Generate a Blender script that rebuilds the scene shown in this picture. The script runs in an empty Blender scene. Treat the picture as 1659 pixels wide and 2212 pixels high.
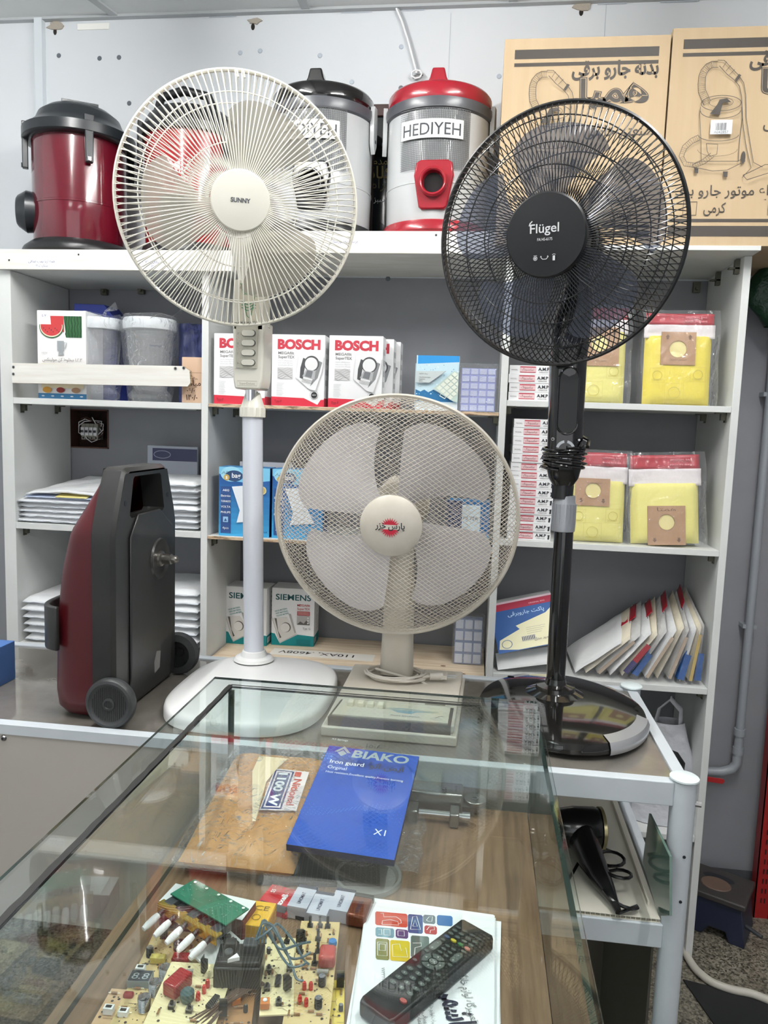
import bpy, math, random
from mathutils import Matrix, Vector, noise
SC = bpy.context.scene
COL = SC.collection
R = math.radians
PI = math.pi
rnd = random.Random(7)

# ---------------------------------------------------------------- camera, light, exposure
F_PX = 1640.0
CAM = Vector((0.0, 0.0, 1.48))
YAW, PITCH, ROLL = R(7.07), R(6.57), R(1.93)
_cy, _sy, _cp, _sp = math.cos(YAW), math.sin(YAW), math.cos(PITCH), math.sin(PITCH)
_r0 = Vector((_cy, _sy, 0)); FWD = Vector((-_sy*_cp, _cy*_cp, -_sp)); _u0 = _r0.cross(FWD)
RIGHT = math.cos(ROLL)*_r0 + math.sin(ROLL)*_u0
UP = -math.sin(ROLL)*_r0 + math.cos(ROLL)*_u0
cam = bpy.data.cameras.new('camera')
cam.sensor_fit = 'HORIZONTAL'; cam.sensor_width = 36.0; cam.lens = F_PX/1659.0*36.0
cam.clip_start = 0.01
camo = bpy.data.objects.new('camera', cam); COL.objects.link(camo)
camo.matrix_world = Matrix(((RIGHT.x, UP.x, -FWD.x, CAM.x), (RIGHT.y, UP.y, -FWD.y, CAM.y), (RIGHT.z, UP.z, -FWD.z, CAM.z), (0, 0, 0, 1)))
SC.camera = camo

def P(px, py, X=None, Y=None, Z=None):
    """the point of a real plane (X=, Y= or Z=) that was measured at a pixel of the photograph"""
    d = FWD*F_PX + RIGHT*(px-829.5) - UP*(py-1106.0)
    if X is not None: t = X/d.x
    elif Y is not None: t = Y/d.y
    else: t = (Z-CAM.z)/d.z
    return CAM + d*t

w = bpy.data.worlds.new('room_air'); SC.world = w; w.use_nodes = True
w.node_tree.nodes['Background'].inputs[0].default_value = (0.95, 0.97, 1.0, 1)
w.node_tree.nodes['Background'].inputs[1].default_value = 0.25
SC.view_settings.view_transform = 'Standard'; SC.view_settings.look = 'None'
SC.view_settings.gamma = 1.0; SC.view_settings.exposure = 0.68
SC.view_settings.use_curve_mapping = False

def area(name, loc, sx, sy, power, color=(0.93, 0.97, 1.0), rot=(0, 0, 0)):
    l = bpy.data.lights.new(name, 'AREA'); l.shape = 'RECTANGLE'; l.size = sx; l.size_y = sy
    l.energy = power; l.color = color
    o = bpy.data.objects.new(name, l); COL.objects.link(o); o.location = loc; o.rotation_euler = rot
    return o
# the two fluorescent battens in front of the shelving glow with this strength; the area lights behind the camera are unseen, added as fill
TUBE_POWER = 105.0
area('rear_fill_lamp', (-0.9, -1.6, 2.66), 0.5, 1.2, 9, (1.0, .99, .97))
area('rear_fill_lamp', (0.7, -1.6, 2.66), 0.5, 1.2, 9, (1.0, .99, .97))
area('broad_rear_fill', (-0.2, -2.95, 1.5), 3.0, 2.0, 13, (0.97, 0.98, 1.0), (R(90), 0, 0))  # broad soft fill added behind the camera

# ---------------------------------------------------------------- materials
MATS = {}
def mat(name, col=(0.8, 0.8, 0.8), rough=0.5, metal=0.0, kind=None, **k):
    if name in MATS: return MATS[name]
    m = bpy.data.materials.new(name); m.use_nodes = True; MATS[name] = m
    nt = m.node_tree; N = nt.nodes; L = nt.links
    b = N['Principled BSDF']; out = N['Material Output']
    c = tuple(col) + (1,) if len(col) == 3 else col
    b.inputs['Base Color'].default_value = c
    b.inputs['Roughness'].default_value = rough; b.inputs['Metallic'].default_value = metal
    if 'coat' in k: b.inputs['Coat Weight'].default_value = k['coat']; b.inputs['Coat Roughness'].default_value = k.get('coat_rough', 0.05)
    if 'spec' in k: b.inputs['Specular IOR Level'].default_value = k['spec']
    tc = N.new('ShaderNodeTexCoord')
    if kind == 'noise' or kind == 'wood' or kind == 'terrazzo' or kind == 'brushed':
        mp = N.new('ShaderNodeMapping'); mp.inputs['Scale'].default_value = k.get('stretch', (1, 1, 1))
        L.new(tc.outputs['Object'], mp.inputs[0])
        n = N.new('ShaderNodeTexNoise'); n.inputs['Scale'].default_value = k.get('scale', 8); n.inputs['Detail'].default_value = k.get('detail', 6)
        n.inputs['Roughness'].default_value = k.get('nrough', 0.6)
        L.new(mp.outputs[0], n.inputs['Vector'])
        src = n.outputs['Fac']
        if kind == 'terrazzo':
            v = N.new('ShaderNodeTexVoronoi'); v.inputs['Scale'].default_value = k.get('vscale', 90)
            L.new(mp.outputs[0], v.inputs['Vector'])
            mx = N.new('ShaderNodeMix'); mx.data_type = 'FLOAT'; mx.inputs[0].default_value = 0.6
            sp = N.new('ShaderNodeSeparateColor'); L.new(v.outputs['Color'], sp.inputs[0])
            L.new(n.outputs['Fac'], mx.inputs[2]); L.new(sp.outputs[0], mx.inputs[3]); src = mx.outputs[0]
        cr = N.new('ShaderNodeValToRGB')
        c2 = k.get('col2', tuple(x*0.8 for x in c[:3]))
        cr.color_ramp.elements[0].position = k.get('p0', 0.3); cr.color_ramp.elements[1].position = k.get('p1', 0.7)
        cr.color_ramp.elements[0].color = tuple(c2)+(1,); cr.color_ramp.elements[1].color = c
        if 'col3' in k:
            e = cr.color_ramp.elements.new(k.get('p3', 0.5)); e.color = tuple(k['col3'])+(1,)
        L.new(src, cr.inputs[0]); L.new(cr.outputs[0], b.inputs['Base Color'])
        if k.get('bump', 0):
            bp = N.new('ShaderNodeBump'); bp.inputs['Strength'].default_value = k['bump']; bp.inputs['Distance'].default_value = k.get('bd', 0.002)
            L.new(src, bp.inputs['Height']); L.new(bp.outputs[0], b.inputs['Normal'])
    elif k.get('bump', 0):
        n = N.new('ShaderNodeTexNoise'); n.inputs['Scale'].default_value = k.get('scale', 60); n.inputs['Detail'].default_value = 4
        L.new(tc.outputs['Object'], n.inputs['Vector'])
        bp = N.new('ShaderNodeBump'); bp.inputs['Strength'].default_value = k['bump']; bp.inputs['Distance'].default_value = k.get('bd', 0.002)
        L.new(n.outputs['Fac'], bp.inputs['Height']); L.new(bp.outputs[0], b.inputs['Normal'])
    if kind in ('glass', 'film'):
        tr = N.new('ShaderNodeBsdfTransparent'); tr.inputs[0].default_value = c
        gl = N.new('ShaderNodeBsdfGlossy'); gl.inputs['Color'].default_value = (1, 1, 1, 1); gl.inputs['Roughness'].default_value = rough
        fr = N.new('ShaderNodeFresnel'); ge = N.new('ShaderNodeNewGeometry'); mi = N.new('ShaderNodeMix'); mi.data_type = 'FLOAT'
        mi.inputs[2].default_value = k.get('ior', 1.5); mi.inputs[3].default_value = 1.0/k.get('ior', 1.5)   # same reflectance on the way out of the pane
        L.new(ge.outputs['Backfacing'], mi.inputs[0]); L.new(mi.outputs[0], fr.inputs[0])
        mx = N.new('ShaderNodeMixShader')
        L.new(fr.outputs[0], mx.inputs[0]); L.new(tr.outputs[0], mx.inputs[1]); L.new(gl.outputs[0], mx.inputs[2])
        res = mx
        if kind == 'film':
            n = N.new('ShaderNodeTexNoise'); n.inputs['Scale'].default_value = k.get('scale', 18); n.inputs['Detail'].default_value = 3
            n.inputs['Distortion'].default_value = 1.2
            L.new(tc.outputs['Object'], n.inputs['Vector'])
            bp = N.new('ShaderNodeBump'); bp.inputs['Strength'].default_value = k.get('bump', 0.8); bp.inputs['Distance'].default_value = k.get('bd', 0.02)
            L.new(n.outputs['Fac'], bp.inputs['Height']); L.new(bp.outputs[0], gl.inputs['Normal']); L.new(bp.outputs[0], fr.inputs['Normal'])
            df = N.new('ShaderNodeBsdfDiffuse'); df.inputs[0].default_value = k.get('milk', (0.85, 0.87, 0.9, 1))
            m2 = N.new('ShaderNodeMixShader'); m2.inputs[0].default_value = k.get('milky', 0.1)
            L.new(mx.outputs[0], m2.inputs[1]); L.new(df.outputs[0], m2.inputs[2]); res = m2
        L.new(res.outputs[0], out.inputs[0])
    elif 'alpha' in k:
        tr = N.new('ShaderNodeBsdfTransparent'); tr.inputs[0].default_value = c
        mx = N.new('ShaderNodeMixShader'); mx.inputs[0].default_value = k['alpha']
        L.new(tr.outputs[0], mx.inputs[1]); L.new(b.outputs[0], mx.inputs[2]); L.new(mx.outputs[0], out.inputs[0])
    if 'emit' in k:
        b.inputs['Emission Color'].default_value = c; b.inputs['Emission Strength'].default_value = k['emit']
    return m

def C8(r, g, b):
    f = lambda v: (v/255)/12.92 if v/255 <= 0.04045 else ((v/255+0.055)/1.055)**2.4
    return (f(r), f(g), f(b))
def ink(r, g, b, rough=0.55): return mat('print_%02x%02x%02x' % (r, g, b), C8(r, g, b), rough)

# ---------------------------------------------------------------- mesh builder
WM = {}
def frame(o=(0, 0, 0), rz=0, rx=0, ry=0):
    return Matrix.Translation(Vector(o)) @ Matrix.Rotation(rz, 4, 'Z') @ Matrix.Rotation(rx, 4, 'X') @ Matrix.Rotation(ry, 4, 'Y')
FRONT = Matrix(((1, 0, 0, 0), (0, 0, -1, 0), (0, 1, 0, 0), (0, 0, 0, 1)))   # x right, y up, facing -Y

_txt = {}
_AR = {}
for _l in "اFE8D,FE8E آFE81,FE82 بFE8F,FE90,FE91,FE92 پFB56,FB57,FB58,FB59 تFE95,FE96,FE97,FE98 جFE9D,FE9E,FE9F,FEA0 خFEA5,FEA6,FEA7,FEA8 دFEA9,FEAA رFEAD,FEAE زFEAF,FEB0 سFEB1,FEB2,FEB3,FEB4 شFEB5,FEB6,FEB7,FEB8 صFEB9,FEBA,FEBB,FEBC طFEC1,FEC2,FEC3,FEC4 عFEC9,FECA,FECB,FECC فFED1,FED2,FED3,FED4 قFED5,FED6,FED7,FED8 کFB8E,FB8F,FB90,FB91 گFB92,FB93,FB94,FB95 لFEDD,FEDE,FEDF,FEE0 مFEE1,FEE2,FEE3,FEE4 نFEE5,FEE6,FEE7,FEE8 وFEED,FEEE هFEE9,FEEA,FEEB,FEEC یFBFC,FBFD,FBFE,FBFF".split(' '):
    _AR[_l[0]] = [int(x, 16) for x in _l[1:].split(',')]
def fa(s):
    out = []; n = len(s)
    for i, ch in enumerate(s):
        if ch not in _AR: out.append(ch); continue
        f = _AR[ch]
        prev = i > 0 and s[i-1] in _AR and len(_AR[s[i-1]]) == 4
        nxt = i < n-1 and s[i+1] in _AR and len(f) == 4
        out.append(chr(f[3] if prev and nxt else f[1] if prev else f[2] if nxt else f[0]))
    return ''.join(reversed(out))

def text_geo(s, bold=0.0):
    key = (s, bold)
    if key in _txt: return _txt[key]
    cu = bpy.data.curves.new('t', 'FONT'); cu.body = s; cu.size = 1; cu.resolution_u = 3; cu.offset = bold
    o = bpy.data.objects.new('t', cu); COL.objects.link(o)
    dg = bpy.context.evaluated_depsgraph_get(); dg.update()
    me = bpy.data.meshes.new_from_object(o.evaluated_get(dg))
    v = [(p.co.x, p.co.y) for p in me.vertices]; f = [tuple(p.vertices) for p in me.polygons]
    bpy.data.objects.remove(o); bpy.data.curves.remove(cu); bpy.data.meshes.remove(me)
    xs = [a for a, b in v] or [0]; x0, x1 = min(xs), max(xs)
    ys = [b for a, b in v] or [0]; y0, y1 = min(ys), max(ys)
    # mesh text comes out facing +z or -z: keep +z
    if f:
        a, b, c = [v[i] for i in f[0][:3]]
        if (b[0]-a[0])*(c[1]-a[1])-(b[1]-a[1])*(c[0]-a[0]) < 0: f = [tuple(reversed(q)) for q in f]
    _txt[key] = (v, f, x0, x1, y0, y1)
    return _txt[key]

class MB:
    def __init__(s, M=None):
        s.v = []; s.f = []; s.mi = []; s.ms = []; s.M = M.copy() if M else Matrix()
    def m(s, mt):
        if mt not in s.ms: s.ms.append(mt)
        return s.ms.index(mt)
    def add(s, vs, fs, mt, M=None):
        T = s.M @ M if M else s.M
        o = len(s.v); k = s.m(mt)
        s.v += [T @ Vector(p) for p in vs]
        for f in fs: s.f.append(tuple(o+i for i in f)); s.mi.append(k)
        return s
    def box(s, c, d, mt, M=None):
        x, y, z = c; a, b, h = d[0]/2, d[1]/2, d[2]/2
        vs = [(x+i*a, y+j*b, z+k*h) for k in (-1, 1) for j in (-1, 1) for i in (-1, 1)]
        return s.add(vs, [(0, 2, 3, 1), (4, 5, 7, 6), (0, 1, 5, 4), (1, 3, 7, 5), (3, 2, 6, 7), (2, 0, 4, 6)], mt, M)
    def b2(s, p, q, mt, M=None):
        return s.box([(p[i]+q[i])/2 for i in range(3)], [abs(q[i]-p[i]) for i in range(3)], mt, M)
    def lathe(s, prof, mt, M=None, seg=32, a0=0, a1=2*PI, sx=1, sy=1):
        full = abs(a1-a0-2*PI) < 1e-6; n = seg if full else seg+1
        vs = []; fs = []
        for r, z in prof:
            for i in range(n):
                a = a0+(a1-a0)*i/seg; vs.append((r*math.cos(a)*sx, r*math.sin(a)*sy, z))
        for j in range(len(prof)-1):
            for i in range(seg):
                i2 = (i+1) % n
                fs.append((j*n+i, j*n+i2, (j+1)*n+i2, (j+1)*n+i))
        return s.add(vs, fs, mt, M)
    def cyl(s, p, q, r, mt, r2=None, seg=16, M=None, caps=True):
        p = Vector(p); q = Vector(q); d = q-p; L = d.length
        T = Matrix.Translation(p) @ d.to_track_quat('Z', 'Y').to_matrix().to_4x4()
        r2 = r if r2 is None else r2
        pr = [(r, 0), (r2, L)]
        if caps: pr = [(1e-5, 0)] + pr + [(1e-5, L)]
        return s.lathe(pr, mt, (M @ T) if M else T, seg)
    def tube(s, pts, r, mt, seg=6, closed=False, M=None, sq=1.0, caps=True):
        pts = [Vector(p) for p in pts]; n = len(pts); vs = []; fs = []
        rr = r if isinstance(r, (list, tuple)) else [r]*n
        up = None
        for i, p in enumerate(pts):
            a = pts[(i-1) % n] if closed or i > 0 else p; b = pts[(i+1) % n] if closed or i < n-1 else p
            t = (b-a).normalized() if (b-a).length > 1e-9 else Vector((0, 0, 1))
            if up is None:
                up = t.orthogonal().normalized()
            up = (up - t*up.dot(t));
            up = up.normalized() if up.length > 1e-6 else t.orthogonal().normalized()
            w = t.cross(up)
            for k in range(seg):
                an = 2*PI*k/seg
                vs.append(p + up*math.cos(an)*rr[i] + w*math.sin(an)*rr[i]*sq)
        m = n if closed else n-1
        for i in range(m):
            for k in range(seg):
                k2 = (k+1) % seg; i2 = (i+1) % n
                fs.append((i*seg+k, i*seg+k2, i2*seg+k2, i2*seg+k))
        if not closed and caps:
            fs.append(tuple(reversed(range(seg)))); fs.append(tuple((n-1)*seg+k for k in range(seg)))
        return s.add(vs, fs, mt, M)
    def prism(s, out, z0, z1, mt, M=None, mt_top=None):
        """closed outline [(x,y)] (anticlockwise) extruded along local z"""
        n = len(out)
        vs = [(x, y, z0) for x, y in out] + [(x, y, z1) for x, y in out]
        fs = [(i, (i+1) % n, n+(i+1) % n, n+i) for i in range(n)]
        s.add(vs, fs + [tuple(reversed(range(n)))] + ([] if mt_top else [tuple(range(n, 2*n))]), mt, M)
        if mt_top: s.add([(x, y, z1) for x, y in out], [tuple(range(n))], mt_top, M)
        return s
    def grid(s, fn, nu, nv, mt, M=None, flip=False):
        vs = [fn(i/nu, j/nv) for j in range(nv+1) for i in range(nu+1)]; fs = []
        for j in range(nv):
            for i in range(nu):
                q = (j*(nu+1)+i, j*(nu+1)+i+1, (j+1)*(nu+1)+i+1, (j+1)*(nu+1)+i)
                fs.append(tuple(reversed(q)) if flip else q)
        return s.add(vs, fs, mt, M)
    def text(s, t, size, mt, M, bold=0.0, fit=None, align='c', sh=0.0):
        v, f, x0, x1, y0, y1 = text_geo(t, bold)
        sc = size; sx = sc
        if fit: sx = fit/max(1e-6, x1-x0)
        ox = {'c': (x0+x1)/2, 'l': x0, 'r': x1}[align]
        return s.add([((a-ox)*sx+sh*b*sc, b*sc, 0) for a, b in v], f, mt, M)
    def build(s, name, parent=None, loc=None, bevel=0, seg=2, smooth=38, solid=0, sub=0, Mroot=None):
        """world coordinates in; origin at loc or at the parent's origin"""
        if parent is not None: W = WM[parent.name]
        elif Mroot is not None: W = Mroot
        elif loc is not None: W = Matrix.Translation(Vector(loc))
        else:
            xs = [p.x for p in s.v]; ys = [p.y for p in s.v]; zs = [p.z for p in s.v]
            W = Matrix.Translation(Vector(((min(xs)+max(xs))/2, (min(ys)+max(ys))/2, min(zs))))
        I = W.inverted()
        me = bpy.data.meshes.new(name); me.from_pydata([I @ p for p in s.v], [], s.f)
        for q in s.ms: me.materials.append(q)
        me.polygons.foreach_set('material_index', s.mi)
        me.update()
        if smooth:
            me.polygons.foreach_set('use_smooth', [True]*len(me.polygons)); me.set_sharp_from_angle(angle=R(smooth))
        o = bpy.data.objects.new(name, me); COL.objects.link(o)
        if parent is not None: o.parent = parent; WM[o.name] = W
        else: o.matrix_world = W; WM[o.name] = W
        if solid:
            q = o.modifiers.new('solid', 'SOLIDIFY'); q.thickness = solid; q.offset = 0
        if sub:
            q = o.modifiers.new('sub', 'SUBSURF'); q.levels = sub; q.render_levels = sub
        if bevel:
            q = o.modifiers.new('bevel', 'BEVEL'); q.width = bevel; q.segments = seg; q.limit_method = 'ANGLE'; q.angle_limit = R(50)
            q.harden_normals = False
        return o

def tilt_frame(fl, fr, rl):
    """frame of a tilted rectangle from its front left, front right and rear left corners; origin at its centre"""
    fl, fr, rl = Vector(fl), Vector(fr), Vector(rl); x = (fr-fl); w = x.length; x.normalize(); y = (rl-fl); y = (y-x*y.dot(x)); d = y.length; y.normalize(); z = x.cross(y)
    o = fl+x*w/2+y*d/2; M = Matrix((x, y, z)).transposed().to_4x4(); M.translation = o
    return M, w, d

class Canvas:
    """printed marks lying on a face; M maps face x,y (metres) with +z out of the face"""
    def __init__(s, mb, M, step=0.00012): s.mb = mb; s.M = M; s.k = 0.0002; s.step = step
    def _T(s, x=0, y=0, rot=0):
        s.k += s.step
        return s.M @ Matrix.Translation((x, y, s.k)) @ Matrix.Rotation(rot, 4, 'Z')
    def rect(s, x0, y0, x1, y1, mt): s.mb.add([(x0, y0, 0), (x1, y0, 0), (x1, y1, 0), (x0, y1, 0)], [(0, 1, 2, 3)], mt, s._T()); return s
    def poly(s, pts, mt): s.mb.add([(a, b, 0) for a, b in pts], [tuple(range(len(pts)))], mt, s._T()); return s
    def disc(s, x, y, r, mt, ry=None, seg=24, a0=0, a1=360):
        ry = r if ry is None else ry
        n = seg
        pts = [(x+r*math.cos(R(a0)+(R(a1-a0))*i/n), y+ry*math.sin(R(a0)+(R(a1-a0))*i/n)) for i in range(n + (0 if a1-a0 == 360 else 1))]
        return s.poly(pts, mt)
    def ring(s, x, y, r, w, mt, ry=None, seg=28): return s.line([(x+r*math.cos(2*PI*i/seg), y+(ry or r)*math.sin(2*PI*i/seg)) for i in range(seg)], w, mt, True)
    def line(s, pts, w, mt, closed=False):
        n = len(pts); vs = []; fs = []
        for i in range(n):
            a = pts[(i-1) % n] if closed or i else pts[i]; b = pts[(i+1) % n] if closed or i < n-1 else pts[i]
            dx, dy = b[0]-a[0], b[1]-a[1]; L = math.hypot(dx, dy) or 1
            nx, ny = -dy/L*w/2, dx/L*w/2; x, y = pts[i]
            vs += [(x+nx, y+ny, 0), (x-nx, y-ny, 0)]
        for i in range(n if closed else n-1):
            j = (i+1) % n; fs.append((2*i+1, 2*j+1, 2*j, 2*i))
        s.mb.add(vs, fs, mt, s._T()); return s
    def box(s, x0, y0, x1, y1, w, mt): return s.line([(x0, y0), (x1, y0), (x1, y1), (x0, y1)], w, mt, True)
    def text(s, x, y, t, size, mt, bold=0.0, fit=None, align='c', rot=0, sh=0.0):
        s.mb.text(t, size, mt, s._T(x, y, rot), bold, fit, align, sh); return s
    def scribble(s, x, y, w, h, mt, seed=0, lw=0.0008, n=14):
        q = random.Random(seed); pts = []
        for i in range(n): pts.append((x+w*i/(n-1)+q.uniform(-.2, .2)*w/n, y+h*q.uniform(-.5, .5)))
        # smooth it
        sm = []
        for i in range(len(pts)-1):
            for k in range(3):
                t = k/3; t = t*t*(3-2*t); sm.append((pts[i][0]+(pts[i+1][0]-pts[i][0])*t, pts[i][1]+(pts[i+1][1]-pts[i][1])*t))
        return s.line(sm, lw, mt)
    def lines(s, x, y, w, n, dy, mt, lw=0.0006, seed=0):
        q = random.Random(seed)
        for i in range(n):
            s.rect(x, y-i*dy-lw/2, x+w*q.uniform(.6, 1), y-i*dy+lw/2, mt)
        return s

def tag(o, label=None, cat=None, group=None, kind=None):
    if label: o['label'] = label
    if cat: o['category'] = cat
    if group: o['group'] = group
    if kind: o['kind'] = kind
    return o
def thing(name, label, cat, loc=(0, 0, 0), rz=0, group=None, M=None):
    o = bpy.data.objects.new(name, None); COL.objects.link(o); o.empty_display_size = 0.05
    W = M if M is not None else frame(loc, rz)
    o.matrix_world = W; WM[o.name] = W
    return tag(o, label, cat, group)
def kids(o): return [c for c in bpy.data.objects if c.parent == o]
def copy_tree(o, M=None, label=None, parent=None):
    c = o.copy(); COL.objects.link(c)
    if parent is not None: c.parent = parent
    if M is not None: c.matrix_world = M; WM[c.name] = M
    if label: c['label'] = label
    for ch in kids(o): copy_tree(ch, None, None, c)
    return c
def struct(o): o['kind'] = 'structure'; return o

# common materials
WHITE_BOARD = mat('white_laminate', C8(222, 224, 222), 0.4, kind='noise', col2=C8(208, 211, 209), scale=3)
PLY_EDGE = mat('raw_plywood_edge', C8(205, 180, 150), 0.8, kind='noise', col2=C8(110, 84, 62), scale=40, stretch=(1, 1, 8), p0=.35, p1=.55)
PINE = mat('pale_pine', C8(226, 210, 186), 0.6, kind='noise', col2=C8(196, 170, 138), scale=5, stretch=(1.2, 14, 14), p0=.25, p1=.6)
BLACKP = mat('black_plastic', C8(22, 23, 25), 0.35)
BLACKG = mat('glossy_black_plastic', C8(14, 14, 15), 0.12, coat=0.5)
DGREY = mat('dark_grey_plastic', C8(58, 62, 66), 0.38)
CHROME = mat('chrome', (0.75, 0.76, 0.78), 0.15, 1.0)
STEEL = mat('zinc_steel', C8(150, 150, 150), 0.35, 1.0)
INK = ink(30, 32, 40); WHITE = ink(238, 239, 240); CARD = mat('white_card', C8(236, 237, 238), 0.5)
BLUEPEN = ink(35, 45, 110)
TUBE = mat('fluorescent_tube', (1.0, .99, .97), .5, emit=TUBE_POWER)
FILM = mat('clear_plastic_film', (0.99, 0.99, 1.0), 0.10, kind='film', milky=0.06, ior=1.4)
FILM2 = mat('crinkled_clear_film', (0.97, 0.98, 0.99), 0.06, kind='film', scale=40, milky=0.05, bump=1.0, bd=0.03)
# ================================================================ THE ROOM
WY = 2.42           # back wall
ZC = 2.725
FLOOR = mat('terrazzo', C8(150, 144, 130), 0.3, kind='terrazzo', col2=C8(58, 56, 48), col3=C8(114, 109, 96), scale=50, vscale=190, p0=.2, p1=.85)
WALL = mat('painted_wall', C8(214, 218, 221), 0.55, kind='noise', col2=C8(207, 212, 216), scale=1.5)
WALLG = mat('grey_painted_wall', C8(144, 146, 151), 0.6, kind='noise', col2=C8(133, 135, 140), scale=3)
WALLD = mat('dark_grey_skirting_paint', C8(84, 86, 90), 0.6)
CEIL = mat('ceiling_panel', C8(226, 229, 228), 0.6, kind='noise', col2=C8(216, 219, 219), scale=4)
TRIMM = mat('grey_metal_strip', C8(176, 180, 182), 0.4)
mb = MB(); mb.b2((-2.3, -3.0, -0.05), (1.9, 2.5, 0), FLOOR); struct(mb.build('floor', loc=(0, 0, 0)))
mb = MB(); mb.b2((-2.3, -3.0, ZC), (1.9, 2.5, ZC+.05), CEIL); struct(mb.build('ceiling', loc=(0, 0, ZC)))
# back wall in its three paints, with screw caps, plaster damage and a hole for the meter
mb = MB()
HX0, HX1 = P(146, 925, Y=WY).x, P(235, 925, Y=WY).x; HZ0, HZ1 = P(190, 968, Y=WY).z, P(190, 884, Y=WY).z
T = 0.08
def wallband(z0, z1, m, hole=False):
    if not hole: mb.b2((-2.3, WY, z0), (1.9, WY+T, z1), m)
    else:
        mb.b2((-2.3, WY, z0), (HX0, WY+T, z1), m); mb.b2((HX1, WY, z0), (1.9, WY+T, z1), m)
        mb.b2((HX0, WY, z0), (HX1, WY+T, HZ0), m); mb.b2((HX0, WY, HZ1), (HX1, WY+T, z1), m)
        mb.b2((HX0, WY+T-.01, HZ0), (HX1, WY+T, HZ1), mat('rough_brick_hole', C8(66, 44, 38), 0.9, kind='noise', col2=C8(30, 24, 22), scale=40, bump=1, bd=.01))
wallband(0, 0.10, WALLD); wallband(.10, 1.935, WALLG, True); wallband(1.935, ZC, WALL)
cv = Canvas(mb, Matrix.Translation((0, WY, 0)) @ FRONT)
CAPD = mat('grey_screw_cap', C8(98, 104, 112), 0.5); CAPL = mat('pale_screw_cap', C8(180, 190, 200), 0.3); RUST = mat('rust_stain', C8(150, 120, 92), 0.8)
for x, y, d in ((127, 120, 1), (215, 126, 1), (257, 124, 1), (279, 223, 1), (519, 114, 0), (691, 120, 0), (760, 177, 0), (562, 110, 0), (867, 101, 0), (866, 190, 1), (1078, 165, 0), (838, 602, 1)):
    p = P(x, y, Y=WY); mb.lathe([(1e-4, .0025), (.006, .002), (.0075, 0)], CAPD if d else CAPL, Matrix.Translation((p.x, WY, p.z)) @ FRONT, 16)
p = P(135, 66, Y=WY); q = P(202, 58, Y=WY); mb.box((q.x+.0, WY-.001, q.z), (.105, .004, .018), mat('bare_plaster', C8(236, 236, 230), .9))
for x, y, s_ in ((122, 57, 1), (550, 46, .8), (1260, 14, 1)):
    p = P(x, y, Y=WY); q_ = random.Random(x)
    pts = [(p.x+s_*.035*math.cos(a)*q_.uniform(.5, 1), p.z+s_*.016*math.sin(a)*q_.uniform(.5, 1)) for a in [2*PI*i/11 for i in range(11)]]
    mb.prism([(a, b) for a, b in pts], 0.0, .004, mat('torn_plaster', C8(168, 160, 148), .9, bump=1, scale=200), Matrix.Translation((0, WY, 0)) @ FRONT)
    cv.disc(p.x-.005, p.z-.016, .006, mat('dark_hole', C8(40, 34, 30), .9), .01)
cv.rect(-1.45, 2.17, 1.0, 2.1712, mat('panel_joint', C8(176, 184, 192), .7)); cv.rect(.30, 2.17, .3012, ZC, MATS['panel_joint']); cv.rect(-.15, 2.17, -.149, ZC-.02, MATS['panel_joint'])
q_ = random.Random(3)
x = -1.4
while x < 0.5:
    w_ = q_.uniform(.03, .12); cv.rect(x, ZC-q_.uniform(.006, .012), x+w_, ZC-.001, RUST if q_.random() < .35 else MATS['panel_joint']); x += w_+q_.uniform(0, .1)
struct(mb.build('wall_back', loc=(0, WY, 0), smooth=0))
mb = MB(); mb.b2((-2.34, -3.0, 0), (-2.3, 2.5, ZC), WALL); struct(mb.build('wall_left', loc=(-2.3, 0, 0)))
mb = MB(); mb.b2((1.9, -3.0, 0), (1.94, 2.5, ZC), WALLG); struct(mb.build('wall_right', loc=(1.9, 0, 0)))
mb = MB(); mb.b2((-2.3, -3.06, 0), (1.9, -3.0, .5), WALL); mb.b2((-2.3, -3.06, 2.5), (1.9, -3.0, ZC), WALL); mb.b2((-2.3, -3.06, .5), (-1.7, -3.0, 2.5), WALL); mb.b2((1.3, -3.06, .5), (1.9, -3.0, 2.5), WALL)
struct(mb.build('wall_front', loc=(0, -3, 0)))
# vertical corner strip left, boxed-in pillar beyond it
mb = MB(); p = P(93, 200, Y=WY)
mb.b2((p.x-.014, WY-.022, 1.94), (p.x+.012, WY, ZC-.004), mat('strip_paint', C8(205, 212, 217), .5)); struct(mb.build('trim_1'))
mb = MB(); mb.b2((-2.3, WY-.02, ZC-.008), (1.9, WY, ZC), TRIMM); struct(mb.build('trim_2'))
# ceiling tees (metal strips between the panels); runners go along the room
k = 3
for (a, b) in (((208, 2), (262, 42)), ((640, -30), (664, 24)), ((1106, -30), (1110, 6))):
    p, q = P(a[0], a[1], Z=ZC), P(b[0], b[1], Z=ZC)
    d = (q-p).normalized(); n = Vector((-d.y, d.x, 0))*.013; e = p-d*1.5
    mb = MB(); mb.prism([(e.x+n.x, e.y+n.y), (e.x-n.x, e.y-n.y), (q.x-n.x, q.y-n.y), (q.x+n.x, q.y+n.y)][::-1], ZC-.006, ZC, TRIMM); struct(mb.build('trim_%d' % k)); k += 1

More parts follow.
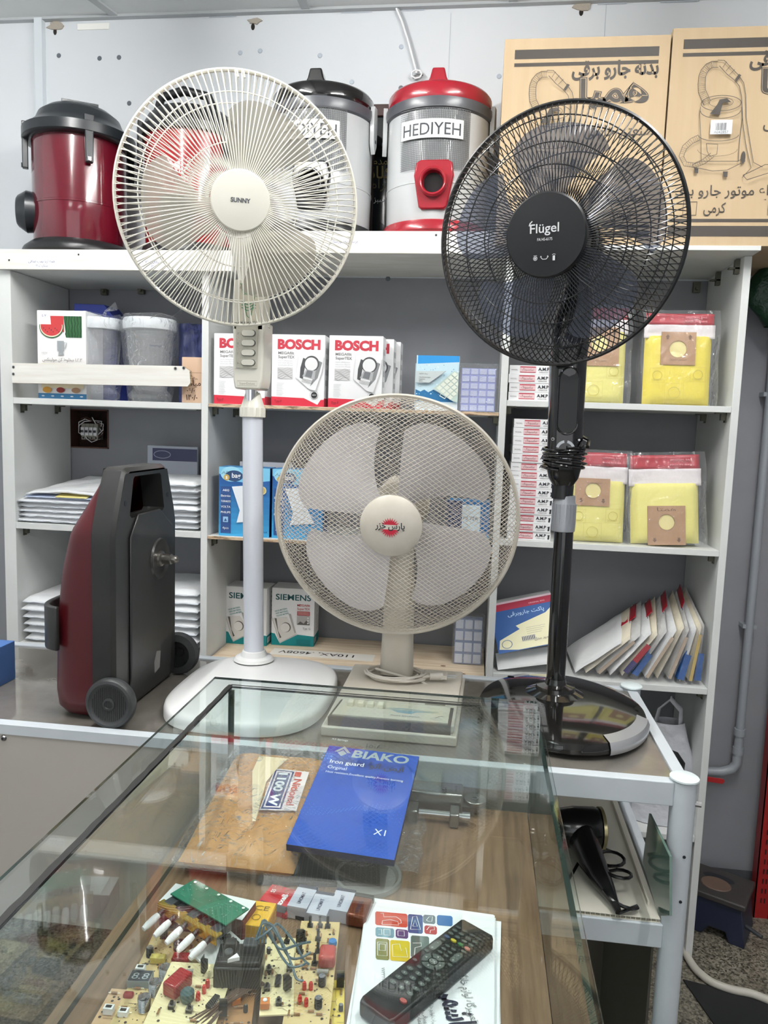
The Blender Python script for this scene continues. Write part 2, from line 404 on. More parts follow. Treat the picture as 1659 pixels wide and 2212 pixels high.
# ================================================================ THE SHELVING UNIT
D = 2.10; DB = 2.415
shelf = thing('shelving_unit', 'tall white built-in shelving unit with three bays standing against the grey wall', 'shelving unit', (-.37, 2.26, 0))
UPX = [(-1.409, -1.371), (-.795, -.775), (.045, .064), (.645, .664)]
UPTOP = [1.887, 1.887, 1.937, 1.938]
for (a, b), zt in zip(UPX, UPTOP):
    mb = MB(); mb.b2((a, D, 0), (b, DB, zt), WHITE_BOARD); mb.build('side_panel', shelf, bevel=.001, smooth=0)
BRK = mat('bracket_steel', C8(104, 104, 92), .4, .7)
def shelf_board(x0, x1, z0, z1, m, y0=D, edge=None, brk=True, name='shelf_board'):
    mb = MB(); mb.b2((x0+.0005, y0, z0), (x1-.0005, DB, z1), m)
    if edge: mb.b2((x0+.001, y0-.0015, z0+.0004), (x1-.001, y0, z1-.0004), edge)
    o = mb.build(name, shelf, smooth=0, bevel=.0008)
    if brk:
        for sx, bx in ((1, x0), (-1, x1)):
            for by in (y0+.035, y0+.22):
                m2 = MB(); m2.b2((bx, by, z0-.003), (bx+sx*.028, by+.016, z0), BRK); m2.b2((bx, by, z0-.026), (bx+sx*.003, by+.016, z0), BRK)
                m2.b2((bx+sx*.003, by+.002, z0-.02), (bx+sx*.014, by+.014, z0-.003), BRK)
                m2.build('shelf_bracket', o, smooth=0)
    return o
LX0, LX1, MX0, MX1, RX0, RX1 = -1.371, -.795, -.775, .045, .064, .645
for z0, z1 in ((1.505, 1.523), (1.134, 1.152), (.765, .782), (.40, .418)): shelf_board(LX0, LX1, z0, z1, WHITE_BOARD)
for z0, z1 in ((1.513, 1.523), (1.133, 1.143)): shelf_board(MX0, MX1, z0, z1, PLY_EDGE if 0 else WHITE_BOARD, edge=PLY_EDGE)
shelf_board(MX0, MX1, .738, .756, WHITE_BOARD); shelf_board(MX0, MX1, .40, .418, WHITE_BOARD, brk=False)
for z0, z1 in ((1.541, 1.557), (1.159, 1.175), (.777, .794), (.35, .366)): shelf_board(RX0, RX1, z0, z1, WHITE_BOARD)
# pine liner board lying on the middle bottom shelf, with a printed paper strip
mb = MB(); mb.b2((MX0+.004, D+.004, .7565), (MX1-.004, DB-.002, .772), PINE)
T0 = Matrix.Translation((0, 0, .772)); cv = Canvas(mb, T0)
mp = P(690, 1413, Z=.772)
cv.rect(mp.x-.15, mp.y-.036, mp.x+.17, mp.y+.030, ink(226, 222, 214))
cv.text(mp.x-.01, mp.y+.012, '110AX, .4608V', .036, INK, .01, fit=.235, rot=PI)
for kx, ky in ((-.66, 2.22), (-.02, 2.14), (-.08, 2.2), (-.2, 2.17)): cv.disc(kx, ky, .008, mat('pine_knot', C8(120, 84, 56), .7), .004)
o = mb.build('board', loc=(-.365, 2.26, .7565), smooth=0)
tag(o, 'pale pine board with upside down printed strip lying on the lowest middle shelf', 'board')
# tops
mb = MB(); mb.b2((UPX[0][0]+.0, D, 1.888), (UPX[1][1]-.008, DB, 1.9), WHITE_BOARD); mb.build('top_board', shelf, smooth=0)
WHWOOD = mat('whitewashed_timber', C8(232, 231, 226), .5, kind='noise', col2=C8(216, 213, 204), scale=3, stretch=(2, 10, 30))
mb = MB(); mb.b2((-1.394, D-.004, 1.9), (-.702, DB, 1.941), WHWOOD)
mb.b2((-1.394, D-.018, 1.886), (-.702, D-.004, 1.941), WHWOOD)
cv = Canvas(mb, Matrix.Translation((0, D-.018, 0)) @ FRONT)
for a, b, t1, t2 in ((60, 120, 'همه آریا پمپ صافی', 'ستارت ۱۱۰'), (303, 352, 'صافی ۳۰۰۰', '۱۳۰۰'), ):
    p, q = P(a, 580, Y=D-.018), P(b, 562, Y=D-.018)
    cv.rect(p.x, 1.889, q.x, 1.917, WHITE); cv.text((p.x+q.x)/2, 1.905, fa(t1), .011, BLUEPEN, fit=(q.x-p.x)*.95); cv.text((p.x+q.x)/2, 1.893, fa(t2), .010, BLUEPEN)
for x, y in ((20, 562), (170, 550)): p = P(x, y, Y=D-.018); cv.disc(p.x, p.z, .0026, INK)
mb.build('top_board', shelf, bevel=.001, smooth=0)
mb = MB(); mb.b2((-.70, D, 1.938), (UPX[2][1]-.012, DB, 1.993), WHWOOD)
mb.b2((-.70, D-.016, 1.936), (UPX[2][1]-.012, D, 1.994), WHWOOD)
cv = Canvas(mb, Matrix.Translation((0, D-.016, 0)) @ FRONT)
p, q = P(712, 535, Y=D-.016), P(775, 512, Y=D-.016); cv.rect(p.x, p.z, q.x, q.z, WHITE); cv.text((p.x+q.x)/2, p.z+.013, fa('پرنسا یونیورسال'), .012, BLUEPEN, fit=.075)
p = P(942, 508, Y=D-.016); cv.disc(p.x, p.z, .003, INK)
mb.build('top_board', shelf, bevel=.001, smooth=0)
mb = MB(); mb.b2((UPX[2][0]+.010, D-.06, 1.9385), (UPX[3][1], DB, 1.950), WHITE_BOARD); mb.build('top_board', shelf, bevel=.0008, smooth=0)
for sx, bx in ((-1, RX1),):
    for by in (D+.03, D+.19):
        m2 = MB(); m2.b2((bx, by, 1.912), (bx+sx*.026, by+.016, 1.916), BRK); m2.b2((bx, by, 1.9), (bx+sx*.012, by+.014, 1.936), BRK); m2.build('shelf_bracket', shelf, smooth=0)
# wall fixing brackets seen at the back of the bays
for x, y in ((228, 628), (308, 626), (1503, 622)):
    p = P(x, y, Y=WY-.004); m2 = MB(); m2.box((p.x, WY-.012, p.z), (.02, .014, .03), BRK); m2.cyl((p.x, WY-.02, p.z-.004), (p.x, WY-.03, p.z-.004), .006, BRK); m2.build('shelf_bracket', shelf)

# loose white plank across the left bay
pl = [P(24, 784, Y=D-.02), P(405, 791, Y=D-.02), P(411, 835, Y=D-.02), P(26, 827, Y=D-.02)]
mb = MB(); F1 = Matrix.Translation((0, D-.004, 0)) @ FRONT
out = [(pl[3].x, pl[3].z), (pl[2].x-.008, pl[2].z), (pl[2].x, pl[2].z+.01), (pl[1].x+.006, pl[1].z-.012), (pl[1].x-.014, pl[1].z), (pl[0].x, pl[0].z)]
mb.prism(out, 0, .016, PLY_EDGE, F1, WHWOOD)
cv = Canvas(mb, Matrix.Translation((0, D-.02, 0)) @ FRONT)
for x, y in ((29, 793), (29, 808), (379, 796), (397, 795)): p = P(x, y, Y=D-.02); cv.disc(p.x, p.z, .0045, STEEL); cv.disc(p.x, p.z, .0025, INK)
o = mb.build('plank', loc=((pl[0].x+pl[1].x)/2, D-.012, pl[3].z), smooth=0, bevel=.0008)
tag(o, 'short white plank screwed across the front of the upper left bay', 'plank')

# electrical box in the wall hole
eb = thing('circuit_breaker_box', 'open recess with old wired circuit breakers in the wall of the left bay', 'breaker box', ((HX0+HX1)/2, WY+.03, HZ0))
FRM = mat('old_meter_frame', C8(92, 62, 52), .7)
mb = MB()
for a, b in (((HX0, HZ0), (HX1, HZ0+.004)), ((HX0, HZ1-.004), (HX1, HZ1)), ((HX0, HZ0), (HX0+.004, HZ1)), ((HX1-.004, HZ0), (HX1, HZ1))): mb.b2((a[0], WY-.003, a[1]), (b[0], WY+.066, b[1]), FRM)
mb.build('frame', eb, smooth=0)
BRKR = mat('breaker_housing', C8(150, 148, 138), .5)
cx = (HX0+HX1)/2
for i in range(4):
    mb = MB(); x = cx-.024+i*.015; mb.b2((x-.007, WY+.012, HZ0+.028), (x+.007, WY+.05, HZ0+.082), BRKR); mb.b2((x-.006, WY+.005, HZ0+.042), (x+.006, WY+.012, HZ0+.07), WHITE)
    mb.b2((x-.004, WY+.001, HZ0+.052), (x+.004, WY+.006, HZ0+.06), DGREY)
    cv = Canvas(mb, Matrix.Translation((x, WY+.012, HZ0)) @ FRONT); cv.disc(0, .034, .003, INK)
    mb.build('breaker', eb, smooth=0, bevel=.001)
q_ = random.Random(5)
for i in range(7):
    mb = MB(); a0 = q_.uniform(0, 6)
    pts = [(cx+(.034+.012*math.sin(k*1.3+a0))*math.cos(a0+k*.55), WY+.018+.01*math.sin(k+a0), (HZ0+HZ1)/2+(.036+.01*math.cos(k*1.1+a0))*math.sin(a0+k*.55)) for k in range(8)]
    mb.tube(pts, .0016, (CARD, BLACKP, mat('brown_wire', C8(90, 60, 50), .5))[i % 3], 5); mb.build('wire', eb)
# ================================================================ ON TOP OF THE UNIT
def fp(Y): return lambda x, y: (P(x, y, Y=Y).x, P(x, y, Y=Y).z)
class WCanvas(Canvas):
    """marks wrapped round a drum of radius r standing at (cx, cy); x is arc length from the side facing -Y"""
    def __init__(s, mb, cx, cy, r, turn=0, step=0.00012):
        s.real = mb; s.cx, s.cy, s.r, s.turn = cx, cy, r, turn; s.k = .0004; s.step = step
        s.M = Matrix(); s.mb = s
    def add(s, vs, fs, mt, T):
        # cut long faces so that they follow the curve
        out = []; nf = []
        pts = [T @ Vector(p) for p in vs]
        for f in fs:
            xs = [pts[i].x for i in f]; n = max(1, int((max(xs)-min(xs))/.008)) if len(f) == 4 else 1
            if n == 1: b = len(out); out += [pts[i] for i in f]; nf.append(tuple(range(b, b+len(f)))); continue
            a, b_, c, d = [pts[i] for i in f]
            for k in range(n):
                q = [a.lerp(b_, k/n), a.lerp(b_, (k+1)/n), d.lerp(c, (k+1)/n), d.lerp(c, k/n)]
                b = len(out); out += q; nf.append((b, b+1, b+2, b+3))
        w_ = []
        for p in out:
            a = p.x/s.r+s.turn; w_.append((s.cx+(s.r+p.z)*math.sin(a), s.cy-(s.r+p.z)*math.cos(a), p.y))
        s.real.add(w_, nf, mt)
    def text(s, x, y, t, size, mt, bold=0.0, fit=None, align='c', rot=0, sh=0.0):
        v, f, x0, x1, y0, y1 = text_geo(t, bold); sx = fit/(x1-x0) if fit else size
        ox = {'c': (x0+x1)/2, 'l': x0, 'r': x1}[align]
        s.add([((a-ox)*sx+sh*b*size, b*size, 0) for a, b in v], f, mt, s._T(x, y, rot)); return s

RED = mat('red_plastic', C8(150, 22, 38), 0.25, coat=.4); MAROON = mat('maroon_lacquer', C8(92, 14, 30), 0.16, coat=.8)
BRIGHTRED = mat('glossy_red_lacquer', C8(146, 22, 28), 0.14, coat=.8)
SILVER = mat('silver_grey_paint', C8(194, 197, 198), 0.22, coat=.5); COLLAR = mat('grey_collar_plastic', C8(78, 80, 85), 0.3)
LIDG = mat('charcoal_lid_plastic', C8(30, 34, 38), 0.3)
def canister(label, cx, cy, z0, r, zb, body, lid_m, style, base_m):
    t = thing('canister_vacuum', label, 'vacuum cleaner', (cx, cy, z0), group='canister vacuums on top of the shelving unit')
    T0 = Matrix.Translation((cx, cy, 0))
    rb = r+.030 if style == 'round' else r+.012
    mb = MB(T0); mb.lathe([(1e-4, z0+.001), (rb*.96, z0+.001), (rb, z0+.008), (rb, z0+.018), (rb-.004, z0+.026), (r+.006, z0+.042 if style == 'round' else z0+.034), (1e-4, z0+.042 if style == 'round' else z0+.034)], base_m, seg=48); mb.build('base_ring', t)
    mb = MB(T0); mb.lathe([(r-.004, z0+.034), (r-.002, z0+.038), (r, (z0+zb)/2-.03), (r+.0015, (z0+zb)/2-.029), (r+.0015, (z0+zb)/2-.024), (r, (z0+zb)/2-.023), (r+.001, zb), (1e-4, zb)], body, seg=64)
    wc = WCanvas(mb, 0, 0, r)
    if style == 'dots':
        GR = ink(96, 98, 100); tt = mb.M; xc, zc_ = .0, (z0+zb)/2+.085
        x0, x1, y0, y1 = -.092, .092, zc_-.08, zc_+.075
        x0 += -.005 
        for i in range(40): xx = x0+(x1-x0)*i/39; wc.rect(xx-.0011, y0, xx+.0011, y1, GR)
        wc.k += .0002
        for i in range(34): yy = y0+(y1-y0)*i/33; wc.rect(x0, yy-.0006, x1, yy+.0006, GR)
        wc.k += .0002
        wc.rect(x0+.004, zc_-.005, x1-.02, zc_+.043, ink(214, 216, 216)); wc.k += .0002
        wc.text((x0+x1)/2-.008, zc_+.003, 'HEDIYEH', .044, ink(40, 44, 50), .004, fit=.15)
        wc.k += .0002
    if style == 'red':
        WR = ink(226, 190, 190); wc.text(-.005, (z0+zb)/2+.045, 'RIMA', .055, WR, .02, fit=.13); wc.text(0, (z0+zb)/2+.02, 'M-3000', .022, WR, .01, fit=.10)
        for k in range(3): wc.rect(-.06, (z0+zb)/2+.006-k*.008, .06, (z0+zb)/2+.009-k*.008, WR)
    if style == 'round':
        wc.text(-.118, (z0+zb)/2+.06, 'hl', .075, ink(190, 180, 184), -.01, fit=.035, sh=.2)
    mb.build('drum', t)
    # lid
    mb = MB(T0)
    if style == 'round':
        prof = [(r+.018, zb-.02), (r+.026, zb-.014), (r+.026, zb+.012), (r+.008, zb+.024), (r*.93, zb+.040), (r*.86, zb+.062), (r*.68, zb+.080), (r*.35, zb+.089), (1e-4, zb+.090)]
        mb.lathe([(r, zb-.02)]+prof, lid_m, seg=56)
    elif style == 'red':
        mb.lathe([(r, zb-.012), (r+.012, zb-.01), (r+.014, zb+.012), (r+.004, zb+.026), (r*.94, zb+.05), (r*.8, zb+.066), (r*.5, zb+.076), (1e-4, zb+.078)], lid_m, seg=56)
    else:
        mb.lathe([(r+.001, zb+.026), (r+.003, zb+.03), (r+.002, zb+.062), (r-.004, zb+.070), (r*.8, zb+.078), (1e-4, zb+.082)], lid_m, seg=56)
    lid = mb.build('lid', t)
    if style == 'dots':
        mb = MB(T0); mb.lathe([(r+.001, zb-.004), (r+.008, zb), (r+.010, zb+.012), (r+.009, zb+.026), (r-.001, zb+.028)], COLLAR, seg=56); mb.build('collar', t)
        mb = MB(T0); mb.prism([(-.03, zb+.072), (.03, zb+.072), (.022, zb+.088), (.016, zb+.112), (-.016, zb+.112), (-.022, zb+.088)], .0, .05, lid_m, Matrix.Translation((0, -r*.45, 0)) @ FRONT); mb.build('lid_knob', lid, bevel=.004)
        mb = MB(T0); mb.lathe([(r*.62, zb+.07), (r*.66, zb+.086), (r*.5, zb+.088), (1e-4, zb+.088)], lid_m, seg=40); mb.build('lid_rim', lid)
        for s_ in (-1, 1):
            mb = MB(T0); Ms = Matrix.Rotation(R(s_*80), 4, 'Z') @ Matrix.Translation((0, -r-.004, 0)) @ FRONT
            mb.prism([(-.014, zb-.06), (0, zb-.085), (.014, zb-.06), (.016, zb), (.012, zb+.04), (-.012, zb+.04), (-.016, zb)], 0, .012, SILVER, Ms)
            mb.prism([(-.004, zb-.056), (.004, zb-.056), (.004, zb-.048), (-.004, zb-.048)], .012, .0135, DGREY, Ms); mb.build('latch', t, bevel=.002)
    if style == 'round':
        for s_, an in ((1, 38), (-1, -60), (1, 130)):
            mb = MB(T0); Ms = Matrix.Rotation(R(an), 4, 'Z') @ Matrix.Translation((0, -r-.006, 0)) @ FRONT
            mb.prism([(-.010, zb-.10), (.010, zb-.10), (.012, zb-.02), (.014, zb+.03), (-.014, zb+.03), (-.012, zb-.02)], .002, .018, LIDG, Ms)
            mb.prism([(-.006, zb-.098), (.006, zb-.098), (.006, zb-.085), (-.006, zb-.085)], .018, .022, CHROME, Ms)
            mb.build('latch', t, bevel=.003)
        mb = MB(T0 @ Matrix.Rotation(R(30), 4, 'Z')); mb.box((.0, -.035, zb+.083), (.10, .085, .010), LIDG); mb.prism([(-.022, 0), (.022, 0), (0, .020)], 0, .002, BLACKG, Matrix.Translation((.015, -.070, zb+.088))); mb.build('carry_handle', lid, bevel=.004)
        mb = MB(T0); Ms = Matrix.Rotation(R(-64), 4, 'Z') @ Matrix.Translation((0, -r, z0+.13)) @ Matrix.Rotation(R(90), 4, 'X') @ Matrix.Scale(1.25, 4)
        mb.lathe([(.045, -.01), (.048, .012), (.036, .03), (.03, .034), (.028, .01), (1e-4, .01)], LIDG, Ms, 28); mb.build('hose_inlet', t)
    if style == 'red':
        mb = MB(T0)
        mb.tube([(-.09, -.05, zb+.05), (-.07, -.06, zb+.10), (0, -.065, zb+.115), (.07, -.06, zb+.10), (.09, -.05, zb+.05)], .013, lid_m, 10); mb.build('carry_handle', lid)
        for an in (-62, 66):
            mb = MB(T0); Ms = Matrix.Rotation(R(an), 4, 'Z') @ Matrix.Translation((0, -r-.004, 0)) @ FRONT
            mb.prism([(-.018, zb-.09), (.018, zb-.09), (.026, zb-.03), (.024, zb+.03), (-.024, zb+.03), (-.026, zb-.03)], 0, .016, BLACKP, Ms); mb.build('latch', t, bevel=.004)
    if style in ('dots', 'red'):
        a = R({'dots': -2, 'red': 0}[style]); hm = RED if lid_m is RED else BLACKG
        zc_ = z0+.125 if style == 'dots' else z0+.10; k = 1.0
        Ms = Matrix.Rotation(a, 4, 'Z') @ Matrix.Translation((0.006, -r+.006, zc_)) @ FRONT
        mb = MB(T0)
        mb.prism([(-.048, .052), (-.053, .02), (-.038, -.06), (-.03, -.066), (.03, -.066), (.038, -.06), (.053, .02), (.048, .052), (.036, .06), (-.036, .06)][::1], -.012, .014, hm, Ms)
        mb.lathe([(.038, .01), (.038, .03), (.034, .034), (.029, .034), (.026, .012), (1e-4, .0145)], hm, Ms, 32)
        mb.lathe([(.0262, .0152), (1e-4, .0154)], mat('dark_inlet_opening', C8(14, 10, 12), .9), Ms, 28)
        mb.build('hose_inlet', t, bevel=.004)
    return t
v1 = canister('maroon canister vacuum with charcoal domed lid, leftmost on top of the unit', -1.236, 2.252, 1.9415, .134, 2.292, MAROON, LIDG, 'round', BLACKP)
v2 = canister('glossy red canister vacuum with black lid seen behind the white stand fan', -.888, 2.262, 1.9415, .136, 2.292, BRIGHTRED, BLACKP, 'red', BLACKP)
v3 = canister('silver canister vacuum with black lid and black base ring', -.49, 2.24, 1.9935, .142, 2.318, SILVER, BLACKG, 'dots', BLACKP)
v4 = canister('silver canister vacuum with red lid, red inlet and red base ring', -.158, 2.24, 1.9935, .142, 2.312, SILVER, RED, 'dots', RED)

# framed calligraphy picture against the wall
DKW = mat('dark_brown_frame_wood', C8(58, 34, 30), .35, coat=.3)
Yp = 2.402; f_ = fp(Yp); a = f_(783, 503); b = f_(848, 226); x0, z0, x1, z1 = -.40, 1.9935, -.225+.0, b[1]
pic = thing('framed_picture', 'dark framed black calligraphy picture leaning behind the two silver vacuums', 'picture', ((x0+x1)/2, Yp, z0))
mb = MB()
for p, q in (((x0, z0), (x1, z0+.035)), ((x0, z1-.035), (x1, z1)), ((x0, z0), (x0+.035, z1)), ((x1-.035, z0), (x1, z1))):
    mb.b2((p[0], Yp-.008, p[1]), (q[0], Yp+.015, q[1]), DKW)
mb.build('frame', pic, bevel=.003)
mb = MB(); mb.b2((x0+.03, Yp, z0+.03), (x1-.03, Yp+.008, z1-.03), mat('black_picture_print', C8(22, 28, 30), .08, coat=.6))
cv = Canvas(mb, Matrix.Translation((0, Yp, 0)) @ FRONT); GOLD = ink(150, 138, 84)
q_ = f_(820, 385)
cv.text(q_[0], q_[1], fa('کلام'), .05, GOLD, .01); cv.text(q_[0]-.01, q_[1]-.03, fa('گرامی'), .04, ink(96, 90, 60)); cv.text(q_[0]+.01, q_[1]+.04, fa('همدم'), .03, GOLD)
cv.text(q_[0], q_[1]-.07, fa('حسن') if 0 else fa('سبز'), .022, WHITE)
mb.build('print', pic, smooth=0)

# cable hanging from the ceiling edge
cb = [P(x, y, Y=WY-.012) for x, y in ((856, 18), (868, 45), (882, 90), (893, 130), (900, 158))]
mb = MB(); mb.tube(cb, .003, CARD, 8); mb.tube([v+Vector((.006, .002, 0)) for v in cb], .0022, mat('grey_cable', C8(170, 175, 180), .5), 8)
k = cb[-1]
mb.tube([k+Vector((.016*math.cos(t*.9), -.003, .012*math.sin(t*.9)-.004)) for t in range(10)], .0028, CARD, 6)
mb.cyl(k+Vector((-.012, 0, -.012)), k+Vector((.02, 0, -.004)), .004, STEEL)
o = mb.build('cable'); tag(o, 'thin white cable hanging down the wall above the red lidded vacuum, knotted at its end', 'cable')

# ---------------------------------------------------------------- the two printed cartons
CBOARD = mat('corrugated_cardboard', C8(190, 168, 136), .75, kind='noise', col2=C8(184, 161, 128), scale=2.5, stretch=(14, 14, 1))
CINK = ink(62, 56, 50, .6)
YF = 2.046
def hose(cv, pts, w, n):
    # ribbed hose outline
    L = []; 
    cv.line([(p[0], p[1]) for p in pts], .0012, CINK)
    for i in range(len(pts)-1):
        for k in range(n):
            t = k/n; x = pts[i][0]+(pts[i+1][0]-pts[i][0])*t; y = pts[i][1]+(pts[i+1][1]-pts[i][1])*t
            dx, dy = pts[i+1][0]-pts[i][0], pts[i+1][1]-pts[i][1]; L_ = math.hypot(dx, dy); nx, ny = -dy/L_*w, dx/L_*w
            cv.line([(x, y), (x+nx, y+ny)], .0006, CINK)
    cv.line([(pts[i][0]-(pts[min(i+1, len(pts)-1)][1]-pts[max(i-1, 0)][1])/math.hypot(pts[min(i+1, len(pts)-1)][0]-pts[max(i-1, 0)][0], pts[min(i+1, len(pts)-1)][1]-pts[max(i-1, 0)][1])*w,
              pts[i][1]+(pts[min(i+1, len(pts)-1)][0]-pts[max(i-1, 0)][0])/math.hypot(pts[min(i+1, len(pts)-1)][0]-pts[max(i-1, 0)][0], pts[min(i+1, len(pts)-1)][1]-pts[max(i-1, 0)][1])*w) for i in range(len(pts))], .0012, CINK)
def carton(name_label, x0, x1, z1, sticker):
    z0 = 1.9505
    t = thing('carton', name_label, 'box', ((x0+x1)/2, YF+.18, z0), group='printed cartons on top of the right bay')
    mb = MB(); mb.b2((x0, YF, z0), (x1, YF+.366, z1), CBOARD)
    cv = Canvas(mb, Matrix.Translation((0, YF, 0)) @ FRONT)
    # artwork measured on the right carton, moved with the carton
    s_ = .425/574.0*1.0
    def g(x, y):     # x,y in the zoomed reading of the right carton (2.865 px per photo px, from 1080,60)
        p = P(1080+x/2.865, 60+y/2.865, Y=YF); return (p.x-.419+x0, p.z-2.462+z1)
    W_ = x1-x0
    cv.rect(x0+.026, g(1130, 130)[1], x1-.026, g(1130, 70)[1], CINK); cv.rect(x0+.026, g(1130, 178)[1], x1-.026, g(1130, 155)[1], CINK)
    for u_, d_ in ((1200, 1180), (1285, 1222)): cv.rect(x0+.02, max(z0+.02, g(0, u_)[1]), x1-.02, g(0, d_)[1], CINK)
    cv.text(x0+W_*.68, g(0, 268)[1], fa('بدنه جارو برقی'), .046, CINK, .035, fit=W_*.52)
    OUT = ink(120, 112, 96)
    cv.text(x0+W_*.68, g(0, 430)[1], fa('همپا'), .075, CINK, .06, fit=.17)
    cv.text(x0+W_*.68, g(0, 430)[1], fa('همپا'), .075, CBOARD, .035, fit=.165); cv.text(x0+W_*.68, g(0, 430)[1], fa('همپا'), .075, CINK, .02, fit=.163)
    cv.text(x0+W_*.73, g(0, 640)[1], fa('صنعتی خانگی'), .036, CINK, .01, fit=W_*.42)
    cv.text(x0+W_*.47, g(0, 1040)[1], fa('مناسب انواع موتور جارو برقی'), .034, CINK, .008, fit=W_*.86)
    for k, tx in ((0.10, 'کرمی'), (.56, 'طوسی')):
        bx = x0+W_*k+.01; bz = g(0, 1158)[1]; cv.box(bx, bz, bx+.032, bz+.032, .0016, CINK); cv.text(bx+.075, bz+.006, fa(tx), .034, CINK, .008, fit=.052)
    hose(cv, [g(x, y) for x, y in ((1262, 478), (1245, 440), (1228, 400), (1226, 350), (1230, 300), (1245, 260), (1275, 225), (1310, 208), (1350, 206))], -.016, 4)
    cv.line([g(*p) for p in ((1345, 205), (1385, 206), (1475, 300), (1505, 345), (1518, 420), (1520, 560), (1545, 720), (1565, 835), (1620, 865))], .0014, CINK)
    cv.line([g(*p) for p in ((1355, 240), (1400, 290), (1450, 330), (1478, 365), (1492, 430), (1500, 600), (1520, 740), (1550, 870), (1495, 930))], .0014, CINK)
    cv.poly([g(*p) for p in ((1450, 325), (1475, 290), (1490, 298), (1462, 336))][::-1], CINK)
    for p, q in (((1375, 250), (1400, 215)), ((1395, 272), (1425, 238)), ((1415, 296), (1450, 262))): cv.line([g(*p), g(*q)], .001, CINK)
    c = g(1365, 470); rx = g(1490, 0)[0]-g(1365, 0)[0]
    cv.ring(c[0], g(0, 495)[1], rx, .0014, CINK, .018); cv.ring(c[0], g(0, 490)[1], rx*.6, .001, CINK, .011)
    for yy, ry in ((560, .018), (715, .014), (800, .016)):
        n = 16; cv.line([(c[0]+rx*math.cos(PI+PI*i/n), g(0, yy-(20 if yy < 700 else 30))[1]+ry*math.sin(PI+PI*i/n)) for i in range(n+1)], .0014 if yy != 800 else .0008, CINK)
    cv.line([g(1238, 495), g(1232, 540), g(1240, 700), g(1242, 830)], .0014, CINK); cv.line([g(1492, 495), g(1496, 560), g(1478, 700), g(1470, 830)], .0014, CINK)
    cv.line([g(1190, 850), g(1240, 830), g(1470, 830), g(1510, 800), g(1512, 830), g(1400, 885), g(1310, 890), g(1190, 865), g(1190, 850)], .0014, CINK)
    cv.disc(*g(1500, 805), .0055, CINK, .014); cv.poly([g(*p) for p in ((1198, 870), (1224, 875), (1222, 905), (1200, 900))], CINK); cv.poly([g(*p) for p in ((1375, 893), (1405, 893), (1402, 928), (1378, 925))], CINK)
    cv.poly([g(*p) for p in ((1293, 540), (1340, 480), (1355, 450), (1400, 442), (1425, 465), (1375, 470), (1355, 545))], CINK)
    hose(cv, [g(x, y) for x, y in ((1232, 700), (1190, 720), (1150, 755), (1133, 800), (1150, 835), (1200, 842), (1250, 820), (1300, 780))], -.012, 4)
    cv.line([g(*p) for p in ((1270, 725), (1340, 730), (1335, 790), (1290, 805), (1275, 770), (1270, 725))], .0014, CINK)
    cv.line([g(*p) for p in ((1495, 920), (1560, 890), (1630, 855), (1700, 850), (1700, 890), (1520, 948), (1495, 920))], .0016, CINK)
    if sticker:
        a = g(1292, 668); b = g(1432, 578); cv.rect(a[0], a[1], b[0], b[1], ink(226, 230, 232))
        for k in range(10): x = a[0]+.012+k*.0026; cv.rect(x, a[1]+.009, x+.0012+(k*7 % 3)*.0004, a[1]+.026, ink(110, 110, 112))
        cv.text((a[0]+b[0])/2, a[1]+.0015, 'A042857', .009, ink(120, 120, 122), fit=.034)
    mb.build('carton_body', t, smooth=0, bevel=.0015)
    mb = MB()   # top flaps and the tape joining them
    mb.b2((x0, YF+.001, z1), (x1, YF+.182, z1+.003), CBOARD); mb.b2((x0, YF+.184, z1), (x1, YF+.365, z1+.003), CBOARD)
    mb.build('top_flap', t, smooth=0)
    return t
carton('brown carton printed with a vacuum cleaner, half hidden by the black fan', .012, .414, 2.447, False)
carton('brown carton with vacuum cleaner print and barcode sticker at the right frame edge', .4185, .855, 2.461, True)

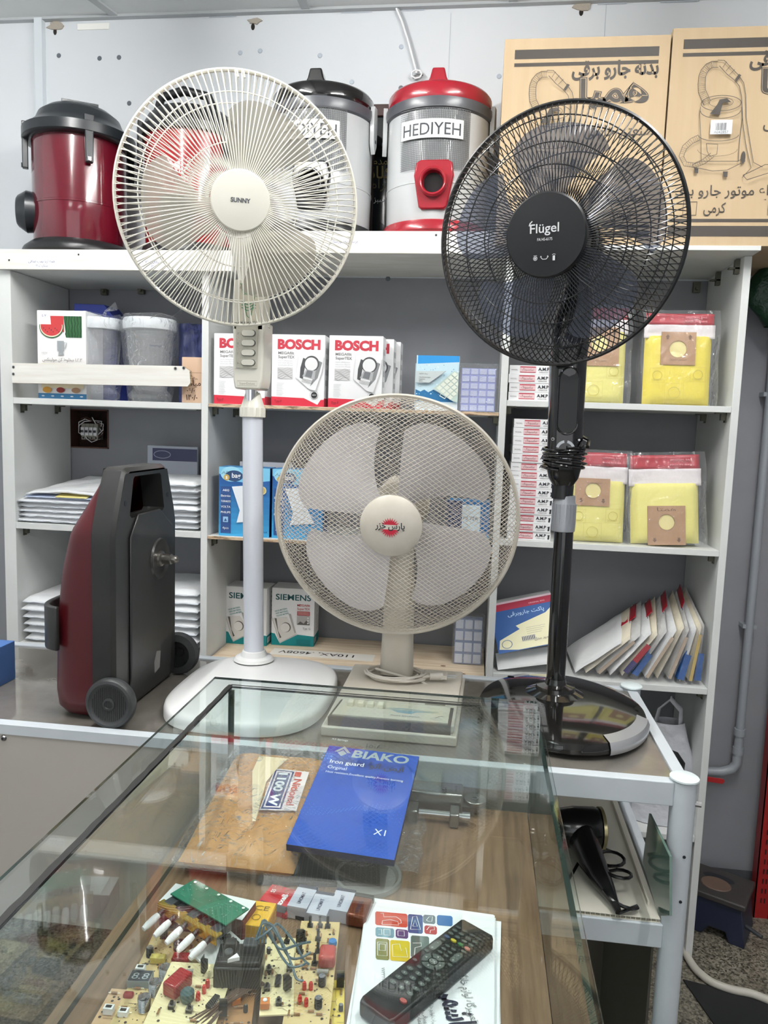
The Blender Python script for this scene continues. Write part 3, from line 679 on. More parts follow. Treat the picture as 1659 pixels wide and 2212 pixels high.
# ================================================================ STOCK IN THE BAYS
# --- filter bag boxes, middle bay upper shelf
REDB = ink(206, 40, 62); REDT = ink(190, 52, 68); GREYT = ink(120, 118, 118); LG = ink(196, 197, 198)
def filter_box(w=.150, h=.196, d=.062):
    t = thing('filter_bag_box', 'x', 'box', (0, 0, 0), group='white and red filter bag boxes')
    mb = MB(); mb.b2((-w/2, 0, 0), (w/2, d, h), CARD)
    cv = Canvas(mb, FRONT); X = lambda u: (u-.5)*w; Z = lambda v: (1-v)*h
    cv.poly([(X(0), Z(1)), (X(1), Z(1)), (X(1), Z(.90)), (X(.94), Z(.905)), (X(.88), Z(.975)), (X(.62), Z(.885)), (X(0), Z(.875))], REDB)
    cv.text(X(.51), Z(.195), 'BOSCH', .035, REDT, .055, fit=w*.81)
    cv.text(X(.12), Z(.275), 'MEGAfilt', .0105, GREYT, .015, align='l', fit=w*.30); cv.text(X(.12), Z(.33), 'SuperTEX', .0105, GREYT, .015, align='l', fit=w*.31)
    for v, tx in ((.375, 'noch effektiver'), (.405, 'even more effective'), (.435, 'encore plus efficace')): cv.text(X(.12), Z(v), tx, .0055, LG, align='l', fit=w*.28)
    cv.rect(X(.11), Z(.62), X(.40), Z(.46), ink(206, 206, 206))
    for k in range(7): cv.line([(X(.12+.27*i/9), Z(.60-.02*k+.02*math.sin(i*.8+k))) for i in range(10)], .0012, ink(140+k*8, 140+k*8, 140+k*8))
    cv.lines(X(.10), Z(.68), w*.15, 13, h*.0145, ink(170, 172, 174), .0005)
    cv.text(X(.06), Z(.955), 'Typ:P', .0095, ink(120, 20, 34), .01, align='l')
    cv.disc(X(.82), Z(.84), w*.058, ink(40, 40, 42)); cv.ring(X(.82), Z(.84), w*.08, .0004, GREYT); cv.text(X(.82), Z(.848), 'NEW', .005, WHITE)
    # the bag holder drawing, tilted
    cv.poly([(X(.52), Z(.235)), (X(.99), Z(.29)), (X(.96), Z(.50)), (X(.84), Z(.78)), (X(.72), Z(.76)), (X(.47), Z(.60))], ink(228, 229, 230))
    DG = ink(70, 72, 74)
    cv.poly([(X(.60), Z(.32)), (X(.66), Z(.34)), (X(.60), Z(.62)), (X(.54), Z(.60)), (X(.55), Z(.46))], DG)
    cv.poly([(X(.90), Z(.36)), (X(.96), Z(.38)), (X(.88), Z(.60)), (X(.74), Z(.72)), (X(.82), Z(.55))], ink(130, 132, 134))
    cv.disc(X(.76), Z(.40), w*.145, DG); cv.disc(X(.755), Z(.405), w*.12, ink(226, 227, 228))
    cv.poly([(X(.66), Z(.48)), (X(.84), Z(.50)), (X(.82), Z(.62)), (X(.59), Z(.58))], ink(170, 172, 174)); cv.poly([(X(.68), Z(.49)), (X(.79), Z(.505)), (X(.76), Z(.60)), (X(.64), Z(.58))], ink(110, 112, 116))
    for k in range(4): cv.line([(X(.58), Z(.61+k*.015)), (X(.79), Z(.64+k*.015))], .0008, GREYT)
    c2 = Canvas(mb, Matrix.Translation((w/2, 0, 0)) @ Matrix.Rotation(R(90), 4, 'Z') @ FRONT)
    c2.rect(0, 0, d, h*.12, REDB)
    for k in range(4): c2.rect(d*.2, h*(.3+.15*k), d*.8, h*(.38+.15*k), LG)
    mb.build('carton_body', t, smooth=0, bevel=.0006)
    mb = MB(); mb.b2((-w/2+.001, .001, h), (w/2-.001, d-.001, h+.0006), CARD); mb.b2((-w/2+.001, -.0004, h-.012), (w/2-.001, .0004, h), CARD); mb.build('tuck_flap', t, smooth=0)
    return t
Zs = 1.5235
fb = filter_box(); fbx = []
for i, (xa, xb_, lab) in enumerate(((455, 578, 'white and red filter bag box partly behind the white fan control head'), (583, 703, 'white and red filter bag box in the middle of the front row'), (706, 827, 'white and red filter bag box at the right end of the front row'))):
    a, b = P(xa, 860, Y=2.105), P(xb_, 866, Y=2.105)
    M = frame(((a.x+b.x)/2, 2.104+(.0 if i else .002), Zs), R((-1.0, .6, .3)[i]))
    if i == 0: fb.matrix_world = M; WM[fb.name] = M; fb['label'] = lab; fbx.append(fb)
    else: fbx.append(copy_tree(fb, M, lab))
for i, (dx, dy, lab) in enumerate(((.022, .068, 'white and red filter bag box peeking out right of the front row'), (.034, .136, 'white and red filter bag box in the third row, at the back'))):
    fbx.append(copy_tree(fb, frame((P(766, 866, Y=2.105).x+dx, 2.104+dy, Zs), 0), lab))
# --- light blue hygiene filter box and the violet wrapped filter beside it
SKY = ink(70, 150, 206)
hb = thing('filter_box', 'pale blue hygiene filter box with bright blue band beside the violet wrapped filter', 'box', (P(942, 880, Y=2.13).x, 2.13, Zs), R(-1))
w_, h_ = .118, .150; mb = MB(WM[hb.name]); mb.b2((-w_/2, 0, 0), (w_/2, .03, h_), ink(222, 232, 236))
cv = Canvas(mb, WM[hb.name].inverted() @ WM[hb.name] @ FRONT)
X = lambda u: (u-.5)*w_; Z = lambda v: (1-v)*h_
cv.rect(X(0), Z(.86), X(1), Z(.02), ink(196, 222, 232)); cv.poly([(X(.03), Z(.155)), (X(1), Z(.11)), (X(1), Z(0)), (X(.03), Z(0))], ink(40, 146, 214))
cv.poly([(X(0), Z(.84)), (X(0), Z(.62)), (X(.12), Z(.66)), (X(.2), Z(.62)), (X(.3), Z(.67)), (X(.42), Z(.62)), (X(.7), Z(.75)), (X(1), Z(.84))], ink(34, 110, 160))
q_ = random.Random(8)
for k in range(60): x, y = q_.random(), q_.uniform(.17, .72); cv.disc(X(x), Z(y), q_.uniform(.0006, .002), ink(226, 238, 242) if k % 3 else ink(130, 176, 200), seg=7)
cv.poly([(X(0), Z(.50)), (X(.33), Z(.50)), (X(.70), Z(.28)), (X(0), Z(.29))], ink(196, 206, 206)); cv.line([(X(0), Z(.50)), (X(.33), Z(.50)), (X(.70), Z(.28))], .001, GREYT)
for v, tx in ((.35, 'HEPA filter'), (.41, 'Hochleistungs-'), (.445, 'hygiene'), (.48, 'filter')): cv.text(X(.08), Z(v), tx, .0055, GREYT, align='l')
cv.poly([(X(.42), Z(.60)), (X(.88), Z(.28)), (X(1), Z(.30)), (X(1), Z(.84)), (X(.9), Z(.83))], ink(190, 208, 200))
for i in range(5):
    for j in range(4):
        x, y = .50+.085*i+.085*j*1.0, .59-.062*i+.055*j
        if x+.07 < 1: cv.poly([(X(x), Z(y)), (X(x+.07), Z(y+.045)), (X(min(1, x+.14)), Z(y-.005)), (X(x+.07), Z(y-.05))], ink(224, 230, 216))
cv.line([(X(.62), Z(.68)), (X(.58), Z(.73)), (X(.70), Z(.78)), (X(.75), Z(.72))], .003, ink(214, 226, 220))
mb.build('carton_body', hb, smooth=0, bevel=.0006)
mb = MB(WM[hb.name]); mb.b2((-w_/2-.004, .012, h_*.05), (-w_/2, .03, h_*.86), ink(190, 206, 214)); mb.build('side_flap', hb, smooth=0)
VIO = mat('violet_filter_plastic', C8(150, 156, 206), .4); VIOC = mat('pleated_filter_paper', C8(196, 200, 222), .8, bump=.6, scale=400)
def pleat_filter(label, w, h, nx, nz, loc, rz, frame_m, cell_m, group=None, back=2):
    t = thing('wrapped_filter', label, 'filter', loc, R(rz), group); W = WM[t.name]
    for k in range(back):
        mb = MB(W); d0 = .002+k*.017
        mb.b2((-w/2, d0, .001), (w/2, d0+.014, h), frame_m)
        for i in range(nx):
            for j in range(nz):
                cw, ch = w/nx, h/nz
                mb.b2((-w/2+cw*i+cw*.09, d0-.0012, ch*j+ch*.1+.001), (-w/2+cw*(i+1)-cw*.09, d0+.001, ch*(j+1)-ch*.1), cell_m)
        mb.build('filter_block', t, smooth=0, bevel=.0006)
    mb = MB(W)
    q_ = random.Random(int(w*1e4))
    mb.grid(lambda u, v: (-w/2-.006+(w+.012)*u, -.003-.0035*noise.noise(Vector((u*6, v*7, w*30))), .0008+(h+.012)*v), 18, 18, FILM2)
    mb.grid(lambda u, v: (w/2+.006+.003*noise.noise(Vector((u*6, v*7, 3))), -.003+(.017*back+.004)*u, .0008+(h+.012)*v), 6, 14, FILM2)
    mb.grid(lambda u, v: (-w/2-.006, -.003+(.017*back+.004)*u, .0008+(h+.012)*v), 6, 14, FILM2, flip=True)
    mb.grid(lambda u, v: (-w/2-.006+(w+.012)*u, -.003+(.017*back+.004)*v, h+.0128+.003*noise.noise(Vector((u*8, v*4, 9)))), 14, 4, FILM2)
    mb.build('plastic_wrapper', t)
    return t
pleat_filter('violet gridded vacuum filter in crinkled clear wrap on the upper middle shelf', .094, .118, 4, 6, (P(1031, 880, Y=2.125).x, 2.125, Zs), 1, VIO, VIOC)
pleat_filter('pale gridded filter pack in clear wrap at the right end of the pine board', .082, .140, 3, 4, (P(1009, 1437, Z=.772).x, P(1009, 1437, Z=.772).y+.004, .7725), 2, mat('pale_blue_filter_frame', C8(140, 152, 184), .4), mat('white_filter_pad', C8(218, 222, 232), .9, bump=.5, scale=300), back=2)

# --- blue bag boxes, middle shelf
def gradient_front(cv, X, Z, v0, v1, c0, c1, n=12):
    for k in range(n):
        t = (k+.5)/n; c = [int(c0[i]+(c1[i]-c0[i])*t) for i in range(3)]
        cv.k = .0002; cv.rect(X(0), Z(v0+(v1-v0)*(k+1)/n), X(1), Z(v0+(v1-v0)*k/n), ink(*c))
def bag_box(w=.150, h=.200, d=.07):
    t = thing('dust_bag_box', 'x', 'box', (0, 0, 0), group='blue dust bag boxes')
    mb = MB(); mb.b2((-w/2, 0, 0), (w/2, d, h), ink(24, 52, 100))
    cv = Canvas(mb, FRONT); X = lambda u: (u-.5)*w; Z = lambda v: (1-v)*h
    gradient_front(cv, X, Z, 0, 1, (22, 66, 132), (60, 160, 210)); cv.k = .0004
    cv.poly([(X(1), Z(0)), (X(1), Z(.18)), (X(.55), Z(.22)), (X(.3), Z(.2)), (X(0), Z(.1)), (X(0), Z(0))][::-1], ink(120, 190, 222))
    cv.disc(X(.24), Z(.10), .031, ink(150, 206, 228), .022); cv.disc(X(.30), Z(.125), .026, ink(40, 70, 110), .016); cv.disc(X(.15), Z(.15), .009, ink(190, 160, 90)); cv.text(X(.15), Z(.17), 's', .016, WHITE, .02)
    cv.text(X(.34), Z(.15), 'bag', .019, WHITE, .02, fit=.026); cv.scribble(X(.05), Z(.08), .03, .01, INK, 4)
    cv.rect(X(.04), Z(.96), X(.24), Z(.28), ink(40, 74, 130))
    for v, tx in ((.35, 'AEG'), (.43, 'Electrolux'), (.51, 'TORNADO'), (.59, 'VOLTA'), (.67, 'PHILIPS')): cv.text(X(.14), Z(v), tx, .0085, WHITE, .012, fit=w*(.13 if tx == 'AEG' else .19)); cv.rect(X(.05), Z(v+.022), X(.24), Z(v+.019), ink(80, 110, 160))
    cv.rect(X(.09), Z(.80), X(.19), Z(.72), ink(150, 190, 220)); cv.poly([(X(.11), Z(.785)), (X(.17), Z(.785)), (X(.14), Z(.74))], ink(40, 74, 130)); cv.text(X(.14), Z(.90), '4pcs', .010, WHITE, fit=.018)
    cv.poly([(X(.26), Z(.28)), (X(.42), Z(.62)), (X(.36), Z(.80)), (X(.84), Z(.76)), (X(.5), Z(.26))], ink(226, 232, 238))
    cv.disc(X(.86), Z(.32), .012, ink(214, 204, 160)); cv.disc(X(.86), Z(.32), .009, ink(190, 170, 100)); cv.text(X(.86), Z(.335), '1', .013, WHITE, .02)
    cv.text(X(.82), Z(.935), 'Electrolux', .009, ink(20, 50, 110), .01, fit=w*.3)
    mb.build('carton_body', t, smooth=0, bevel=.0006)
    mb = MB(); mb.b2((-w/2+.001, .001, h), (w/2-.001, d-.001, h+.0006), ink(60, 120, 170)); mb.build('tuck_flap', t, smooth=0)
    return t
bb = bag_box(); Z2 = 1.1435
a = P(473, 1148, Z=Z2); xs1 = P(473, 1120, Y=2.115).x+.075
M = frame((xs1, 2.115, Z2), R(1.5)); bb.matrix_world = M; WM[bb.name] = M; bb['label'] = 'blue dust bag box standing behind the white fan pole'
copy_tree(bb, frame((xs1+.157, 2.118, Z2), 0), 'blue dust bag box overlapped by the left rim of the mesh fan')
def plain_box(label, w, h, d, loc, rz, base, marks, group=None, name='filter_box'):
    t = thing(name, label, 'box', loc, R(rz), group); mb = MB(WM[t.name]); mb.b2((-w/2, 0, 0), (w/2, d, h), base)
    cv = Canvas(mb, FRONT)
    marks(cv, lambda u: (u-.5)*w, lambda v: (1-v)*h, w, h)
    mb.build('carton_body', t, smooth=0, bevel=.0006)
    mb = MB(WM[t.name]); mb.b2((-w/2+.001, .001, h), (w/2-.001, d-.001, h+.0008), base); mb.build('tuck_flap', t, smooth=0)
    return t
def mk1(cv, X, Z, w, h):
    cv.rect(X(0), Z(1), X(1), Z(0), ink(46, 100, 150)); cv.rect(X(0), Z(.7), X(.35), Z(0), ink(46, 60, 96)); cv.rect(X(.35), Z(.66), X(.78), Z(.08), ink(206, 222, 230)); cv.text(X(.56), Z(.4), 'FILTER', .014, ink(90, 90, 96), .01); cv.rect(X(0), Z(1), X(1), Z(.72), ink(70, 158, 206))
    cv.lines(X(.06), Z(.2), w*.24, 6, h*.08, WHITE)
plain_box('small blue filter box seen through the mesh of the desk fan', .118, .132, .07, (P(1010, 1150, Y=2.12).x, 2.12, Z2), 0, ink(56, 120, 168), mk1)
def mk2(cv, X, Z, w, h):
    cv.rect(X(.05), Z(.9), X(.95), Z(.5), ink(96, 100, 104)); cv.text(X(.5), Z(.4), 'FILTER', .02, GREYT, .01)
plain_box('flat grey and white box lying behind the blue dust bag boxes', .16, .212, .04, (xs1+.04, 2.195, Z2), 0, ink(170, 172, 178), mk2)
# --- teal boxes on the pine board
TEAL = ink(0, 132, 136); TEALD = ink(36, 92, 96)
def teal_box(w=.136, h=.184, d=.09):
    t = thing('vacuum_bag_box', 'x', 'box', (0, 0, 0), group='white and teal vacuum bag boxes on the pine board')
    mb = MB(); mb.b2((-w/2, 0, 0), (w/2, d, h), CARD); cv = Canvas(mb, FRONT); X = lambda u: (u-.5)*w; Z = lambda v: (1-v)*h
    cv.poly([(X(0), Z(1)), (X(1), Z(1)), (X(1), Z(.82)), (X(.62), Z(.80)), (X(.2), Z(.97)), (X(.08), Z(.80)), (X(0), Z(.79))], TEAL)
    cv.text(X(.09), Z(.20), 'SIEMENS', .026, TEALD, .02, align='l', fit=w*.83)
    for k, tx in enumerate(('NEUES MATERIAL', 'NEW MATERIAL', 'NOUVEAU MATERIEL')): cv.text(X(.08+.02*k), Z(.42+.04*k), tx, .0065, TEAL, .01, align='l', fit=w*.30, rot=R(16))
    cv.poly([(X(.02), Z(.53)), (X(.36), Z(.50)), (X(.62), Z(.80)), (X(.2), Z(.96))], ink(216, 214, 210)); cv.line([(X(.0), Z(.5)), (X(.2), Z(.96)), (X(.58), Z(.80))], .001, GREYT)
    cv.poly([(X(.07), Z(.53)), (X(.12), Z(.53)), (X(.16), Z(.75)), (X(.24), Z(.86)), (X(.20), Z(.88))], ink(96, 94, 92)); cv.disc(X(.34), Z(.68), .016, ink(90, 88, 86)); cv.disc(X(.325), Z(.685), .0145, ink(226, 224, 220))
    cv.poly([(X(.40), Z(.44)), (X(.45), Z(.44)), (X(.58), Z(.76)), (X(.55), Z(.78))], ink(170, 168, 164))
    cv.text(X(.60), Z(.30), 'MEGAfilt', .010, ink(176, 60, 60), .012, align='l', fit=w*.3); cv.text(X(.60), Z(.36), 'SuperTEX', .010, ink(176, 60, 60), .012, align='l', fit=w*.3)
    cv.rect(X(.60), Z(.46), X(.90), Z(.385), ink(178, 80, 80))
    for k in range(3): cv.rect(X(.62), Z(.405+k*.02), X(.88), Z(.40+k*.02), ink(226, 200, 196))
    cv.rect(X(.60), Z(.62), X(.90), Z(.47), ink(176, 174, 172)); cv.poly([(X(.60), Z(.62)), (X(.68), Z(.56)), (X(.76), Z(.60)), (X(.82), Z(.54)), (X(.90), Z(.60)), (X(.90), Z(.62))], ink(90, 88, 86))
    for k in range(3): cv.disc(X(.86), Z(.50+.045*k), .0028, WHITE); cv.text(X(.86), Z(.51+.045*k), '0', .004, INK)
    cv.text(X(.83), Z(.70), 'Typ: G', .009, GREYT, .01); cv.rect(X(.60), Z(.97), X(.92), Z(.88), ink(0, 112, 118))
    c2 = Canvas(mb, Matrix.Translation((w/2, 0, 0)) @ Matrix.Rotation(R(90), 4, 'Z') @ FRONT)
    c2.rect(0, 0, d, h*.17, TEAL); c2.rect(d*.12, h*.04, d*.5, h*.13, WHITE)
    for k in range(6): c2.rect(d*(.15+.055*k), h*.05, d*(.17+.055*k), h*.12, INK)
    for k in range(5): c2.disc(d*.5, h*(.9-.08*k), .003, GREYT); c2.lines(d*.3, h*(.5-.05*k), d*.4, 2, .003, GREYT)
    mb.build('carton_body', t, smooth=0, bevel=.0006)
    mb = MB(); mb.b2((-w/2+.001, .001, h), (w/2-.001, d-.001, h+.0006), CARD); mb.build('tuck_flap', t, smooth=0)
    return t
tb = teal_box(); zb_ = .7725
p1 = P(530, 1392, Z=zb_); p2 = P(648, 1385, Z=zb_)
M = frame((p1.x, p1.y, zb_), R(-2)); tb.matrix_world = M; WM[tb.name] = M; tb['label'] = 'white and teal bag box behind the white fan pole, left one on the pine board'
copy_tree(tb, frame((p1.x+.147, p1.y+.022, zb_), R(3)), 'white and teal bag box on the pine board, right one, beside the mesh fan')
# ---------------------------------------------------------------- LEFT BAY
ZL1, ZL2, ZL3 = 1.5235, 1.1525, .7825
def mkj(cv, X, Z, w, h):
    RM = ink(196, 60, 62); GM = ink(40, 92, 50)
    cv.rect(X(0), Z(1), X(1), Z(.94), ink(60, 130, 180))
    for k in range(5): cv.disc(X(.1+.2*k), Z(.97), .005, ink(220, 230, 238), .002)
    cv.poly([(X(.55), Z(.06)), (X(.92), Z(.06)), (X(.92), Z(.30)), (X(.6), Z(.30))][::-1], GM)
    for k in range(6): cv.line([(X(.60+.06*k+.012*math.sin(i*2.2+k)), Z(.06+.04*i)) for i in range(7)], .003, ink(22, 60, 32))
    cv.poly([(X(.28), Z(.06)), (X(.55), Z(.06)), (X(.56), Z(.24)), (X(.30), Z(.2))], RM)
    cv.disc(X(.30), Z(.18), w*.25, GM, h*.13, a0=170, a1=370); cv.disc(X(.30), Z(.178), w*.235, ink(230, 222, 200), h*.12, a0=170, a1=370); cv.disc(X(.30), Z(.175), w*.22, RM, h*.11, a0=170, a1=370)
    for k in range(9): cv.disc(X(.14+.04*k), Z(.20+.02*(k % 3)), .0012, INK, .002, seg=8)
    cv.text(X(.16), Z(.07), '٤٠٧', .010, BLUEPEN)
    cv.rect(X(.42), Z(.45), X(.56), Z(.34), ink(150, 156, 160)); cv.line([(X(.56), Z(.36)), (X(.62), Z(.36)), (X(.58), Z(.43))], .002, ink(150, 156, 160)); cv.poly([(X(.44), Z(.50)), (X(.56), Z(.50)), (X(.53), Z(.45)), (X(.46), Z(.45))], ink(150, 156, 160))
    cv.text(X(.16), Z(.49), 'NEW', .008, LG, .01); cv.text(X(.52), Z(.57), fa('مخلوط کن مولینکس') + ' ١.٢.٣', .013, GREYT, .01, fit=w*.82)
    cv.rect(X(.08), Z(.66), X(.96), Z(.60), ink(226, 206, 140)); cv.rect(X(.08), Z(.88), X(.96), Z(.66), ink(236, 228, 196))
    cv.disc(X(.2), Z(.90), .014, ink(214, 160, 60), .009); cv.disc(X(.48), Z(.90), .013, ink(150, 50, 44), .008); cv.disc(X(.8), Z(.90), .014, ink(176, 140, 110), .008)
jx = (P(80, 850, Y=2.125).x+P(190, 852, Y=2.125).x)/2
plain_box('white blender jug box with watermelon picture at the left end of the upper shelf', .151, .254, .10, (jx, 2.125, ZL1), 0, CARD, mkj, name='juicer_box')
mb = MB(); a = P(190, 657, Y=2.25); b = P(248, 690, Y=2.25)
mb.prism([(a.x-.04, ZL1), (b.x+.01, ZL1), (b.x+.01, b.z-.005), (b.x-.03, a.z-.002), (a.x-.04, a.z)], 0, .10, mat('royal_blue_card', C8(36, 54, 140), .5), Matrix.Translation((0, 2.34, 0)) @ FRONT)
o = mb.build('box', smooth=0, bevel=.002); tag(o, 'royal blue box showing behind the watermelon box and the bagged jars', 'box')
JAR = mat('frosted_clear_plastic', (0.95, 0.96, 0.97), .25, alpha=.24); JARL = mat('milky_white_lid', C8(226, 230, 232), .35)
def jar(label, cx, cy, r, h, seed, rz=0):
    t = thing('blender_jar', label, 'jar', (cx, cy, ZL1), rz, 'bagged blender jars in the upper left bay'); W = WM[t.name]
    mb = MB(W); n = 60; prof = []
    for k in range(13): u = k/12; prof.append((r*(.60+.30*u+(.06*math.sin(u*PI)*(1-u))), .036+h*.80*u))
    vs = []; fs = []
    for j, (rr, z) in enumerate(prof):
        for i in range(n):
            q = rr*(1+.018*(1 if i % 2 else -1)*(1 if 0 < j < 11 else 0)); a = 2*PI*i/n; vs.append((q*math.cos(a), q*math.sin(a), z))
    for j in range(12):
        for i in range(n): fs.append((j*n+i, j*n+(i+1) % n, (j+1)*n+(i+1) % n, (j+1)*n+i))
    mb.add(vs, fs, JAR); mb.lathe([(r*.2, .004), (r*.6, .0), (r*.80, .01), (r*.82, .02), (r*.60, .036), (1e-4, .038)], JAR, seg=40); mb.build('jar_body', t)
    mb = MB(W); z = .036+h*.8; mb.lathe([(r*.90, z-.006), (r*.98, z-.004), (r*1.0, z+.006), (r*1.0, z+.02), (r*.96, z+.028), (r*.5, z+.032), (1e-4, z+.032)], JARL, seg=48); mb.build('lid', t)
    mb = MB(W); top = z+.034
    def fn(u, v):
        a = 2*PI*u; zz = .001+top*v*1.0; rr = r*(.80+.28*min(1, v*1.3))*(1+.05*noise.noise(Vector((math.cos(a)*2.5+seed, math.sin(a)*2.5, v*5))))
        if v > .94: rr *= 1-(v-.94)*4; zz = top+.004+.01*noise.noise(Vector((a, seed, 2)))
        return (rr*math.cos(a), rr*math.sin(a), zz)
    mb.grid(fn, 64, 32, FILM2)
    mb.tube([(r*.5, -r*.6, top), (r*.62, -r*.7, top+.012), (r*.9, -r*.65, top+.02), (r*1.0, -r*.5, top+.028)], [.006, .003, .010, .014], FILM2, 8, sq=.3)
    wc = WCanvas(mb, 0, 0, r*.97); wc.scribble(-.03 if seed == 1 else -.045, h*.55 if seed == 1 else h*.72, .02 if seed == 1 else .035, .03 if seed == 1 else .006, BLUEPEN, seed, .0016 if seed == 1 else .0008)
    mb.build('plastic_bag', t); return t
jar('ribbed clear jar in plastic bag beside the watermelon box', P(218, 857, Y=2.2).x, 2.2, .068, .222, 1)
jar('ribbed clear jar in plastic bag, right one nearer the brown carton', P(325, 857, Y=2.19).x, 2.19, .078, .222, 2, 1)
NAVYB = mat('navy_polythene', C8(66, 74, 118), .3, alpha=.86, bump=.6, scale=20, bd=.01)
mb = MB(); x0_, x1_ = P(388, 700, Y=2.24).x, -.797
mb.grid(lambda u, v: (x0_+(x1_-x0_)*u, 2.235+.012*noise.noise(Vector((u*4, v*6, 1))), ZL1+.001+.236*v+.006*noise.noise(Vector((u*7, 2, 2)))*v), 20, 24, NAVYB)
mb.grid(lambda u, v: (x0_+(x1_-x0_)*u, 2.235+.05*v, ZL1+.236), 8, 4, NAVYB); mb.grid(lambda u, v: (x0_, 2.235+.05*u, ZL1+.001+.236*v), 4, 8, NAVYB, flip=True)
mb.b2((x0_+.008, 2.255, ZL1+.001), (x1_-.004, 2.285, ZL1+.22), ink(70, 76, 112))
cv = Canvas(mb, Matrix.Translation((0, 2.224, 0)) @ FRONT); c = P(415, 712, Y=2.224)
cv.text(c.x, c.z, fa('عیش'), .03, BLUEPEN, .01); cv.text(c.x+.01, c.z-.035, '١۴', .03, BLUEPEN, .01); cv.text(c.x-.02, c.z-.06, '١۴', .022, BLUEPEN)
o = mb.build('bag'); tag(o, 'navy blue polythene bag with pen writing standing behind the small brown carton', 'bag')
def mkb(cv, X, Z, w, h):
    MK = ink(70, 44, 30); cv.rect(X(0), Z(.34), X(1), Z(.33), ink(150, 120, 90)); cv.text(X(.55), Z(.62), fa('میاسا'), .022, MK, .012); cv.text(X(.45), Z(.78), '٠۶/٠', .02, MK, .012); cv.text(X(.5), Z(.94), '١۴٠/٠', .022, MK, .014); cv.scribble(X(.3), Z(.46), .03, .008, MK, 3)
bx = (P(390, 855, Y=2.11).x-.797)/2+.001
plain_box('small brown carton with marker writing beside the middle bay upright', abs(P(390, 855, Y=2.11).x+.797)-.004, .128, .09, (bx, 2.112, ZL1), 0, mat('plain_cardboard', C8(206, 176, 150), .75), mkb, name='carton')

# soft white packs in stacks
PACKM = mat('white_polythene_pack', C8(228, 230, 232), .35, bump=.7, scale=14, bd=.012); PACK2 = mat('milky_polythene', C8(214, 220, 228), .25, bump=.7, scale=22, bd=.012)
def soft_pack(w, d, h, m, seed, flap=True):
    t = thing('folded_bag_pack', 'x', 'pack', (0, 0, 0)); mb = MB()
    n = 22
    def sh(u, v, s_):
        a, b = 2*u-1, 2*v-1
        th = (1-abs(a)**9)*(1-abs(b)**9); th = max(0, th)**.3
        x = a*w/2*(1+.03*noise.noise(Vector((b*2, seed, 1)))); y = b*d/2*(1+.03*noise.noise(Vector((a*2, seed, 2))))
        nz = noise.noise(Vector((a*2.2, b*2.2, seed+(5 if s_ > 0 else 0))))
        return (x, y+d/2, h/2+s_*h*.70*th*(.86+.16*nz))
    mb.grid(lambda u, v: sh(u, v, 1), n, n, m); mb.grid(lambda u, v: sh(u, v, -1), n, n, m, flip=True)
    mb.build('pack_body', t, smooth=60)
    mb = MB(); mb.grid(lambda u, v: (-w/2+w*u, -.010*v+.006, h*.5+.003*noise.noise(Vector((u*9, seed, v*2)))-v*.002), 20, 3, PACK2); mb.build('sealed_edge', t, solid=.0008)
    return t
ORD = ['bottom', 'second from bottom', 'third from bottom', 'fourth from bottom', 'fifth from bottom', 'sixth from bottom', 'seventh from bottom', 'eighth from bottom', 'ninth from bottom', 'tenth from bottom', 'eleventh from bottom', 'twelfth from bottom', 'thirteenth from bottom', 'topmost']
def ordn(i, n): return 'topmost' if i == n-1 else ORD[i]
def stack(xc, y0, z0, n, w, d, h, what, grp, seed, m=PACKM, protos=2):
    q = random.Random(seed); pr = [soft_pack(w, d, h, m, seed+i*3) for i in range(protos)]
    for i in range(n):
        M = frame((xc+q.uniform(-.004, .004), y0+q.uniform(-.004, .006), z0+i*h*.985), R(q.uniform(-2.5, 2.5)))
        lab = what % ordn(i, n)
        if i < protos: o = pr[i]; o.matrix_world = M; WM[o.name] = M; o['label'] = lab
        else: o = copy_tree(pr[i % protos], M, lab)
        o['group'] = grp
mL = (P(25, 1130, Y=2.11).x+P(215, 1135, Y=2.11).x)/2
stack(mL+.006, 2.11, ZL2, 5, .255, .26, .0148, 'white polythene bag pack, %s of the left stack on the second shelf', 'bag packs in the left stack of the second shelf', 3)
mR = (P(318, 1150, Y=2.11).x-.797)/2
stack(-.939, 2.108, ZL2, 8, .266, .27, .0182, 'white polythene bag pack, %s of the right stack on the second shelf', 'bag packs in the right stack of the second shelf', 11)
mL3 = mL; stack(-1.235, 2.112, ZL3, 6, .25, .26, .0235, 'white polythene bag pack, %s of the left stack on the third shelf', 'bag packs in the left stack of the third shelf', 23)
stack(-.932, 2.112, ZL3, 8, .25, .26, .0240, 'white polythene bag pack, %s of the right stack on the third shelf', 'bag packs in the right stack of the third shelf', 31)
# the labelled sheet pack lying on the left stack and a dark labelled pack behind the right stack
zt = ZL2+5*.0148
t = thing('bag_pack', 'loose white bag pack with dark print and yellow edge, lying askew on the left stack', 'pack', (mL+.02, 2.115, zt)); W = WM[t.name]
mb = MB(W); q_ = random.Random(2)
mb.grid(lambda u, v: (-.115+.23*u+.055*v, .0+.27*v, .010+.040*v+.012*math.sin(u*3)*(1-v)+.006*noise.noise(Vector((u*4, v*4, 3)))), 20, 20, PACKM); mb.build('tissue_bag', t, solid=.006)
mb = MB(W); mb.grid(lambda u, v: (.02+.075*u+.055*(.55+.3*v), .15+.10*v, .010+.040*(.55+.37*v)+.0155), 6, 6, ink(84, 92, 110)); mb.build('printed_label', t)
mb = MB(W); mb.grid(lambda u, v: (-.12+.235*u, -.004+.04*v, .003+.008*v), 10, 3, ink(178, 190, 214)); mb.grid(lambda u, v: (-.02+.10*u, -.005+.04*v, .006+.010*v), 10, 3, ink(226, 214, 140)); mb.build('folded_edge', t, solid=.001)
mb = MB(); a = P(322, 1000, Y=2.36); b = P(430, 966, Y=2.36)
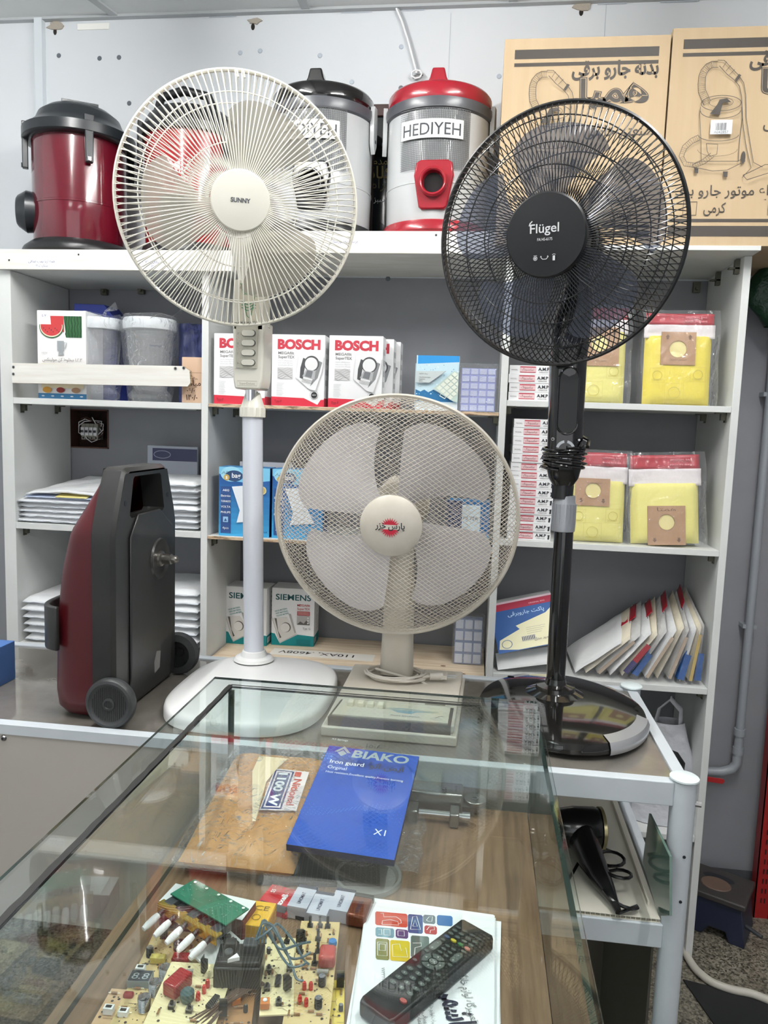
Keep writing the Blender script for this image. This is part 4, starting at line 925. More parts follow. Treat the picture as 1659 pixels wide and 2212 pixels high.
mb.box(((a.x+b.x)/2-.005, 2.366, (ZL2+b.z)/2+.0), (b.x-a.x, .012, b.z-ZL2-.001), ink(168, 174, 186))
cv = Canvas(mb, Matrix.Translation((0, 2.36, 0)) @ FRONT); cv.rect(a.x+.012, b.z-.048, b.x-.006, b.z-.008, ink(62, 66, 96)); cv.ring(a.x+.045, b.z-.028, .028, .002, ink(150, 156, 176), .012)
o = mb.build('bag_pack', smooth=0); tag(o, 'grey blue labelled pack standing upright behind the right stack of white packs', 'pack')
if 0: mb = MB(); mb.prism([(-.93, ZL3+.195), (-.81, ZL3+.195), (-.815, ZL3+.235), (-.86, ZL3+.222), (-.92, ZL3+.226)], 0, .02, mat('dark_blue_cloth', C8(56, 62, 74), .9), Matrix.Translation((0, 2.33, 0)) @ FRONT)

# ---------------------------------------------------------------- RIGHT BAY
ZR1, ZR2, ZR3 = 1.5575, 1.1755, .7945
def amp_box(w=.118, h=.0238, d=.17):
    t = thing('flat_filter_box', 'x', 'box', (0, 0, 0)); mb = MB(); mb.b2((-w/2, 0, 0), (w/2, d, h-.0006), CARD); cv = Canvas(mb, FRONT)
    cv.text(-w*.38, h*.38, 'MODEL:', .0052, GREYT, fit=w*.15)
    cv.rect(-w*.27, h*.16, w*.10, h*.86, ink(222, 190, 192)); cv.rect(-w*.26, h*.74, w*.09, h*.86, ink(176, 40, 60)); cv.rect(-w*.26, h*.16, w*.09, h*.24, ink(176, 40, 60)); cv.text(-w*.09, h*.40, fa('سامسونگ'), .008, ink(110, 50, 60), fit=w*.26)
    cv.text(w*.27, h*.42, 'A.M.P', .0115, INK, .03, fit=w*.25); cv.text(w*.27, h*.16, 'OPERATOR', .0044, GREYT, .01, fit=w*.2)
    cv.poly([(w*.43, h*.15), (w*.47, h*.15), (w*.48, h*.7), (w*.42, h*.62), (w*.44, h*.5)], INK)
    mb.build('carton_body', t, smooth=0, bevel=.0005)
    mb = MB(); mb.b2((-w/2-.0004, .002, h*.3), (-w/2, d*.9, h-.001), ink(214, 214, 214)); mb.build('tuck_flap', t, smooth=0); return t
ap = amp_box(); first = True
def amp_stack(xc, z0, n, y0, what, grp, seed, drift=0):
    global first
    q = random.Random(seed)
    for i in range(n):
        M = frame((xc+drift*i/n+q.uniform(-.0015, .0015), y0+q.uniform(-.002, .002), z0+i*.0238), R(q.uniform(-.8, .8)))
        if first: ap.matrix_world = M; WM[ap.name] = M; o = ap; o['label'] = what % ordn(i, n); first = False
        else: o = copy_tree(ap, M, what % ordn(i, n))
        o['group'] = grp
ax = (P(1097, 865, Y=2.12).x+P(1188, 865, Y=2.12).x)/2+.003
amp_stack(ax, ZR1, 4, 2.12, 'flat white filter box, %s of the short stack of four', 'flat filter boxes in the short stack', 5)
ax2 = P(1188, 1165, Y=2.12).x-.059
amp_stack(ax2, ZR2, 14, 2.12, 'flat white filter box, %s in the tall stack of fourteen', 'flat filter boxes in the tall stack', 6, .004)

YEL = mat('yellow_filter_paper', C8(232, 216, 84), .75, kind='noise', col2=C8(224, 206, 70), scale=5); YELP = mat('pale_yellow_filter_paper', C8(232, 226, 138), .75, kind='noise', col2=C8(226, 218, 124), scale=5)
KRAFT = mat('kraft_card_collar', C8(172, 136, 102), .8); CREAM = mat('cream_filter_paper', C8(228, 216, 150), .8); TISSUE = mat('white_tissue', C8(222, 216, 216), .8, bump=.5, scale=20, bd=.01)
REDH = mat('crimson_header_print', C8(170, 26, 44), .35)
def yellow_pack(label, x0, x1, y, z0, h, yel, card, hole, flip, header, hh, roll=0, lean=6, depth=.05, marks=1):
    w = x1-x0; W = Matrix.Translation(((x0+x1)/2, y, z0)) @ Matrix.Rotation(R(-lean), 4, 'X') @ Matrix.Rotation(R(roll), 4, 'Y')
    t = thing('filter_bag_pack', label, 'bag pack', M=W, group='wrapped yellow filter bag packs in the right bay')
    mb = MB(W); d = depth
    def pad(u, v, s_):
        a, b = 2*u-1, 2*v-1; th = max(0, (1-abs(a)**8)*(1-abs(b)**8))**.5
        return (a*w/2*.95, d/2+s_*d/2*th*(1 if s_ > 0 else 1)-0, .004+h*v)
    mb.grid(lambda u, v: pad(u, v, -1), 16, 18, yel); mb.grid(lambda u, v: pad(u, v, 1), 16, 18, yel, flip=True)
    BK = ink(196, 182, 70)
    cv = Canvas(mb, Matrix.Translation((0, .0, 0)) @ FRONT); cv.k = .0008
    if marks:
        for mx, mz, s_ in ((-w*.3, h*.40, .024), (w*.27, h*.42, .024), (-.01, h*.16, .03)): cv.box(mx-s_*.8, mz-s_*.7, mx+s_*.8, mz+s_*.9, .0006, BK); cv.ring(mx, mz+.002, s_*.5, .0012, BK); cv.lines(mx-s_*.6, mz-s_*.35, s_*1.2, 3, .002, BK)
    mb.build('paper_bag', t, smooth=60)
    mb = MB(W); cx0, cx1, cz0, cz1 = -w/2+w*card[0], -w/2+w*card[1], h*card[2], h*card[3]
    hx, hz, hr = -w/2+w*hole[0], h*hole[1], hole[2]
    sg = 28; ins = [(hx+hr*math.cos(2*PI*i/sg), hz+hr*math.sin(2*PI*i/sg)) for i in range(sg)]
    def edge(a):
        c, s_ = math.cos(a), math.sin(a); tx = ((cx1-hx) if c > 0 else (cx0-hx))/c if abs(c) > 1e-6 else 1e9; ty = ((cz1-hz) if s_ > 0 else (cz0-hz))/s_ if abs(s_) > 1e-6 else 1e9; q = min(tx, ty); return (hx+c*q, hz+s_*q)
    angs = sorted([2*PI*i/sg for i in range(sg)]+[math.atan2(b-hz, a-hx) % (2*PI) for a, b in ((cx0, cz0), (cx1, cz0), (cx1, cz1), (cx0, cz1))])
    n = len(angs); vs = []; 
    for yy in (-.0035, -.0015):
        vs += [(hx+hr*math.cos(a), yy, hz+hr*math.sin(a)) for a in angs]; vs += [(edge(a)[0], yy, edge(a)[1]) for a in angs]
    fs = []
    for i in range(n):
        j = (i+1) % n; fs += [(i, n+i, n+j, j)[::1], (2*n+i, 2*n+j, 3*n+j, 3*n+i), (n+i, 3*n+i, 3*n+j, n+j), (i, j, 2*n+j, 2*n+i)]
    mb.add(vs, fs, KRAFT)
    cv = Canvas(mb, Matrix.Translation((0, -.0035, 0)) @ FRONT); BR = ink(110, 80, 56); sgn = -1 if flip else 1
    tz = cz0+.012 if not flip else cz1-.014
    cv.text(hx, tz, fa('مخصوص سامسونگ') if marks else fa('همتا'), .007 if marks else .014, BR, rot=0, fit=(cx1-cx0)*.5)
    az = cz1-.014 if not flip else cz0+.014
    for ax_ in (cx0+(cx1-cx0)*.18, cx1-(cx1-cx0)*.18): cv.poly([(ax_-.003, az-sgn*.006), (ax_+.003, az-sgn*.006), (ax_+.003, az), (ax_+.006, az), (ax_, az+sgn*.007), (ax_-.006, az), (ax_-.003, az)][::sgn], BR)
    cv.ring(hx, hz-.0 if not marks else hz, hr*.99, .0006, BR)
    mb.add([(hx+hr*.98*math.cos(2*PI*i/sg), -.0012, hz+hr*.98*math.sin(2*PI*i/sg)) for i in range(sg)], [tuple(range(sg))[::-1]], CREAM)
    mb.build('card_collar', t, smooth=0)
    mb = MB(W); hz0 = h+.006
    mb.grid(lambda u, v: (-w/2+w*u, .012+.004*noise.noise(Vector((u*5, v*3, x0*9))), h-.01+hh*.55*v), 16, 6, TISSUE)
    mb.build('tissue_flap', t, solid=.002)
    mb = MB(W); zz = h-.01+hh*.55
    mb.grid(lambda u, v: (-w/2+w*(.02+.96*u), .012+.004*noise.noise(Vector((u*4, v, x0*5))), zz+hh*.45*v), 16, 4, REDH)
    cv = Canvas(mb, Matrix.Translation((0, .0075, 0)) @ FRONT); PK = ink(226, 150, 160); cv.text(w*.22, zz+hh*.26, 'ORIGINAL BAG', .006, PK, .01, fit=w*.3); cv.text(w*.22, zz+hh*.10, 'MADE IN IRAN', .006, PK, .01, fit=w*.3)
    mb.build('header_label', t, solid=.001)
    mb = MB(W); e = .008
    def sl(u, v): return (-w/2-e+(w+2*e)*u+.002*math.sin(v*9), -.007-.004*noise.noise(Vector((u*4, v*5, x0*13)))+.015*max(0, v-.8)*5*.8, .0008+(h+hh*.96)*v)
    mb.grid(sl, 26, 30, FILM); mb.grid(lambda u, v: (-w/2-e+.002*math.sin(v*9), -.007+(d+.01)*u, .0008+(h)*v), 5, 16, FILM, flip=True); mb.grid(lambda u, v: (w/2+e+.002*math.sin(v*9), -.007+(d+.01)*u, .0008+(h)*v), 5, 16, FILM)
    mb.build('plastic_sleeve', t)
    return t
def X_(px, py, Y): return P(px, py, Y=Y).x
yellow_pack('bright yellow wrapped filter bag pack with brown collar on the upper right shelf', X_(1386, 872, 2.125), X_(1540, 872, 2.125), 2.125, ZR1, .190, YEL, (.23, .72, .56, 1.02), (.47, .78, .0225), False, 1, .066)
yellow_pack('pale yellow wrapped filter bag pack directly right of the black fan column, upper shelf', X_(1225, 872, 2.135), X_(1352, 872, 2.135), 2.135, ZR1, .200, YELP, (.30, .84, .50, 1.02), (.50, .80, .022), False, 1, .07)
yellow_pack('pale yellow wrapped filter bag pack beside the tall flat box stack', X_(1222, 1165, 2.125), X_(1352, 1165, 2.125), 2.125, ZR2, .176, YELP, (.12, .70, .58, 1.01), (.42, .82, .0215), True, 1, .085, lean=8)
yellow_pack('pale yellow wrapped filter bag pack, tilted, its brown collar at the bottom right', X_(1362, 1168, 2.125), X_(1520, 1168, 2.125), 2.125, ZR2+.0045, .172, YELP, (.24, .76, .0, .62), (.5, .36, .0215), True, 1, .085, roll=-3, lean=8, marks=0)
mb = MB(); a = P(1120, 1, Y=2.2)
# leaning sleeves on the lowest visible shelf
SLV = [mat('cream_bag_paper', C8(226, 218, 196), .7, bump=.6, scale=16, bd=.01), mat('white_bag_paper', C8(224, 226, 226), .6, bump=.6, scale=16, bd=.01), mat('greyish_sleeve_paper', C8(204, 204, 202), .5, bump=.7, scale=20, bd=.012)]
BLU = ink(30, 84, 150); 
names = ['with a blue lower corner', 'with plain white face', 'with crimson header', 'with cream paper edge', 'with cream paper edge', 'with crimson and navy print', 'with blue striped front', 'with tan edge', 'with glossy folded front', 'with tan edge', 'with blue lower corner', 'with yellow stripe', 'with blue lower corner', 'with plain white face']
def sleeve(xb, ang, y0, th, dep, h1, h2, m, k, label):
    W = Matrix.Translation((xb, y0, ZR3+.001)) @ Matrix.Rotation(R(90-ang), 4, 'Y')
    t = thing('sleeve_pack', label, 'bag pack', M=W, group='sleeved vacuum bag packs leaning on the lowest right shelf')
    mb = MB(W); q = random.Random(k*5+1)
    def side(s_):
        def fn(u, v):
            hh_ = h1+(h2-h1)*u; a, b = 2*u-1, 2*v-1
            tk = th/2*(max(0, (1-a**8)*(1-b**8))**.4)*(.8+.25*noise.noise(Vector((u*3, v*4, k+.5))))
            return (-th/2+s_*tk, dep*u+.006*noise.noise(Vector((v*3, k, 0))), hh_*v+th*.35)
        return fn
    mb.grid(side(-1), 14, 18, m, flip=True); mb.grid(side(1), 14, 18, m)
    mb.build('paper_bag', t, smooth=60)
    xs = -th-.0006
    if k in (2, 4, 6, 9, 1):
        mb = MB(W); mb.grid(lambda u, v: (-th*.5-.003, dep*(.5+.42*u), (h1+(h2-h1)*(.5+.42*u))+th*.3-.006+.024*v), 6, 4, REDH); mb.grid(lambda u, v: (-th*.5-.002, dep*(.45+.5*u), (h1+(h2-h1)*(.45+.5*u))+th*.3-.02+.018*v), 6, 3, ink(50, 48, 110)); mb.build('header_label', t, solid=.001)
    if k in (0, 6, 10, 12):
        mb = MB(W); mb.prism([(0, .004), (dep*.12, .004), (.03, .05), (.0, .09)], 0, .002, BLU, Matrix.Translation((-th+.001, -.001, th*.3)) @ Matrix.Rotation(R(90), 4, 'Z') @ Matrix.Rotation(R(90), 4, 'X')); mb.b2((-th+.002, -.0035, .012), (-.002, -.002, h1*.55), BLU); mb.build('blue_print', t)
    if k == 5:
        mb = MB(W); mb.b2((-th+.002, -.004, .02), (-.002, -.002, h1*.4), ink(44, 40, 104)); mb.b2((-th+.002, -.004, h1*.4), (-.002, -.002, h1*.8), REDH); mb.build('printed_edge', t)
    if k in (3, 7, 9, 11):
        mb = MB(W); mb.b2((-th*.7, -.004, .01), (-th*.25, -.001, h1*.9), ink(196, 170, 96) if k == 11 else ink(190, 172, 150)); mb.build('paper_edge', t)
    mb = MB(W); mb.grid(lambda u, v: (-th-.002+(th+.002)*u, -.008-.003*noise.noise(Vector((u*3, v*6, k+3))), .001+(h1+.012)*v), 4, 14, FILM); mb.build('plastic_sleeve', t)
    return t
bx_ = [(1232, 38), (1256, 43), (1282, 47), (1309, 51), (1336, 55), (1362, 59), (1388, 63), (1414, 68), (1440, 73), (1464, 78), (1486, 83), (1504, 88)]
for i, (px_, an) in enumerate(bx_):
    b = P(px_, 1480+.06*(px_-1300), Y=2.12)
    sleeve(b.x+.012, an, 2.118+.004*(i % 3), .0190, .235, .150+.004*(i % 4), .215+.006*(i % 3), SLV[(i*2+1) % 3], i+1, 'leaning sleeved bag pack %s, %s' % (names[i+1], 'leftmost behind the black pole' if i == 0 else '%s from the left' % ['', 'second', 'third', 'fourth', 'fifth', 'sixth', 'seventh', 'eighth', 'ninth', 'tenth', 'eleventh'][i] if i < 11 else 'against the right side panel'))
# printed pack lying on its side at the left end, with another under it
for k, (lab, dz, lift, col) in enumerate((('blue and crimson printed bag pack leaning at the left end of the lowest right shelf', .052, 1, None), ('plain white crumpled bag pack lying under the blue printed one', .004, 0, None))):
    aL = 33-13*(1-lift)
    W = Matrix.Translation((X_(1071, 1440, 2.12)+.006, 2.118, ZR3+dz)) @ Matrix(((1, 0, 0, 0), (0, 1, 0, 0), (.60 if lift else .42, 0, 1, 0), (0, 0, 0, 1)))
    t = thing('printed_bag_pack' if lift else 'bag_pack', lab, 'bag pack', M=W)
    L_, H_ = (.155, .118) if lift else (.175, .040)
    mb = MB(W)
    mb.grid(lambda u, v: (L_*u, -.004*math.sin(PI*u)*math.sin(PI*v)-.002*noise.noise(Vector((u*4, v*4, 2)))+(.10*v if lift else .03*v), H_*v), 20, 14, SLV[1]); 
    mb.grid(lambda u, v: (L_*u, .018+(.10*v if lift else .03*v)+.03, H_*v), 6, 6, SLV[1], flip=True); mb.grid(lambda u, v: (L_*u, .0+.048*v, 0), 6, 2, SLV[1], flip=True); mb.grid(lambda u, v: (L_, .0+.048*u+(.10*v if lift else .03*v), H_*v), 2, 6, SLV[1])
    mb.grid(lambda u, v: (L_*u, (.10 if lift else .03)+.048*v, H_), 6, 2, SLV[1])
    mb.build('bag_body', t)
    if lift:
        mb = MB(W); T_ = Matrix(((1, 0, 0, 0), (0, .6, -.8, -.0065), (0, .8, .6, 0), (0, 0, 0, 1)))
        cv = Canvas(mb, T_); sH = H_/.8
        cv.rect(.0, 0, L_, sH, BLU); cv.rect(.0, sH*.86, L_, sH*1.0, ink(166, 24, 60)); cv.rect(0, sH*1.0, L_, sH*1.04, ink(226, 200, 210))
        cv.poly([(.004, .012), (.05, .002), (L_, .002), (L_, sH*.80), (L_*.85, sH*.66), (L_*.35, sH*.50), (L_*.40, sH*.42), (L_*.06, sH*.26)], ink(232, 228, 190))
        cv.text(L_*.55, sH*.72, fa('پاکت جاروبرقی'), .016, ink(190, 216, 240), .01, fit=.09); cv.text(L_*.75, sH*.9, 'ORIGINAL BAG', .006, ink(230, 180, 190), .01, fit=.04)
        cv.ring(L_*.16, sH*.16, .012, .002, ink(110, 130, 150)); cv.lines(L_*.5, sH*.42, .05, 4, .006, GREYT); cv.rect(L_*.40, sH*.16, L_*.62, sH*.26, ink(200, 200, 190))
        for k2 in range(8): cv.rect(L_*(.41+.026*k2), sH*.17, L_*(.42+.026*k2), sH*.25, INK)
        cv.text(L_*.72, sH*.14, fa('جدید مدل'), .010, GREYT, .01)
        mb.build('printed_face', t, smooth=0)
# carrier bag in the compartment underneath
t = thing('carrier_bag', 'white plastic carrier bag with black inside in the dark compartment under the right bay', 'bag', (P(1440, 1600, Y=2.2).x, 2.2, .367)); W = WM[t.name]
mb = MB(W)
mb.grid(lambda u, v: ((.10-.055*v*v)*math.sin(2*PI*u)*(1+.1*noise.noise(Vector((math.sin(2*PI*u)*2, v*3, 1)))), (.06-.03*v)*math.cos(2*PI*u), .001+.29*v), 40, 16, mat('white_polythene_bag', C8(196, 198, 204), .35, bump=.8, scale=12, bd=.02)); mb.build('bag_body', t)
mb = MB(W); mb.lathe([(.028, 0), (.05, .02), (.052, .05), (.03, .08), (1e-4, .09)], BLACKP, Matrix.Translation((-.01, -.052, .14)), 20, sy=.25); mb.build('dark_contents', t)
for s_ in (-1, 1):
    mb = MB(W); mb.tube([(s_*.035, 0, .28), (s_*.03, -.01, .33), (0, -.012, .36), (-.0, -.012, .37)], [.012, .01, .008, .004], MATS['white_polythene_bag'], 8, sq=.3); mb.build('handle', t)
# ================================================================ THE RACK TABLE
RW = mat('white_enamelled_steel', C8(204, 211, 216), .35, kind='noise', col2=C8(190, 197, 204), scale=6)
TT = .90
RX0_, RX1_, RY0, RY1 = -1.45, .365, 1.27, 1.729
rack = thing('rack_table', 'long white steel rack table carrying the red tank vacuum and the three fans', 'table', (-.5, 1.5, 0))
GTOP = mat('glossy_grey_worktop', C8(128, 122, 114), .10, kind='noise', col2=C8(92, 90, 86), scale=7, coat=.6)
mb = MB(); mb.b2((RX0_, RY0+.012, .884), (RX1_-.012, RY1-.012, .8995), GTOP); mb.build('worktop', rack, smooth=0)
def rail(y, zt, zb, x0, x1, name='rail'):
    mb = MB(); mb.b2((x0, y-.011, zb), (x1, y+.011, zt), RW); mb.build(name, rack, smooth=0, bevel=.0015)
rail(RY0, .9035, .862, RX0_, RX1_-.018); rail(RY1, .9035, .862, RX0_, RX1_-.018)
rail(RY0, .648, .606, -.31, RX1_-.018); rail(RY1, .648, .606, RX0_, RX1_-.018)
mb = MB(); mb.b2((RX1_-.012, RY0+.02, .866), (RX1_+.010, RY1-.02, .9045), RW); mb.build('rail', rack, smooth=0, bevel=.0015)
mb = MB(); mb.b2((RX1_-.012, RY0+.02, .606), (RX1_+.010, RY1-.02, .642), RW); mb.build('rail', rack, smooth=0, bevel=.0015)
CAPM = mat('enamelled_cap', C8(226, 238, 240), .35)
for x, y in ((RX1_, RY0), (RX1_, RY1), (RX0_, RY0), (RX0_, RY1)):
    mb = MB(); mb.cyl((x, y, 0), (x, y, .905), .0205, RW, seg=28)
    for zz in (.78, .70): mb.cyl((x+.004, y-.0205, zz), (x+.004, y-.0212, zz), .0028, INK, seg=8)
    post = mb.build('post', rack)
    mb = MB(); mb.lathe([(1e-4, .9125), (.021, .9125), (.0238, .9105), (.0238, .9075), (.020, .9055)], CAPM, Matrix.Translation((x, y, 0)), 32); mb.build('end_cap', post)
    mb = MB(); mb.cyl((x+.018, y-.006, .868), (x+.028, y-.008, .868), .005, STEEL, seg=8); mb.build('bolt', post)
PANEL = mat('warm_grey_panel', C8(178, 173, 166), .5, kind='noise', col2=C8(172, 167, 160), scale=3)
mb = MB(); mb.b2((RX0_, RY0-.014, .52), (-.31, RY0-.0115, .886), PANEL); fp_ = mb.build('front_panel', rack, smooth=0)
mb = MB(); mb.b2((RX0_, RY0-.016, .886), (-.31, RY0-.0105, .9045), RW); mb.build('edge_trim', rack, smooth=0)
s_ = P(8, 1594, Y=RY0-.014); mb = MB(); mb.lathe([(1e-4, .004), (.004, .0035), (.0062, 0)], STEEL, Matrix.Translation(s_) @ FRONT, 16); mb.lathe([(1e-4, .0042), (.0022, .0041)], INK, Matrix.Translation(s_) @ FRONT, 6); mb.build('screw', fp_)
mb = MB(); mb.b2((-.31, RY1-.03, .02), (RX1_-.016, RY1-.024, .60), mat('dark_brown_back_panel', C8(96, 92, 82), .5)); mb.build('back_panel', rack, smooth=0)
mb = MB(); mb.b2((RX1_-.026, RY0+.022, .02), (RX1_-.022, RY1-.024, .60), MATS['dark_brown_back_panel']); mb.build('end_panel', rack, smooth=0)
# lower shelf of hollow corrugated plastic
CORR = mat('white_corrugated_plastic', C8(226, 222, 208), .45)
mb = MB(); mb.b2((-.31, RY0-.006, .6485), (RX1_-.022, RY1-.012, .6495), CORR); mb.b2((-.31, RY0-.006, .6545), (RX1_-.022, RY1-.012, .6555), CORR)
x = -.31
while x < RX1_-.024: mb.b2((x, RY0-.006, .6495), (x+.0008, RY1-.012, .6545), CORR); x += .0085
mb.build('lower_shelf', rack, smooth=0)
mb = MB(); mb.b2((RX1_-.036, 1.30, .656), (RX1_-.033, 1.68, .664), CORR); mb.build('shelf_lip', rack, smooth=0)

# ---------------------------------------------------------------- TANK VACUUM standing on its end
X0t, Y0t = -.662, 1.455
tv = thing('tank_vacuum', 'dark grey and maroon tank vacuum standing upright on its wheels on the rack table', 'vacuum cleaner', (X0t, Y0t, .9))
DKP = mat('scuffed_charcoal_plastic', C8(40, 40, 38), .42, kind='noise', col2=C8(28, 29, 30), scale=9, coat=.15, p0=.3, p1=.8)
DKR = mat('maroon_shell_plastic', C8(72, 8, 17), .38, coat=.2)
W = Matrix.Translation((X0t, Y0t, .9))
def hw(z):
    if z < .02: return .128+.017*(z/.02)
    if z < .36: return .145
    u = (z-.36)/.12; return .145-.038*u-.012*u*u
def rdp(z):
    pts = [(0, .080), (.015, .094), (.05, .100), (.18, .096), (.28, .084), (.36, .062), (.42, .026), (.455, .004), (.485, .001)]
    for (a, b), (c, d) in zip(pts, pts[1:]):
        if z <= c: return b+(d-b)*(z-a)/(c-a)
    return .001
mb = MB(W); nz = 30; zs = [.006+.474*i/nz for i in range(nz+1)]
def redf(u, v):
    z = .006+.452*v; a = PI*u; c, s = math.cos(a), math.sin(a)
    return (-.043-rdp(z)*(abs(s)**.45), (hw(z)-.004)*(1 if c > 0 else -1)*abs(c)**.38, z)
mb.grid(redf, 40, 30, DKR, flip=True)
mb.add([redf(i/40, 0) for i in range(41)], [tuple(range(41))], DKR)
mb.build('upper_shell', tv, smooth=50)
mb = MB(W); # opening for the hand
# dark frame: outline in (y,z) with a handle opening, extruded in x
def outline(k=1.0, n=8):
    L = []
    zs = [.004+.472*i/26 for i in range(27)]
    L += [(hw(z)-(0 if z > .012 else .006), z) for z in zs]; L += [(hw(.476)-.016, .482)]
    return L + [(-y, z) for y, z in reversed(L)]
ol = outline(); n = len(ol)
ho = [(.080, .390), (.064, .459), (.058, .464), (-.058, .464), (-.064, .459), (-.080, .390), (-.072, .384), (.072, .384)]
def plate(xa, xb_, inset):
    # side wall
    vs = [(xa, y, z) for y, z in ol] + [(xb_, y*(1-inset/.145), .004+(z-.004)*(1-inset/.30)+inset*.3) for y, z in ol]
    mb.add(vs, [(i, (i+1) % n, n+(i+1) % n, n+i) for i in range(n)][::1], DKP)
plate(-.044, -.008, 0); 
o1 = [(-.008, y, z) for y, z in ol]; o2 = [(0, y*.955, .01+(z-.004)*.965+.003) for y, z in ol]
mb.add(o1+o2, [(i, (i+1) % n, n+(i+1) % n, n+i) for i in range(n)], DKP)
# face built as bands around the handle opening
def band(x, sc, zoff, rev=False):
    y_ = lambda z: hw(min(.476, max(.004, z)))*sc
    rows = [.013+.371*i/14 for i in range(15)]
    f = lambda q: tuple(reversed(q)) if rev else q
    for a, b in zip(rows, rows[1:]): mb.add([(x, -y_(a), a), (x, y_(a), a), (x, y_(b), b), (x, -y_(b), b)], [f((0, 1, 2, 3))], DKP)
    for s in (-1, 1):
        for (z0, i0), (z1, i1) in (((.384, .072), (.390, .080)), ((.390, .080), (.459, .064)), ((.459, .064), (.464, .058))):
            q = [(x, s*i0, z0), (x, s*y_(z0), z0), (x, s*y_(z1), z1), (x, s*i1, z1)]; mb.add(q, [f((0, 1, 2, 3)) if s > 0 else f((3, 2, 1, 0))], DKP)
    zt = .471 if x == 0 else .480
    mb.add([(x, -.058, .464), (x, .058, .464), (x, y_(.464), .464), (x, y_(zt)-.012*0, zt), (x, -y_(zt), zt), (x, -y_(.464), .464)], [f((0, 1, 2, 3, 4, 5))], DKP)
band(0, .955, 0); band(-.044, 1, 0, True)
m_ = len(ho)
mb.add([(0, y, z) for y, z in ho] + [(-.044, y*.92, z) for y, z in ho], [(i, m_+i, m_+(i+1) % m_, (i+1) % m_) for i in range(m_)], DKP)
mb.build('base_plate', tv, smooth=40)
mb = MB(W)   # raised middle of the plate
mb.prism([(-.085, .05), (-.10, .0), (.10, 0), (.11, .05), (.115, .33), (.05, .372), (-.05, .372), (-.085, .33)], 0, .005, DKP, Matrix(((0, 0, 1, 0), (1, 0, 0, 0), (0, 1, 0, .018), (0, 0, 0, 1)))); mb.build('belly_panel', tv, bevel=.004, seg=3)
for y in (-.098, .098): mb = MB(W); mb.cyl((-.001, y, .415), (.0008, y, .415), .0055, INK, seg=14); mb.build('screw_hole', tv)
# castor pin in its round well
mb = MB(W @ Matrix.Translation((.005, .045, .285)) @ Matrix.Rotation(R(90), 4, 'Y'))
mb.lathe([(.044, .0), (.042, .004), (.034, .002), (.030, .0015), (1e-4, .001)], mat('worn_dark_socket', C8(44, 44, 42), .3, coat=.4), seg=36); mb.build('castor_socket', tv)
mb = MB(W @ Matrix.Translation((.005, .045, .285)) @ Matrix.Rotation(R(90), 4, 'Y'))
mb.lathe([(.017, 0), (.016, .006), (.011, .008), (.011, .026), (.008, .028), (.008, .036), (.005, .040), (1e-4, .042)], mat('worn_steel', C8(120, 118, 112), .35, .9), seg=24); mb.build('castor_pin', tv)
for s in (-1, 1):
    mb = MB(W @ Matrix.Translation((.002, s*.158-.005, .048)) @ Matrix.Rotation(R(90 if s < 0 else -90), 4, 'X'))
    mb.lathe([(.030, -.012), (.045, -.010), (.048, -.002), (.048, .006), (.045, .011), (.040, .0125), (.037, .010), (.034, .0095), (.012, .0095), (.0115, .012), (.008, .0125), (.007, .010), (1e-4, .010)], mat('charcoal_tyre', C8(50, 52, 53), .45), seg=48)
    for k in range(17): w_ = math.sqrt(max(0, .033**2-(-.032+.004*k)**2)); mb.box((-.032+.004*k, 0, .0098), (.0012, 2*w_, .0008), DKP)
    wh = mb.build('wheel', tv)
mb = MB(W); mb.cyl((.012, -.158, .040), (.012, -.128, .040), .012, ink(206, 200, 180)); mb.build('axle', tv)
mb = MB(W)   # clip band round the shell
mb.grid(lambda u, v: (-.043-(rdp(.13)+.016)*(abs(math.sin(PI*(.10+.38*u)))**.45), (hw(.1)+.007)*(-1 if math.cos(PI*(.10+.38*u)) > 0 else 1)*abs(math.cos(PI*(.10+.38*u)))**.38, .135+.085*v+.0), 24, 2, DKP)
mb.build('clip_band', tv, solid=.010, bevel=.003)
mb = MB(W); cv = Canvas(mb, Matrix(((0, 0, 1, .005), (1, 0, 0, 0), (0, 1, 0, 0), (0, 0, 0, 1))))
cv.poly([(.02, .045), (.045, .05), (.05, .085), (.03, .09), (.018, .07)], mat('torn_sticker', C8(112, 110, 108), .6)); mb.build('sticker_remains', tv, smooth=0)

# ================================================================ FANS
def fan_frame(c, yaw, tilt): return Matrix.Translation(Vector(c)) @ Matrix.Rotation(R(yaw), 4, 'Z') @ Matrix.Rotation(R(-tilt), 4, 'X')
# head-local: front is -Y. pol(r, a, h): h towards the front
def pol(r, a, h): return (r*math.cos(a), -h, r*math.sin(a))
def wires(M, n, prof, rad, m, swirl=0.0, phase=0, seg=5):
    mb = MB(M); r0 = prof[0][0]; r1 = prof[-1][0]
    for i in range(n):
        a = 2*PI*(i+phase)/n
        pts = []
        for r, h in prof:
            t = (r-r0)/(r1-r0) if r1 != r0 else 0; pts.append(pol(r, a+swirl*t, h))
        mb.tube(pts, rad, m, seg, caps=False)
    return mb
def ring(mb, r, h, rad, m, n=96, seg=8): mb.tube([pol(r, 2*PI*i/n, h) for i in range(n)], rad, m, seg, closed=True)
def blade(M, a0, r0, r1, w0, w1, sweep, pitch, m, h0=0.0, ex=3.0, th=.0016):
    mb = MB(M)
    def fn(u, v):
        s = 2*u-1; rt = r1*(1-.13*abs(s)**ex); r = r0+(rt-r0)*v
        q = v**.75; wd = w0+(w1-w0)*q
        a = a0+sweep*v+s*wd
        arc = s*wd*r
        return pol(r, a, h0+arc*math.tan(pitch)*(1-.35*v)+.006*(1-s*s))
    mb.grid(fn, 18, 16, m)
    return mb
